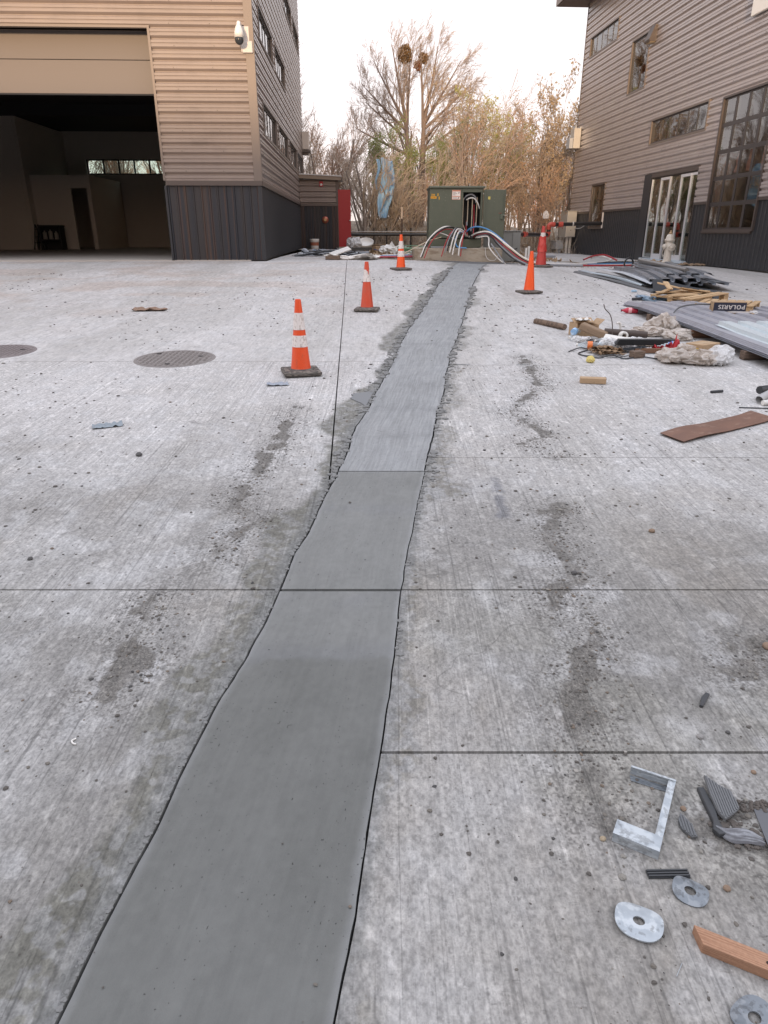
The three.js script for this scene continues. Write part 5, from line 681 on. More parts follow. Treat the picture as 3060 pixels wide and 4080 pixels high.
// litter pile, its bigger pieces
{
  const bottle = (label, pos, turn, roll, len, r, mat, capM, bandM) => { const t = thing('plastic_bottle', label, 'bottle', pos, turn); const g = lathe([[0, 0], [r * 0.9, 0], [r, len * 0.04], [r * 0.96, len * 0.3], [r, len * 0.5], [r, len * 0.66], [r * 0.8, len * 0.78], [r * 0.36, len * 0.9], [r * 0.36, len * 0.97], [0, len * 0.97]], 22); jitter(g, (v) => { const k = 1 - 0.16 * smooth(0.4, 0.7, fbm(v.x * 30 + 3, v.y * 16 + v.z * 20, 2, 371)); v.x *= k; v.z *= k; }); const b = mesh('bottle_body', g.rotateZ(Math.PI / 2 + roll).translate(len / 2, r, 0), mat, t); mesh('cap', cyl(r * 0.42, r * 0.42, len * 0.06, 14).rotateZ(Math.PI / 2 + roll).translate(-len * 0.5, r - Math.sin(roll) * len, 0), capM, t); if (bandM) mesh('label_band', cyl(r * 1.015, r * 1.015, len * 0.2, 20, 0, 0, 0).rotateZ(Math.PI / 2 + roll).translate(len * 0.02, r, 0), bandM, t); return t; };
  bottle('red drink bottle lying by the far corner of the grey sheets', on(3.75, -10.85), -0.2, 0, 0.24, 0.045, std(0.5, 0.03, 0.06, 0.2), std(0.2, 0.02, 0.03, 0.4), std(0.72, 0.35, 0.36, 0.3));
  bottle('clear water bottle leaning up at the left of the litter pile', on(2.36, -8.72, 0.05), 0.9, 0.25, 0.25, 0.04, clearPet, plWhite, std(0.3, 0.5, 0.75, 0.3));
  bottle('crushed clear bottle with an orange label in front of the pile', on(2.38, -8.08), -0.22, 0, 0.28, 0.045, clearPet, plWhite, std(0.75, 0.2, 0.05, 0.4));
  bottle('clear blue-label bottle behind the sealed carton', on(3.36, -8.2), -0.4, 0, 0.24, 0.036, clearPet, std(0.1, 0.2, 0.5, 0.4), std(0.12, 0.25, 0.6, 0.3));
  bottle('clear bottle lying in the middle of the litter pile', on(2.6, -8.25, 0.03), 0.1, 0, 0.22, 0.036, clearPet, plWhite, null);
  // open carton, brown parcel, tubes
  const c = thing('open_carton', 'open brown carton standing in the litter pile', 'cardboard box', on(2.54, -8.95), 0.25); for (const [w, h, d, x, y, z, rx] of [[0.3, 0.16, 0.006, 0, 0.085, -0.1, 0], [0.006, 0.16, 0.2, -0.15, 0.085, 0, 0], [0.006, 0.14, 0.2, 0.15, 0.075, 0, 0], [0.3, 0.1, 0.006, 0, 0.055, 0.1, 0]]) mesh('carton_side', [box(w, h, d, x, y, z)], cardM, c); mesh('flap', [new THREE.BoxGeometry(0.28, 0.005, 0.1).rotateX(0.5).translate(0, 0.185, -0.05)], cardM, c); mesh('flap', [new THREE.BoxGeometry(0.1, 0.005, 0.19).rotateZ(0.7).translate(0.19, 0.17, 0)], cardM, c);
  single('brown_parcel', jitter(rbox(0.34, 0.09, 0.13, 0.02, 0, 0, 0, 6), (v) => { v.y += 0.014 * (fbm(v.x * 18, v.z * 22, 3, 372) - 0.5); v.z += 0.01 * (fbm(v.x * 14, v.y * 30, 3, 373) - 0.5); }), cardDark, 'crumpled brown paper parcel tipped across the carton', 'parcel', null, on(2.58, -8.65, 0.11), -0.55).rotation.z = -0.32;
  single('white_paper', sheetOf(0.18, 0.12, 4, 0.05), plWhite, 'white paper sheet lying on the open carton', 'paper', null, on(2.52, -8.95, 0.185), 0.3); single('yellow_paper', sheetOf(0.14, 0.12, 7, 0.06), std(0.6, 0.5, 0.2, 0.7), 'pale yellow wrapper behind the brown tube', 'paper', null, on(2.72, -8.7, 0.07), 0.6);
  single('dark_tube', [rod([-0.24, 0.02, 0], [0.26, 0.0, 0.06], 0.045, 0.04, 16)], std(0.07, 0.05, 0.042, 0.6), 'dark brown cardboard tube across the litter pile', 'tube', null, on(2.95, -8.62, 0.08), -0.1);
  { const t = thing('tape_roll', 'white tape roll on edge in front of the dark tube', 'tape', on(2.9, -8.5, 0.075), 0.15); const g = lathe([[0.026, -0.025], [0.055, -0.025], [0.055, 0.025], [0.026, 0.025], [0.026, -0.025]], 28).rotateX(Math.PI / 2); mesh('roll', g, plWhite, t); mesh('core', lathe([[0.024, -0.024], [0.0245, 0.024]], 20).rotateX(Math.PI / 2), cardDark, t); }
  single('plastic_board', [rbox(0.3, 0.008, 0.12, 0.003).rotateZ(-0.12).rotateX(0.3)], plWhite, 'white plastic panel slanting down the front of the pile', 'panel', null, on(2.78, -8.35, 0.075), -0.5);
  single('hooked_wire', [tube([[0, 0, 0], [-0.01, 0.16, 0.01], [-0.06, 0.3, 0.02], [-0.13, 0.37, 0.02], [-0.15, 0.42, 0.02]], 0.006, 6)], std(0.12, 0.1, 0.09, 0.6), 'bent rusty wire sticking up out of the litter pile', 'wire', null, on(2.78, -8.55, 0.02), 0); single('white_hook', [tube([[0, 0, 0], [0, 0.1, 0], [-0.02, 0.14, 0], [-0.05, 0.13, 0]], 0.014, 8)], plWhite, 'white plastic hook standing behind the tape roll', 'hook', null, on(2.92, -8.7, 0.06), 0);
  for (const [x, z, s, lab] of [[2.4, -8.5, 0.15, 'grey crushed plastic left of the brown parcel'], [2.72, -8.12, 0.2, 'clear plastic wrap beneath the white panel'], [3.02, -8.4, 0.14, 'pale crumpled wrap right of the tape roll'], [2.5, -8.3, 0.13, 'dark crushed can at the front of the pile']]) single('plastic_scrap', baggy(s * 1.4, s * 0.7, s, x * 7, 3), s === 0.13 ? std(0.07, 0.06, 0.06, 0.4) : clearBag, lab, 'plastic', null, on(x, z), x);
  // black roof strips and blocks at the front
  const k = thing('black_strip_bundle', 'bundle of black plastic roof strips at the right of the pile', 'plastic strips', on(2.9, -8.0), -0.06); for (let i = 0; i < 5; i++) mesh('strip', [rbox(0.5 + 0.03 * i, 0.012, 0.13 - 0.012 * i, 0.003, 0.02 * i, 0.075 + 0.014 * i, 0.012 * i)], plBlack, k); mesh('strip', [new THREE.BoxGeometry(0.3, 0.01, 0.1).rotateZ(0.14).translate(-0.08, 0.045, 0.12)], plBlack, k);
  single('wood_block', [rbox(0.14, 0.07, 0.1, 0.006)], oldWood, 'grey brown wood block in front of the black strips', 'wood', null, on(2.78, -7.62, 0.038), 0.35); single('wood_offcut', [rbox(0.3, 0.05, 0.06, 0.005)], brownWood, 'red brown wood offcut beside the tan plastic bag', 'wood', null, on(2.98, -7.85, 0.03), -0.05);
  { const rng = rngOf(372), gs = []; for (let i = 0; i < 170; i++) { const x = 2.52 + (rng() + rng() - 1) * 0.22, z = -7.86 + (rng() + rng() - 1) * 0.2, s = 0.018 + 0.035 * rng(), g = gridSurf(2, 2, (u, v) => [(u - 0.5) * s * 1.6, s * 0.5 * Math.abs(u - 0.5) + s * 0.3 * (v - 0.5) * (v - 0.5), (v - 0.5) * s]); g.rotateX((rng() - 0.5) * 1.6); g.rotateY(rng() * 6); g.translate(x, groundY(x, z) + 0.012 + 0.06 * rng() * smooth(0.3, 0, Math.hypot(x - 2.52, z + 7.86)), z); gs.push(g); } const m = mesh('leaf_litter', gs, std(0.26, 0.17, 0.1, 0.9)); tag(m, 'small heap of brown leaves and chips in the litter pile', 'leaves'); m.userData.kind = 'stuff'; }
  single('cable_loop', [tube([on(2.1, -7.9, 0.01), on(2.28, -8.06, 0.02), on(2.35, -8.02, 0.01), on(2.18, -7.78, 0.01), on(2.35, -7.55, 0.012), on(2.5, -7.62, 0.03), on(2.6, -7.52, 0.01), on(2.82, -7.6, 0.015), on(2.95, -7.52, 0.01), on(3.06, -7.5, 0.01)], 0.007, 6, 120)], plBlack, 'black cord looping in front of the litter pile', 'cord'); single('cable_loop', [tube([on(2.2, -7.7, 0.01), on(2.4, -7.58, 0.02), on(2.62, -7.62, 0.008), on(2.85, -7.75, 0.06), on(3.0, -8.25, 0.06)], 0.0045, 6, 80)], std(0.08, 0.08, 0.08, 0.6), 'thin dark cord winding up to the black strips', 'cord');
  single('yellow_sponge', crumple(0.11, 0.1, 0.1, 12, 0.7), std(0.66, 0.55, 0.2, 0.8), 'yellow foam lump in front of the litter pile', 'foam', null, on(2.2, -7.37), 0.2);
  single('round_lid', [lathe([[0, 0.012], [0.08, 0.012], [0.1, 0.022], [0.115, 0.018], [0.115, 0.012], [0.09, 0.0], [0, 0]], 28)], std(0.6, 0.5, 0.4, 0.5), 'shallow beige lid lying behind the black strips', 'lid', null, on(3.1, -8.3, 0.004), 0);
  single('red_rag', jitter(sheetOf(0.3, 0.16, 11, 0.12), (v) => { v.y *= 1 + 1.5 * smooth(0, 0.15, v.x); }), std(0.5, 0.02, 0.03, 0.5), 'bright red plastic scrap behind the tan bag', 'plastic', null, on(3.2, -7.95), 0.1);
  single('old_post', [rod([-0.28, 0.035, -0.05], [0.0, 0.035, 0.0], 0.045, 0.042, 7), rod([0, 0.035, 0], [0.34, 0.03, 0.06], 0.042, 0.038, 7)], oldWood, 'weathered wooden post lying left of the litter pile', 'post', null, on(2.25, -9.65), -0.95);
  // bags
  const bag = (n, label, w, h, d, seed, x, z, turn, m) => single('plastic_bag', baggy(w, h, d, seed), m, label, 'plastic bag', null, on(x, z), turn);
  bag(1, 'tan crumpled plastic bag left of the sealed carton', 0.46, 0.2, 0.3, 1.3, 3.17, -7.42, 0.3, plasticBag); bag(2, 'pale plastic bag in front of the sealed carton', 0.34, 0.16, 0.2, 4.7, 3.38, -7.28, 0.1, plasticBag); bag(3, 'clear white plastic bag at the right end of the row', 0.3, 0.24, 0.22, 7.9, 3.56, -7.34, 1.2, clearBag);
  bag(4, 'tan plastic sheeting heaped against the grey sheets', 0.34, 0.28, 0.26, 2.9, 3.62, -9.2, 0.6, plasticBag); bag(5, 'flat tan plastic trailing left of the sheeting heap', 0.34, 0.14, 0.26, 6.2, 3.4, -8.95, 0.2, plasticBag); bag(6, 'crumpled tan plastic lying before the wooden block', 0.36, 0.14, 0.3, 9.4, 3.66, -8.75, 0.9, plasticBag);
  const sc = thing('sealed_carton', 'sealed brown carton with a yellow and white label', 'cardboard box', on(3.5, -7.66), 0.62); mesh('carton', [rbox(0.32, 0.15, 0.22, 0.005, 0, 0.078, 0)], cardM, sc); mesh('tape', [bb(-0.158, 0.158, 0.1525, 0.1535, -0.025, 0.025)], std(0.5, 0.38, 0.24, 0.4), sc); const lb = new THREE.Group(); lb.name = 'label'; sc.add(lb); mesh('white_field', [bb(-0.163, -0.1605, 0.05, 0.11, -0.06, -0.01)], plWhite, lb); mesh('yellow_field', [bb(-0.1635, -0.1605, 0.05, 0.11, -0.008, 0.07)], std(0.75, 0.5, 0.02, 0.5), lb); mesh('grey_print', [bb(-0.1645, -0.1632, 0.075, 0.1, -0.05, -0.02)], std(0.2, 0.18, 0.2, 0.5), lb);
  const sm = thing('small_carton', 'small flat tan carton alone on the concrete', 'cardboard box', on(1.98, -6.49), -0.2); mesh('carton', [rbox(0.235, 0.05, 0.1, 0.004, 0, 0.026, 0)], cardM, sm); mesh('flap', [bb(0.118, 0.122, 0.004, 0.05, -0.05, 0.02)], cardDark, sm);
}
// rusty plate, bits to its right
{
  const rust = std(1, 1, 1, 0.6, 0.25, { map: colorTex(512, 128, (u, v) => { const n = fbm(u * 9, v * 4, 5, 381); let c = mix3([0.155, 0.085, 0.062], [0.23, 0.125, 0.085], n); c = mix3(c, [0.3, 0.2, 0.15], 0.5 * smooth(0.62, 0.75, fbm(u * 14 + 3, v * 6, 4, 382))); return c.map((k) => k * (0.9 + 0.2 * hash(Math.round(u * 512), Math.round(v * 128), 6))); }) });
  const P = [[2.042, -4.92], [2.14, -4.721], [3.08, -5.27], [2.985, -5.475]];
  const g = gridSurf(24, 4, (u, v) => { const x = lerp(lerp(P[0][0], P[1][0], v), lerp(P[3][0], P[2][0], v), u), z = lerp(lerp(P[0][1], P[1][1], v), lerp(P[3][1], P[2][1], v), u), b = Math.abs(u - 0.2); return [x, groundY(x, z) + 0.014 + 0.016 * smooth(0.3, 0, b) * (1 - v * 0.3) + 0.012 * smooth(0.85, 1, u), z]; });
  const g2 = g.clone(); jitter(g2, (v) => { v.y -= 0.005; }); single('rusty_plate', [g, g2], rust, 'flat rusty brown steel plate, slightly bent, at right', 'metal plate');
  single('black_bar', [rod([-0.06, 0.012, 0], [0.06, 0.014, -0.015], 0.012)], plBlack, 'short black plastic bar beyond the rusty plate', 'plastic', null, on(3.0, -6.12), 0.1);
  const t = thing('pipe_offcuts', 'white and grey pipe offcuts at the right edge beyond the plate', 'pipe', on(3.28, -5.8), 0.3); mesh('white_pipe', [rod([-0.1, 0.02, 0.06], [0.2, 0.025, 0.08], 0.022)], plWhite, t); mesh('grey_elbow', [tube([[-0.08, 0.03, 0], [0.0, 0.06, -0.02], [0.1, 0.08, -0.04]], 0.035, 12)], std(0.4, 0.4, 0.4, 0.5), t); mesh('black_end', [rod([-0.04, 0.1, -0.06], [0.06, 0.1, -0.07], 0.035)], plBlack, t); single('thin_rod', [rod([-0.18, 0.006, 0.02], [0.2, 0.008, 0], 0.005)], plBlack, 'thin dark rod lying in front of the pipe offcuts', 'rod', null, on(3.15, -5.62), -0.2);
}
// foreground scraps: bracket, washers, tile shards, splinters, lumber
{
  const gt = (s) => colorTex(256, 256, (u, v) => { const n = fbm(u * 7, v * 7, 5, s), w = smooth(0.5, 0.68, fbm(u * 5 + 3, v * 5, 5, s + 1)), d = 0.8 * smooth(0.6, 0.72, fbm(u * 9, v * 9, 5, s + 2)) * (0.5 + 0.5 * fbm(u * 60, v * 60, 2, s + 5)); let c = mix3([0.44, 0.485, 0.52], [0.32, 0.355, 0.385], n); c = mix3(c, [0.6, 0.64, 0.66], 0.6 * w); c = mix3(c, [0.12, 0.12, 0.12], 0.75 * d); return c; });
  const gv = std(1, 1, 1, 0.45, 0.25, { map: gt(391) }), gv2 = std(1, 1, 1, 0.5, 0.5, { map: gt(395), color: new THREE.Color().setRGB(0.55, 0.55, 0.56) });
  // steel bracket bent square: three angle-section legs, open to the left
  const C1 = [0.752, -1.638], C2 = [0.866, -1.58], C3 = [0.727, -1.335], C4 = [0.622, -1.395], yb = groundY(0.74, -1.48), tall = 0.03;
  const t = thing('steel_bracket', 'galvanised steel bracket bent into a square U, on the concrete', 'bracket', [0, 0, 0]);
  const leg = (a, b, wid, inward, h0, h1) => { const dx = b[0] - a[0], dz = b[1] - a[1], L = Math.hypot(dx, dz), nx = -dz / L * inward, nz = dx / L * inward; const P = (s, w, y) => [lerp(a[0], b[0], s) + nx * w, groundY(lerp(a[0], b[0], s), lerp(a[1], b[1], s)) + y, lerp(a[1], b[1], s) + nz * w]; const top = gridSurf(12, 3, (u, v) => P(u, wid * v, h1 + 0.0012 * fbm(u * 6, v * 3, 2, 397)), (p, u, v) => [u * L * 5, v * wid * 5]), out = gridSurf(12, 2, (u, v) => P(u, 0.0006 * v, lerp(h0, h1, v)), (p, u, v) => [u * L * 5, v * 0.2]); const top2 = gridSurf(12, 1, (u, v) => P(u, wid * v, h1 - 0.003), (p, u, v) => [u * L * 5, v * wid * 5]), inn = gridSurf(12, 1, (u, v) => P(u, 0.003, lerp(h0, h1 - 0.003, v))), lip = gridSurf(12, 1, (u, v) => P(u, wid, lerp(h1 - 0.003, h1, v))); return [top, out, top2, inn, lip]; };
  mesh('near_leg', leg(C4, C3, 0.054, -1, 0.001, tall), gv, t); mesh('web', leg(C3, C2, 0.02, -1, 0.001, tall - 0.0015), gv, t); mesh('far_leg', leg(C2, C1, 0.008, -1, 0.001, tall + 0.001), gv, t);
  mesh('inner_lip', [gridSurf(8, 1, (u, v) => { const x = lerp(C2[0] - 0.018, C1[0] - 0.008, u), z = lerp(C2[1] + 0.012, C1[1] + 0.02, u); return [x + 0.004 * v, groundY(x, z) + 0.002 + 0.0, z - 0.024 * v + 0.012]; })], gv2, t);
  // big dished washers
  const washer = (label, pos, turn, ax, az, hole, m, bend) => { const n = 48, r = 8; const top = (dy) => gridSurf(n, r, (u, v) => { const th = u * 6.28318, c = Math.cos(th), s = Math.sin(th), se = Math.pow(Math.pow(Math.abs(c), 2.6) + Math.pow(Math.abs(s), 2.6), -1 / 2.6), R = lerp(hole, 1, v), x = ax * (v < 0.001 ? hole * c * 1.0 : lerp(hole * c, c * se, v)), z = az * (v < 0.001 ? hole * s : lerp(hole * s * ax / az, s * se, v)); return [x, 0.006 + bend * (x * x / (ax * ax)) * 0.8 - bend * 0.9 * (z / az) * (z / az) + bend * 0.9 + dy, z]; }, (p) => [p[0] * 9 + 0.5, p[2] * 9 + 0.5]); const A = top(0), B = top(-0.004), edge = gridSurf(n, 1, (u, v) => { const a = A.attributes.position, i = r * (n + 1) + Math.round(u * n); return [a.getX(i), a.getY(i) - 0.004 * v, a.getZ(i)]; }), inner = gridSurf(n, 1, (u, v) => { const a = A.attributes.position, i = Math.round(u * n); return [a.getX(i), a.getY(i) - 0.004 * v, a.getZ(i)]; }); const o = single('plate_washer', [A, B, edge, inner], m, label, 'washer', null, pos, turn); return o; };
  washer('larger bright galvanised dished plate washer with a round hole', on(0.616, -1.16), -0.42, 0.056, 0.047, 0.25, gv, 0.006); washer('duller grey plate washer tilted by the black strip', on(0.772, -1.24), -0.5, 0.043, 0.036, 0.33, gv2, 0.006).rotation.x = 0.12; washer('plate washer cut off by the bottom right edge', on(0.79, -0.945), 0.6, 0.05, 0.042, 0.3, gv2, 0.005);
  // grooved black strip
  const gr = std(0.045, 0.048, 0.052, 0.45), ribs = (w, n, len) => { const gs = []; for (let i = 0; i < n; i++) gs.push(rbox(len, 0.006, w / n * 0.62, 0.0015, 0, 0.007, (i + 0.5) * w / n - w / 2)); gs.push(box(len, 0.004, w, 0, 0.003, 0)); return gs; };
  single('grooved_strip', ribs(0.024, 3, 0.108), gr, 'short black grooved rubber strip above the duller washer', 'rubber strip', null, on(0.737, -1.292), 0.02);
  // broken grooved tiles
  const shard = (name, label, pts, h, turnRib, mat, lift, tilt) => { const cx = pts.reduce((a, p) => a + p[0], 0) / pts.length, cz = pts.reduce((a, p) => a + p[1], 0) / pts.length, y = groundY(cx, cz); const t2 = thing(name, label, 'tile shard', [cx, y + lift, cz], 0); t2.rotation.x = tilt[0]; t2.rotation.z = tilt[1]; const loc = pts.map(([x, z]) => [x - cx, z - cz]); mesh('tile_body', extrudeXZ(loc, h, 0.001), mat, t2);
    const inside = (x, z) => { let k = false; for (let i = 0, j = loc.length - 1; i < loc.length; j = i++) { const [xi, zi] = loc[i], [xj, zj] = loc[j]; if (zi > z !== zj > z && x < ((xj - xi) * (z - zi)) / (zj - zi) + xi) k = !k; } return k; }; const gs = [], d = [Math.sin(turnRib), Math.cos(turnRib)], nrm = [d[1], -d[0]]; for (let s = -0.08; s < 0.08; s += 0.0072) { let a = null, b = null; for (let q = -0.12; q < 0.12; q += 0.002) { const x = nrm[0] * s + d[0] * q, z = nrm[1] * s + d[1] * q; if (inside(x, z)) { if (a === null) a = q; b = q; } } if (a !== null && b - a > 0.008) { const g = rbox(0.0042, 0.0034, b - a, 0.001); g.rotateY(turnRib); g.translate(nrm[0] * s + d[0] * (a + b) / 2, h + 0.0022, nrm[1] * s + d[1] * (a + b) / 2); gs.push(g); } } const m = mesh('grooves', gs, mat, t2); m.userData.kind = 'stuff'; return t2; };
  const tl = std(0.15, 0.155, 0.16, 0.6), tl2 = std(0.13, 0.135, 0.14, 0.6);
  shard('tile_shard', 'largest broken grey grooved tile shard at right', [[0.957, -1.6], [0.985, -1.565], [1.012, -1.545], [1.008, -1.485], [0.985, -1.468], [0.955, -1.45], [0.945, -1.47], [0.947, -1.53]], 0.009, -0.1, tl, 0.016, [0.1, -0.05]);
  shard('tile_shard', 'small grooved tile shard between the bracket and the large shard', [[0.842, -1.478], [0.857, -1.44], [0.857, -1.4], [0.843, -1.4], [0.826, -1.43], [0.828, -1.455]], 0.008, -0.12, tl2, 0.004, [0.06, 0.1]);
  single('rubber_scrap', extrudeXZ([[0.93, -1.57], [0.945, -1.57], [0.944, -1.49], [0.934, -1.45], [0.935, -1.405], [0.918, -1.402], [0.91, -1.42], [0.922, -1.45], [0.925, -1.5]].map(([x, z]) => [x - 0.93, z + 1.48]), 0.012, 0.002), gr, 'dark rubber scrap sticking out under the large tile shard', 'rubber', null, on(0.93, -1.48, 0.003), 0);
  { const g = gridSurf(40, 16, (u, v) => { const w = 0.032 * Math.sin(Math.PI * (0.08 + 0.84 * u)) + 0.006; return [(u - 0.5) * 0.115 + 0.004 * Math.sin(v * 9), 0.004 + 0.016 * Math.sin(Math.PI * v) + 0.006 * fbm(u * 3, v * 22 + 2 * Math.sin(u * 4), 3, 398), (v - 0.5) * w * 1.5 + 0.006 * Math.sin(u * 7)]; }); single('driftwood_chip', g, std(1, 1, 1, 0.85, 0, { map: woodTex([0.3, 0.31, 0.33], [0.13, 0.13, 0.14], 401) }), 'weathered grey wood splinter in the dark dirt patch', 'wood chip', null, on(0.975, -1.405), -0.35); }
  { const rng = rngOf(403), gs = []; for (let i = 0; i < 230; i++) { const a = rng(), x = lerp(0.93, 1.12, a) + (rng() - 0.5) * 0.05, z = lerp(-1.46, -1.34, a) + (rng() + rng() - 1) * 0.06, s = 0.002 + 0.007 * Math.pow(rng(), 2.4), g = new THREE.DodecahedronGeometry(s, 0); g.scale(1.2, 0.6, 1); g.rotateY(rng() * 6); g.translate(x, groundY(x, z) + s * 0.3, z); gs.push(g); } for (let i = 0; i < 120; i++) { const a = rng(), x = lerp(1.0, 1.11, a) + (rng() - 0.5) * 0.03, z = -1.51 + (rng() - 0.5) * 0.04, s = 0.002 + 0.006 * Math.pow(rng(), 2), g = new THREE.DodecahedronGeometry(s, 0); g.translate(x, groundY(x, z) + s * 0.3, z); gs.push(g); } const m = mesh('dirt_clods', gs, std(0.115, 0.1, 0.088, 0.95)); tag(m, 'dark dirt and small clods around the grey splinter', 'dirt'); m.userData.kind = 'stuff'; }
  single('dark_sheet_corner', extrudeXZ([[1.062, -1.5], [1.2, -1.5], [1.2, -1.33], [1.035, -1.36]].map(([x, z]) => [x - 1.1, z + 1.42]), 0.003), std(0.12, 0.125, 0.135, 0.4), 'corner of a dark flat sheet at the right edge', 'sheet', null, on(1.1, -1.42, 0.004), 0);
  { const t3 = thing('lumber_offcut', 'orange brown lumber offcut entering at the lower right', 'lumber', on(0.88, -1.05, 0.0), 0); const A = [0.738, -1.115], B = [1.05, -0.955], L = Math.hypot(B[0] - A[0], B[1] - A[1]), g = rbox(L, 0.03, 0.043, 0.002, 0, 0.0165, 0, 2); jitter(g, (v) => { if (v.x < -L / 2 + 0.01) v.x += 0.012 * (v.z / 0.022); }); mesh('board', g, std(1, 1, 1, 0.8, 0, { map: woodTex([0.42, 0.24, 0.15], [0.3, 0.155, 0.09], 405) }), t3); t3.position.set((A[0] + B[0]) / 2, groundY(0.9, -1.03), (A[1] + B[1]) / 2); t3.rotation.y = -Math.atan2(B[1] - A[1], B[0] - A[0]); mesh('nail_hole', [cyl(0.004, 0.004, 0.001, 10, -0.03, 0.0322, 0.003)], std(0.03, 0.02, 0.015, 0.9), t3); }
  single('black_chip', extrudeXZ([[-0.028, 0.03], [-0.02, 0.034], [0.004, 0.004], [0.03, -0.03], [0.022, -0.038], [-0.004, -0.012]], 0.008, 0.0015), gr, 'narrow black plastic chip alone right of centre', 'plastic', null, on(1.117, -1.965, 0.002), 0);
  single('wire_snip', [rod([-0.012, 0.003, 0.015], [0.012, 0.003, -0.015], 0.0009, 0.0009, 5)], gv, 'tiny bright wire snip left of the lumber', 'wire', null, on(0.672, -1.05), 0); single('white_curl', [tube([[0, 0.004, -0.012], [-0.008, 0.005, 0], [0.002, 0.004, 0.012], [0.012, 0.004, 0.014]], 0.003, 6)], plWhite, 'curled white plastic shaving on the left slab', 'plastic', null, on(-1.0, -1.77), 0);
  single('leaf_scrap', jitter(sheetOf(0.5, 0.22, 3, 0.06), (v) => { v.y *= 1.2; }), std(0.26, 0.17, 0.12, 0.8), 'curled brown scrap far left, beyond the round manhole covers', 'cardboard', null, on(-3.62, -11.0), 0.1);
  single('grey_wrapper', sheetOf(0.22, 0.12, 8, 0.03), std(0.24, 0.28, 0.31, 0.35), 'dull blue grey wrapper flat on the left slab', 'plastic', null, on(-2.13, -5.14), 0.4); single('grey_wrapper', sheetOf(0.2, 0.12, 5, 0.03), std(0.3, 0.33, 0.38, 0.35), 'pale grey wrapper in front of the nearest cone', 'plastic', null, on(-1.0, -6.42), 0.2);
}
// manhole covers
{
  const iron = std(1, 1, 1, 0.7, 0.3, { map: colorTex(256, 256, (u, v) => { const n = fbm(u * 8, v * 8, 4, 411), a = Math.sin(u * 120) * Math.sin(v * 120); let c = mix3([0.235, 0.21, 0.2], [0.32, 0.295, 0.28], n); return c.map((k) => k * (0.85 + 0.12 * a)); }) }), iron2 = std(1, 1, 1, 0.7, 0.3, { map: colorTex(256, 256, (u, v) => mix3([0.18, 0.155, 0.152], [0.27, 0.24, 0.235], fbm(u * 10, v * 10, 4, 412))) });
  const cover = (label, x, z, r, m) => { const t = thing('manhole_cover', label, 'manhole cover', on(x, z), 0); const a = Math.atan2(groundY(x, z - 0.3) - groundY(x, z + 0.3), 0.6); t.rotation.x = a; mesh('rim', [lathe([[r - 0.03, 0.006], [r, 0.006], [r + 0.004, 0.0]], 48), lathe([[r - 0.03, 0.006], [r - 0.032, 0.0]], 48)], m, t); mesh('cover', [cyl(r - 0.036, r - 0.036, 0.006, 48, 0, 0.003, 0)], m, t); const gs = [], n = 15; for (let i = 0; i < n; i++) for (let j = 0; j < n; j++) { const px = (i - (n - 1) / 2) * r * 2 / n, pz = (j - (n - 1) / 2) * r * 2 / n; if (Math.hypot(px, pz) < r - 0.06) gs.push(box(r / n * 1.25, 0.006, r / n * 0.55, 0, 0, 0).rotateY((i + j) % 2 ? 0.785 : -0.785).translate(px, 0.008, pz)); } const s = mesh('tread_pattern', gs, m, t); s.userData.kind = 'stuff'; for (const [px, pz] of [[-r * 0.55, -r * 0.5], [r * 0.6, -r * 0.2], [0, r * 0.7]]) mesh('pick_hole', [box(0.05, 0.004, 0.02, px, 0.0125, pz)], dark, t); return t; };
  cover('round iron manhole cover with a checker pattern, left of the cones', -2.28, -7.56, 0.43, iron); cover('darker manhole cover cut by the left edge', -4.4, -7.93, 0.4, iron2);
}
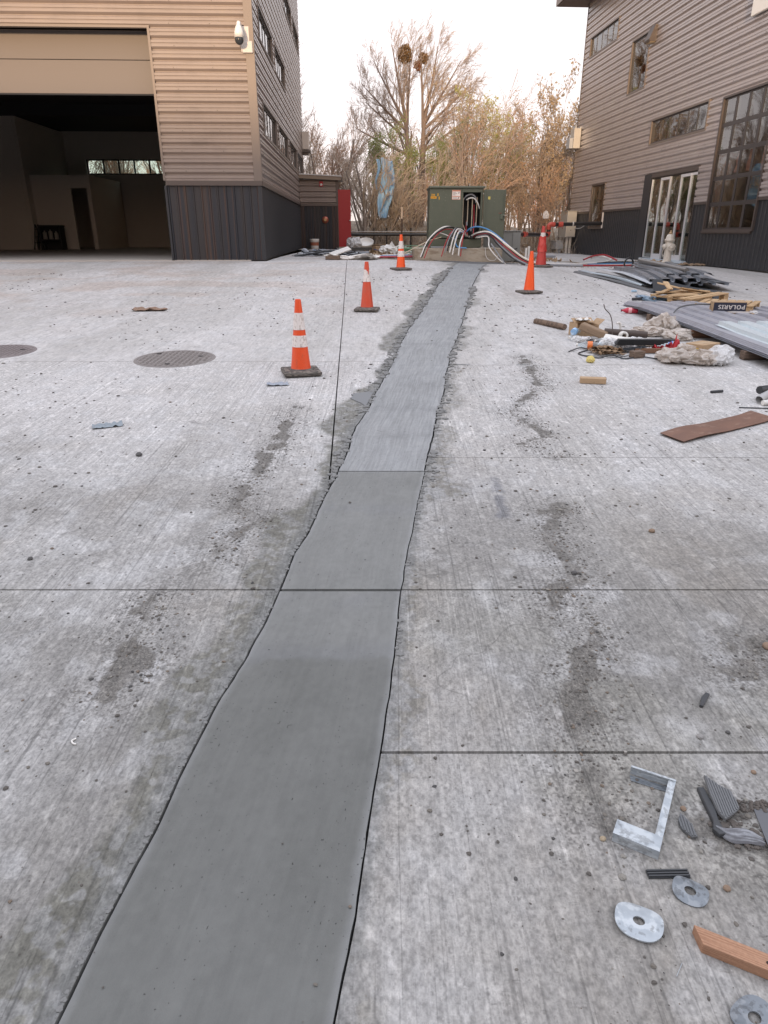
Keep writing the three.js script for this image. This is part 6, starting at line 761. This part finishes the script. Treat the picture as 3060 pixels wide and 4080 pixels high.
// heap of scrap and boxes by the shed
{
  const rng = rngOf(421), mats = [plBlack, std(0.1, 0.11, 0.13, 0.4), plWhite, std(0.3, 0.32, 0.35, 0.5), oldWood, std(0.12, 0.2, 0.35, 0.4)], kinds = ['black', 'dark grey', 'white', 'pale grey', 'brown', 'blue'];
  const t = thing('scrap_trim_heap', 'low tangled heap of black and white trim scraps by the shed', 'scrap heap', [0, 0, 0]);
  for (let i = 0; i < 42; i++) { const a = rng(), x = lerp(-2.5, -0.75, a) + (rng() - 0.5) * 0.5, z = lerp(-24.2, -21.4, rng()), L = 0.35 + rng() * 0.9, m = mats[[0, 0, 1, 0, 3, 0, 0, 5, 1][Math.floor(rng() * 9)]]; const g = gridSurf(3, 4, (u, v) => [(v - 0.5) * L, (Math.abs(u - 0.5) > 0.3 ? -0.02 : 0.01) + 0.03 * Math.sin(v * 4 + i), (u - 0.5) * (0.08 + 0.16 * rng())]); const o = mesh('scrap', g, m, t); o.position.set(x, groundY(x, z) + 0.04 + 0.1 * rng() * smooth(1.1, 0, Math.abs(x + 1.7)), z); o.rotation.set((rng() - 0.5) * 0.6, (rng() - 0.5) * 2.4, (rng() - 0.5) * 0.26); }
  single('white_board', [rbox(0.62, 0.03, 0.22, 0.006).rotateX(0.35).rotateZ(0.28)], plWhite, 'white foam board slanting out of the shed scrap heap', 'board', null, on(-1.25, -20.9, 0.16), 0.5); single('wood_piece', [rbox(0.38, 0.11, 0.12, 0.01)], oldWood, 'short thick wood block at the front of the shed scrap heap', 'wood', null, on(-1.36, -19.4, 0.06), -0.1); single('white_tarp', baggy(1.2, 0.14, 0.4, 4.1), plWhite, 'flat white sheeting in front of the shed scrap heap', 'plastic', null, on(-0.75, -19.6), 0.05);
  single('black_can', [cyl(0.06, 0.06, 0.18, 16).rotateZ(1.5708), cyl(0.061, 0.061, 0.05, 16).rotateZ(1.5708).translate(-0.1, 0, 0)], plBlack, 'small black can lying left of the shed scrap heap', 'can', null, on(-2.28, -22.7, 0.06), 0.3);
  const c = thing('brown_carton', 'brown carton on the dirt behind the scrap heap', 'cardboard box', [-0.12, -0.05, -25.3], 0.35); mesh('carton', [rbox(0.5, 0.28, 0.4, 0.008, 0, 0.14, 0)], cardM, c); mesh('lid_flap', [new THREE.BoxGeometry(0.5, 0.008, 0.2).rotateX(-0.2).translate(0, 0.3, -0.1)], cardM, c);
  single('blue_bar', [rod([-0.3, 0.16, 0.25], [0.3, 0.0, 0.3], 0.018)], std(0.05, 0.06, 0.16, 0.5), 'dark blue bar leaning on the brown carton', 'rod', null, [-0.05, -0.03, -25.2], 0);
  single('white_bag_pile', baggy(0.8, 0.42, 0.5, 15), plWhite, 'white plastic heap between the carton and the far cone', 'plastic', null, [0.4, -0.08, -24.6], 0.2); single('white_basin', [lathe([[0, 0.03], [0.28, 0.03], [0.33, 0.14], [0.36, 0.14], [0.34, 0.0], [0, 0]], 28).rotateX(0.5)], plWhite, 'white basin lying on the bank behind the red door', 'basin', null, [-0.8, 0.16, -32], 0); single('white_sheet_scrap', baggy(0.5, 0.5, 0.3, 18), clearBag, 'white plastic snagged beside the red door', 'plastic', null, [-1.28, 0.05, -31.2], 0.3); single('white_corner_scrap', extrudeXZ([[-0.18, 0.1], [0.2, 0.1], [0.02, -0.2]], 0.02).rotateX(1.2), plWhite, 'white triangular scrap on the bank near the stake', 'scrap', null, [0.32, 0.12, -32], 0);
  for (const [x, z, r, m, lab, len] of [[-0.2, -21.4, 0.3, std(0.12, 0.25, 0.45, 0.4), 'blue plastic pipe lying behind the scrap heap', 2.4], [0.1, -20.9, 0.05, std(0.4, 0.06, 0.08, 0.5), 'red pipe length on the dirt left of the pad', 1.5], [-0.35, -22.2, -0.2, plWhite, 'white pipe lying across the back of the scrap heap', 1.6], [0.5, -22.6, 0.4, std(0.4, 0.42, 0.45, 0.5), 'grey pipe lying by the pad corner', 1.4]]) single('pipe_length', [rod([-len / 2, 0.0, 0], [len / 2, 0.02, 0], 0.028)], m, lab, 'pipe', null, [x, 0.0, z], r);
  { const g = []; for (let i = 0; i < 5; i++) g.push(new THREE.TorusGeometry(0.32 + 0.02 * i, 0.012, 6, 40).rotateX(1.45 + 0.05 * i).translate(0.02 * i, 0.03 * i, 0)); single('hose_coil', g, std(0.2, 0.38, 0.24, 0.4), 'green hose coil at the left of the concrete pad', 'hose', null, [0.72, 0.14, -21.6], 0.2); }
  single('bank_board', [rbox(2.3, 0.16, 0.06, 0.006)], std(0.09, 0.085, 0.08, 0.8), 'dark plank on edge along the foot of the bank', 'board', null, [-0.3, 0.02, -29.5], 0.05); single('hanging_bag', crumple(0.28, 0.42, 0.16, 21), clearBag, 'white plastic bag caught in the thicket left of the meter cabinets', 'plastic bag', null, [6.95, 1.2, -32], 0);
}
// ------------------------------------------------------------------ bare trees and thicket behind the yard
const barkM = std(0.2, 0.15, 0.12, 0.95), barkGrey = std(0.27, 0.225, 0.19, 0.95), twigM = std(0.4, 0.31, 0.245, 0.95), twigPale = std(0.46, 0.38, 0.3, 0.95), twigRed = std(0.45, 0.32, 0.24, 0.95);  // twig and leaf colours lightened in place of haze
const leafMat = (r, g, b) => new THREE.MeshPhysicalMaterial({ color: new THREE.Color().setRGB(r, g, b), roughness: 0.9, transmission: 0.35, thickness: 0, side: THREE.DoubleSide });
const leafTan = leafMat(0.46, 0.35, 0.22), leafGreen = leafMat(0.24, 0.27, 0.09), leafYellow = leafMat(0.46, 0.43, 0.16), leafRust = leafMat(0.48, 0.3, 0.18);
// a branch is a row of points with radii; tubes of 3 to 7 sides
class Limbs { constructor() { this.p = []; this.i = []; }
  add(pts, n) { const base = this.p.length / 3, q = V(0, 0, 0), a = V(0, 0, 0), b = V(0, 0, 0); for (let k = 0; k < pts.length; k++) { const P = pts[k], N = pts[Math.min(k + 1, pts.length - 1)], O = pts[Math.max(k - 1, 0)]; q.set(N[0] - O[0], N[1] - O[1], N[2] - O[2]).normalize(); a.set(Math.abs(q.y) > 0.8 ? 1 : 0, Math.abs(q.y) > 0.8 ? 0 : 1, 0).cross(q).normalize(); b.crossVectors(q, a); for (let s = 0; s < n; s++) { const t = s / n * 6.28318, c = Math.cos(t) * P[3], d = Math.sin(t) * P[3]; this.p.push(P[0] + a.x * c + b.x * d, P[1] + a.y * c + b.y * d, P[2] + a.z * c + b.z * d); } }
    for (let k = 0; k < pts.length - 1; k++) for (let s = 0; s < n; s++) { const u = base + k * n + s, v = base + k * n + (s + 1) % n; this.i.push(u, v, v + n, u, v + n, u + n); } }
  geo() { const g = new THREE.BufferGeometry(); g.setAttribute('position', new THREE.Float32BufferAttribute(this.p, 3)); g.setIndex(this.i); g.computeVertexNormals(); return g; } }
function branch(T, rng, o, d, len, r, depth, S) {
  const n = depth === 0 ? 10 : depth < 3 ? 6 : 4, pts = [], P = [...o]; let D = [...d];
  for (let k = 0; k <= n; k++) { const t = k / n; pts.push([P[0], P[1], P[2], Math.max(r * (1 - (depth >= S.depth ? 0.75 : S.taper && depth === 0 ? 0.86 : 0.55) * t), S.minR)]); const w = S.wander * (0.6 + 0.25 * depth); D = [D[0] + (rng() - 0.5) * w, D[1] + (rng() - 0.5) * w + S.rise * (depth ? 1 : 0.4), D[2] + (rng() - 0.5) * w]; const L = Math.hypot(...D); D = D.map((v) => v / L); for (let q = 0; q < 3; q++) P[q] += D[q] * len / n; }
  (r > S.trunkR ? T.trunk : T.crown).add(pts, r > 0.09 ? 7 : r > 0.03 ? 5 : 3);
  if (depth >= S.depth) { if (S.leaf && rng() < S.leaf) for (let k = 1; k <= n; k++) if (rng() < 0.75) T.leaf.push(pts[k]); return; }
  const kids = S.kids[depth];
  for (let k = 0; k < kids; k++) {
    const t = depth === 0 ? lerp(S.first, 1, (k + rng() * 0.8) / kids) : lerp(0.22, 1, (k + rng()) / kids), q = Math.min(n - 1, Math.floor(t * n)), f = t * n - q, A = pts[q], B = pts[q + 1], at = [0, 1, 2].map((i) => lerp(A[i], B[i], f)), rr = lerp(A[3], B[3], f);
    const ax = [B[0] - A[0], B[1] - A[1], B[2] - A[2]], Lx = Math.hypot(...ax), az = rng() * 6.28318, an = lerp(S.angle[0], S.angle[1], rng());
    const v = V(ax[0] / Lx, ax[1] / Lx, ax[2] / Lx), u = V(Math.cos(az), 0.1, Math.sin(az)).cross(v).normalize(), w = V(0, 0, 0).crossVectors(v, u), dir = v.multiplyScalar(Math.cos(an)).addScaledVector(u, Math.sin(an) * Math.cos(az * 1.7)).addScaledVector(w, Math.sin(an) * Math.sin(az * 1.7)).normalize();
    branch(T, rng, at, dir.toArray(), len * lerp(S.ratio[0], S.ratio[1], rng()) * (1 - 0.35 * t * (depth === 0 ? 1 : 0.4)), rr * lerp(S.thin?.[0] ?? 0.45, S.thin?.[1] ?? 0.66, rng()), depth + 1, S);
  }
}
function leafGeo(spots, rng, size, per, spread) { const pos = []; for (const p of spots) for (let k = 0; k < per; k++) { const c = V(p[0] + (rng() - 0.5) * spread, p[1] + (rng() - 0.5) * spread, p[2] + (rng() - 0.5) * spread), s = size * (0.6 + 0.8 * rng()), e = new THREE.Euler(rng() * 6, rng() * 6, rng() * 6), a = V(s, 0, 0).applyEuler(e), b = V(0, 0, s * 0.5).applyEuler(e); pos.push(c.x - a.x, c.y - a.y, c.z - a.z, c.x + b.x, c.y + b.y, c.z + b.z, c.x + a.x, c.y + a.y, c.z + a.z, c.x - a.x, c.y - a.y, c.z - a.z, c.x + a.x, c.y + a.y, c.z + a.z, c.x - b.x, c.y - b.y, c.z - b.z); } const g = new THREE.BufferGeometry(); g.setAttribute('position', new THREE.Float32BufferAttribute(pos, 3)); g.computeVertexNormals(); return g; }
function tree(name, label, pos, S, group) {
  const t = thing(name, label, S.cat || 'tree', pos, 0, group), rng = rngOf(S.seed), T = { trunk: new Limbs(), crown: new Limbs(), leaf: [] };
  for (const st of S.stems) branch(T, rng, st.o || [0, 0, 0], st.d, st.len, st.r, 0, { ...S, ...st });
  if (T.trunk.i.length) mesh('trunk', T.trunk.geo(), S.bark || barkM, t); if (T.crown.i.length) mesh('crown', T.crown.geo(), S.twig || twigM, t);
  if (T.leaf.length) mesh('leaves', leafGeo(T.leaf, rng, S.leafSize || 0.05, S.per || 2, S.spread || 0.25), S.leafM || leafTan, t);
  return t;
}
const eY = (x, z, d = 0.1) => [x, earthY(x, z) - d, z];
// the tall bare tree with two trunks and its two round clumps
{
  const S = { seed: 18, thin: [0.3, 0.5], depth: 4, kids: [16, 8, 6, 5], angle: [0.35, 0.85], ratio: [0.34, 0.56], wander: 0.12, rise: 0.035, first: 0.36, minR: 0.006, trunkR: 0.045, bark: barkM, twig: twigM,
    stems: (() => { const L = (x0, y0, x1, y1, r, z1, kids = [15, 8, 6]) => { const dx = x1 - x0, dy = y1 - y0, dz = z1, q = Math.hypot(dx, dy, dz); return { o: [x0, y0, 0], d: [dx / q * 1.25, dy / q * 0.8, dz / q], len: q * 0.92, r, depth: 3, kids, taper: true, first: 0.16, wander: 0.09 }; };
      const P = (x0, x1, r) => ({ o: [x0, 0, 0], d: [(x1 - x0) / 5.6, 1, 0], len: 5.7, r, depth: 3, kids: [7, 6, 4], first: 0.45, rise: 0, wander: 0.05 });
      return [P(-0.2, -0.62, 0.26), P(0.2, 0.32, 0.26), L(-0.6, 5.2, -3.0, 8.2, 0.1, 0.3), L(-0.62, 5.5, -2.2, 9.3, 0.11, -0.4), L(-0.62, 5.5, -1.3, 9.8, 0.12, 0.3), L(-0.6, 5.6, -0.5, 9.7, 0.09, -0.5), L(0.3, 5.4, 0.1, 9.8, 0.1, 0.4), L(0.32, 5.6, 1.0, 9.8, 0.12, -0.2), L(0.32, 5.5, 1.9, 9.2, 0.11, 0.4), L(0.32, 5.3, 2.8, 8.1, 0.1, -0.3),
        L(-0.5, 4.0, -3.6, 6.0, 0.11, 0.5, [15, 8, 6]), L(-0.45, 3.2, -2.9, 3.9, 0.09, -0.5), L(0.3, 4.2, 3.1, 6.6, 0.11, -0.4, [15, 8, 6]), L(0.3, 3.4, 2.4, 4.6, 0.09, 0.6), L(-0.55, 4.8, -2.9, 7.4, 0.09, -0.8), L(0.3, 4.8, 2.4, 7.6, 0.09, 0.7)]; })() };
  const t = tree('bare_tree', 'tallest bare tree, twin trunked, with two round clumps near its top', eY(1.95, -45), S);
  const rng = rngOf(31), cl = (x, y, z, r, n) => { const spots = []; for (let i = 0; i < n; i++) { const u = rng() * 2 - 1, a = rng() * 6.28, q = r * Math.cbrt(rng()); spots.push([x + q * Math.sqrt(1 - u * u) * Math.cos(a), y + q * u * 1.1, z + q * Math.sqrt(1 - u * u) * Math.sin(a)]); } return leafGeo(spots, rng, 0.07, 2, 0.1); };
  const y0 = eY(1.95, -45)[1]; mesh('mistletoe_clump', cl(-0.78, 9.85 - y0, 0, 0.42, 420), leafMat(0.22, 0.13, 0.05), t); mesh('mistletoe_clump', cl(0.25, 9.66 - y0, 0, 0.27, 200), leafMat(0.24, 0.14, 0.06), t); mesh('mistletoe_clump', cl(-0.08, 9.3 - y0, 0, 0.2, 130), leafMat(0.34, 0.15, 0.07), t);
}
// smaller trees and saplings one can tell apart, and the crowd between
{
  const multi = (n, h, lean, seed, r = 0.05) => { const rng = rngOf(seed); return Array.from({ length: n }, () => ({ d: [(rng() - 0.5) * lean, 1, (rng() - 0.5) * lean], len: h * (0.7 + 0.4 * rng()), r: r * (0.7 + 0.6 * rng()), o: [(rng() - 0.5) * 0.7, 0, (rng() - 0.5) * 0.6] })); };
  const base = { thin: [0.36, 0.55], depth: 3, kids: [8, 5, 4], angle: [0.3, 0.75], ratio: [0.36, 0.55], wander: 0.16, rise: 0.06, first: 0.2, minR: 0.007, trunkR: 0.04 };
  tree('bare_tree', 'round reddish twiggy tree behind the shed roof', eY(-3.0, -39), { ...base, seed: 41, stems: multi(4, 5.2, 0.7, 41, 0.09), kids: [12, 7, 5], twig: twigRed, leaf: 0.16, leafM: leafRust, leafSize: 0.035, bark: barkGrey });
  tree('bare_tree', 'thin grey bare tree behind the left building', eY(-5.6, -44), { ...base, seed: 42, stems: multi(3, 7, 0.5, 42, 0.1), kids: [11, 7, 5], twig: twigM });
  tree('leafy_tree', 'yellow green leafed young tree above the open cabinet door', eY(5.4, -40), { ...base, seed: 43, stems: multi(4, 5.4, 0.5, 43, 0.06), leaf: 0.75, leafM: leafYellow, leafSize: 0.06, per: 5, spread: 0.3 });
  tree('leafy_tree', 'tall sparse tree with tan leaves beside the shop corner', eY(7.9, -38), { ...base, seed: 44, stems: multi(6, 6.0, 0.3, 44, 0.05), leaf: 0.75, leafM: leafTan, leafSize: 0.07, per: 2, spread: 0.3 });
  tree('leafy_tree', 'slender sapling with brown leaves left of the yellow one', eY(4.3, -38.5), { ...base, seed: 45, stems: multi(3, 5.9, 0.3, 45, 0.045), leaf: 0.55, leafM: leafTan, leafSize: 0.06, per: 2 });
  tree('leafy_tree', 'greenish young tree mixed with the big trunks', eY(0.7, -41.5), { ...base, seed: 46, stems: multi(5, 4.6, 0.9, 46, 0.05), leaf: 0.6, leafM: leafGreen, leafSize: 0.05, per: 5, spread: 0.35 });
  tree('leafy_tree', 'second greenish tree close to the right big trunk', eY(2.9, -42), { ...base, seed: 47, stems: multi(5, 4.4, 0.9, 47, 0.05), leaf: 0.6, leafM: leafGreen, leafSize: 0.05, per: 5, spread: 0.35 });
  tree('leafy_tree', 'orange brown leafed tree at the back between the yellow and tan ones', eY(6.7, -43), { ...base, seed: 48, stems: multi(5, 5.0, 0.5, 48, 0.06), leaf: 0.7, leafM: leafRust, leafSize: 0.06, per: 2, spread: 0.3 });
  // near shrubs: spreading grey stems
  const shr = { thin: [0.4, 0.6], depth: 3, kids: [7, 5, 4], angle: [0.3, 0.8], ratio: [0.4, 0.6], wander: 0.2, rise: 0.03, first: 0.15, minR: 0.0075, trunkR: 0.035, bark: barkGrey, twig: twigPale, cat: 'shrub' };
  tree('bare_shrub', 'spreading grey bare shrub in the gap beside the red door', eY(-0.75, -35.5), { ...shr, seed: 51, stems: multi(7, 3.8, 0.7, 51, 0.06) });
  tree('bare_shrub', 'bare shrub fanning out below the blue tarp', eY(0.15, -36), { ...shr, seed: 52, stems: multi(9, 3.2, 1.2, 52, 0.05) });
  tree('bare_shrub', 'pale bare shrub leaning left of the transformer', eY(1.5, -36.5), { ...shr, seed: 53, stems: multi(8, 3.4, 1.6, 53, 0.05) });
  const protos = []; for (let i = 0; i < 6; i++) { const o = { ...shr, seed: 60 + i, kids: [7, 5, 3], stems: multi(4, 3.2 + 0.4 * i, 0.6, 60 + i, 0.045), twig: [twigM, twigPale, twigRed][i % 3], leaf: [0.3, 0.12, 0.5][i % 3], leafM: [leafTan, leafTan, leafRust][i % 3], leafSize: 0.05, per: 1, spread: 0.25 }; protos.push(o); }
  const rng = rngOf(71), gname = 'bare saplings crowding the thicket behind the yard', lab = 'bare brown sapling in the thicket crowding the bank behind the yard', made = [];
  const SP = [[-2.2, -40], [-0.9, -43], [0.4, -46.5], [3.6, -44.5], [3.5, -37.5], [4.6, -36.5], [6.2, -36.6], [7.1, -37.5], [7.9, -36], [8.8, -38.5], [9.6, -40], [5.0, -45], [8.2, -44], [-4.2, -42], [9.3, -43.5]];
  SP.forEach(([x, z], i) => { let t; if (i < 6) { t = tree('bare_sapling', lab, eY(x, z), protos[i], gname); made.push(t); } else { t = made[i % 6].clone(); t.name = numbered('bare_sapling'); scene.add(t); t.position.set(...eY(x, z)); t.rotation.y = rng() * 6.3; t.scale.setScalar(0.85 + 0.4 * rng()); tag(t, lab, 'tree', gname); } tag(t, lab, 'tree', gname); });
  // the wood farther back and to both sides, one mass
  const far = [0, 1, 2].map((i) => { const T = { trunk: new Limbs(), crown: new Limbs(), leaf: [] }, r = rngOf(90 + i); for (const st of multi(4, 6.2, 0.5, 90 + i, 0.09)) branch(T, r, st.o, st.d, st.len, st.r, 0, { ...base, kids: [9, 5, 4], minR: 0.01, trunkR: 0, leaf: 0, ...st }); return T.trunk.geo(); });
  const spots = []; for (let i = 0; i < 85; i++) { const x = lerp(-45, 42, rng()), z = lerp(-50, -80, rng()); spots.push([x, z, 0.5 + 0.35 * rng()]); } for (let i = 0; i < 26; i++) spots.push([lerp(-30, -8.5, rng()), lerp(-39, -48, rng()), 0.7 + 0.4 * rng()]); for (let i = 0; i < 22; i++) spots.push([lerp(10.5, 26, rng()), lerp(-49, -56, rng()), 0.6 + 0.3 * rng()]);
  const cols = [[0.9, 0.8, 0.75], [1.3, 0.85, 0.65], [0.8, 0.75, 0.75], [1.2, 1.0, 0.8]], mt = new THREE.Matrix4(), q = new THREE.Quaternion(), c = new THREE.Color();
  far.forEach((g, b) => { const mine = spots.filter((_, i) => i % 3 === b), im = new THREE.InstancedMesh(g, std(0.42, 0.32, 0.25, 0.95), mine.length); mine.forEach(([x, z, s], i) => { q.setFromEuler(new THREE.Euler(0, rng() * 6.3, 0)); mt.compose(V(x, earthY(x, z) - 0.1, z), q, V(s, s * (0.75 + 0.3 * rng()), s)); im.setMatrixAt(i, mt); im.setColorAt(i, c.setRGB(...cols[i % 4])); }); im.name = numbered('far_wood'); shadows(im); im.userData.kind = 'stuff'; tag(im, 'brown bare wood filling the distance behind the thicket', 'wood', 'far bare wood'); scene.add(im); });
  // brush and litter on the bank
  { const gs = new Limbs(), r = rngOf(97); for (let i = 0; i < 1700; i++) { const x = lerp(-3.2, 9.4, r()), z = lerp(-33.3, -40, r()), y = earthY(x, z), a = r() * 6.3, L = 0.3 + 0.9 * r(); gs.add([[x, y, z, 0.007], [x + L * 0.3 * Math.cos(a), y + L * 0.5, z + L * 0.3 * Math.sin(a), 0.006], [x + L * 0.6 * Math.cos(a + 0.3), y + L * (0.7 + 0.3 * r()), z + L * 0.6 * Math.sin(a + 0.3), 0.003]], 3); } const m = mesh('dead_brush', gs.geo(), twigPale); tag(m, 'tangled dead brush over the bank behind the yard', 'brush'); m.userData.kind = 'stuff'; }
  { const r = rngOf(98), spots2 = []; for (let i = 0; i < 5200; i++) { const x = lerp(-3, 9.6, r()), z = lerp(-21.5, -42, r()); if (z > -31.5 && (x < -0.9 || x > 5.6)) continue; spots2.push([x, earthY(x, z) + 0.02, z]); } const m = mesh('leaf_cover', leafGeo(spots2, r, 0.075, 1, 0.1), std(0.34, 0.24, 0.15, 0.9)); tag(m, 'dry tan leaves lying over the earth bank', 'leaves'); m.userData.kind = 'stuff'; }
  { const r = rngOf(99), gs = []; for (let i = 0; i < 340; i++) { const x = lerp(-2.2, 9, r()), z = lerp(-33, -41, r()), s = 0.05 + 0.13 * r() * r(), g = new THREE.DodecahedronGeometry(s, 0); g.scale(1.2, 0.7, 1); g.rotateY(r() * 6); g.translate(x, earthY(x, z) + s * 0.3, z); gs.push(g); } const m = mesh('bank_stones', gs, std(0.4, 0.35, 0.3, 0.95)); tag(m, 'pale stones strewn over the earth bank', 'stones'); m.userData.kind = 'stuff'; }
  { const r = rngOf(100), gs = []; for (let i = 0; i < 420; i++) { const x = lerp(0.3, 3.7, r()), z = lerp(-19.55, -21.2, r()), s = 0.008 + 0.035 * r() * r() * r(), g = new THREE.DodecahedronGeometry(s, 0); g.scale(1.2, 0.6, 1); g.translate(x, Math.max(groundY(x, z), earthY(x, z)) + s * 0.3, z); gs.push(g); } for (let i = 0; i < 200; i++) { const x = lerp(3.5, 6.0, r()), z = lerp(-18.6, -20.2, r()), s = 0.008 + 0.03 * r() * r() * r(), g = new THREE.DodecahedronGeometry(s, 0); g.scale(1.3, 0.6, 1); g.translate(x, groundY(x, z) + s * 0.3, z); gs.push(g); } const m = mesh('pad_rubble', gs, std(0.36, 0.32, 0.28, 0.95)); tag(m, 'rubble and clods along the foot of the concrete pad', 'rubble'); m.userData.kind = 'stuff'; }
  // blue tarp caught in the branches
  const tp = gridSurf(30, 60, (u, v) => { const w = 0.6 * (0.5 + 0.5 * Math.sin(Math.PI * Math.min(1, 0.1 + 0.9 * v))) * (0.75 + 0.5 * fbm(v * 5, 3, 2, 424)), y = lerp(4.3, 1.75, v) - (Math.abs(u - 0.35) < 0.14 && v < 0.2 ? -0.0 : 0); return [-0.05 + (u - 0.5) * w * 1.1 + 0.12 * Math.sin(v * 5) + 0.02 * Math.sin(u * 9 + v * 6), y + 0.1 * fbm(u * 5, v * 2, 2, 421) - 0.35 * smooth(0.08, 0, v) * Math.abs(u - 0.2), 0.05 * Math.sin(u * 11 + 3 * fbm(u * 2, v * 3, 2, 422)) + 0.16 * (fbm(u * 5, v * 6, 3, 423) - 0.5)]; });
  const tarpM = new THREE.MeshPhysicalMaterial({ color: new THREE.Color().setRGB(0.24, 0.43, 0.66), roughness: 0.5, transmission: 0.2, thickness: 0, side: THREE.DoubleSide });
  const tt = thing('blue_tarp', 'torn blue tarp hanging in the bare branches', 'tarp', [0.12, -0.5, -35.0]); mesh('sheet', tp, tarpM, tt); const tail = gridSurf(8, 30, (u, v) => [-0.42 + (u - 0.5) * 0.16 * (1 - 0.6 * v) + 0.08 * Math.sin(v * 6), lerp(4.25, 3.0, v), 0.06 * Math.sin(u * 9 + v * 5)]); mesh('torn_tail', tail, tarpM, tt);
}
// unseen block added behind the camera to shade the ground and lower facade
{
  const t = thing('row_building', 'long low unseen block added behind the camera to hold back the sun', 'building', [0, 0, 0]); const m = std(0.3, 0.27, 0.24, 0.8); mesh('wall', [bb(-40, 34, -4, 5.8, 10, 22)], m, t); mesh('roof', [bb(-40.3, 34.3, 5.82, 6.0, 9.8, 22.2)], trimM, t);
}
renderer.render(scene, camera);
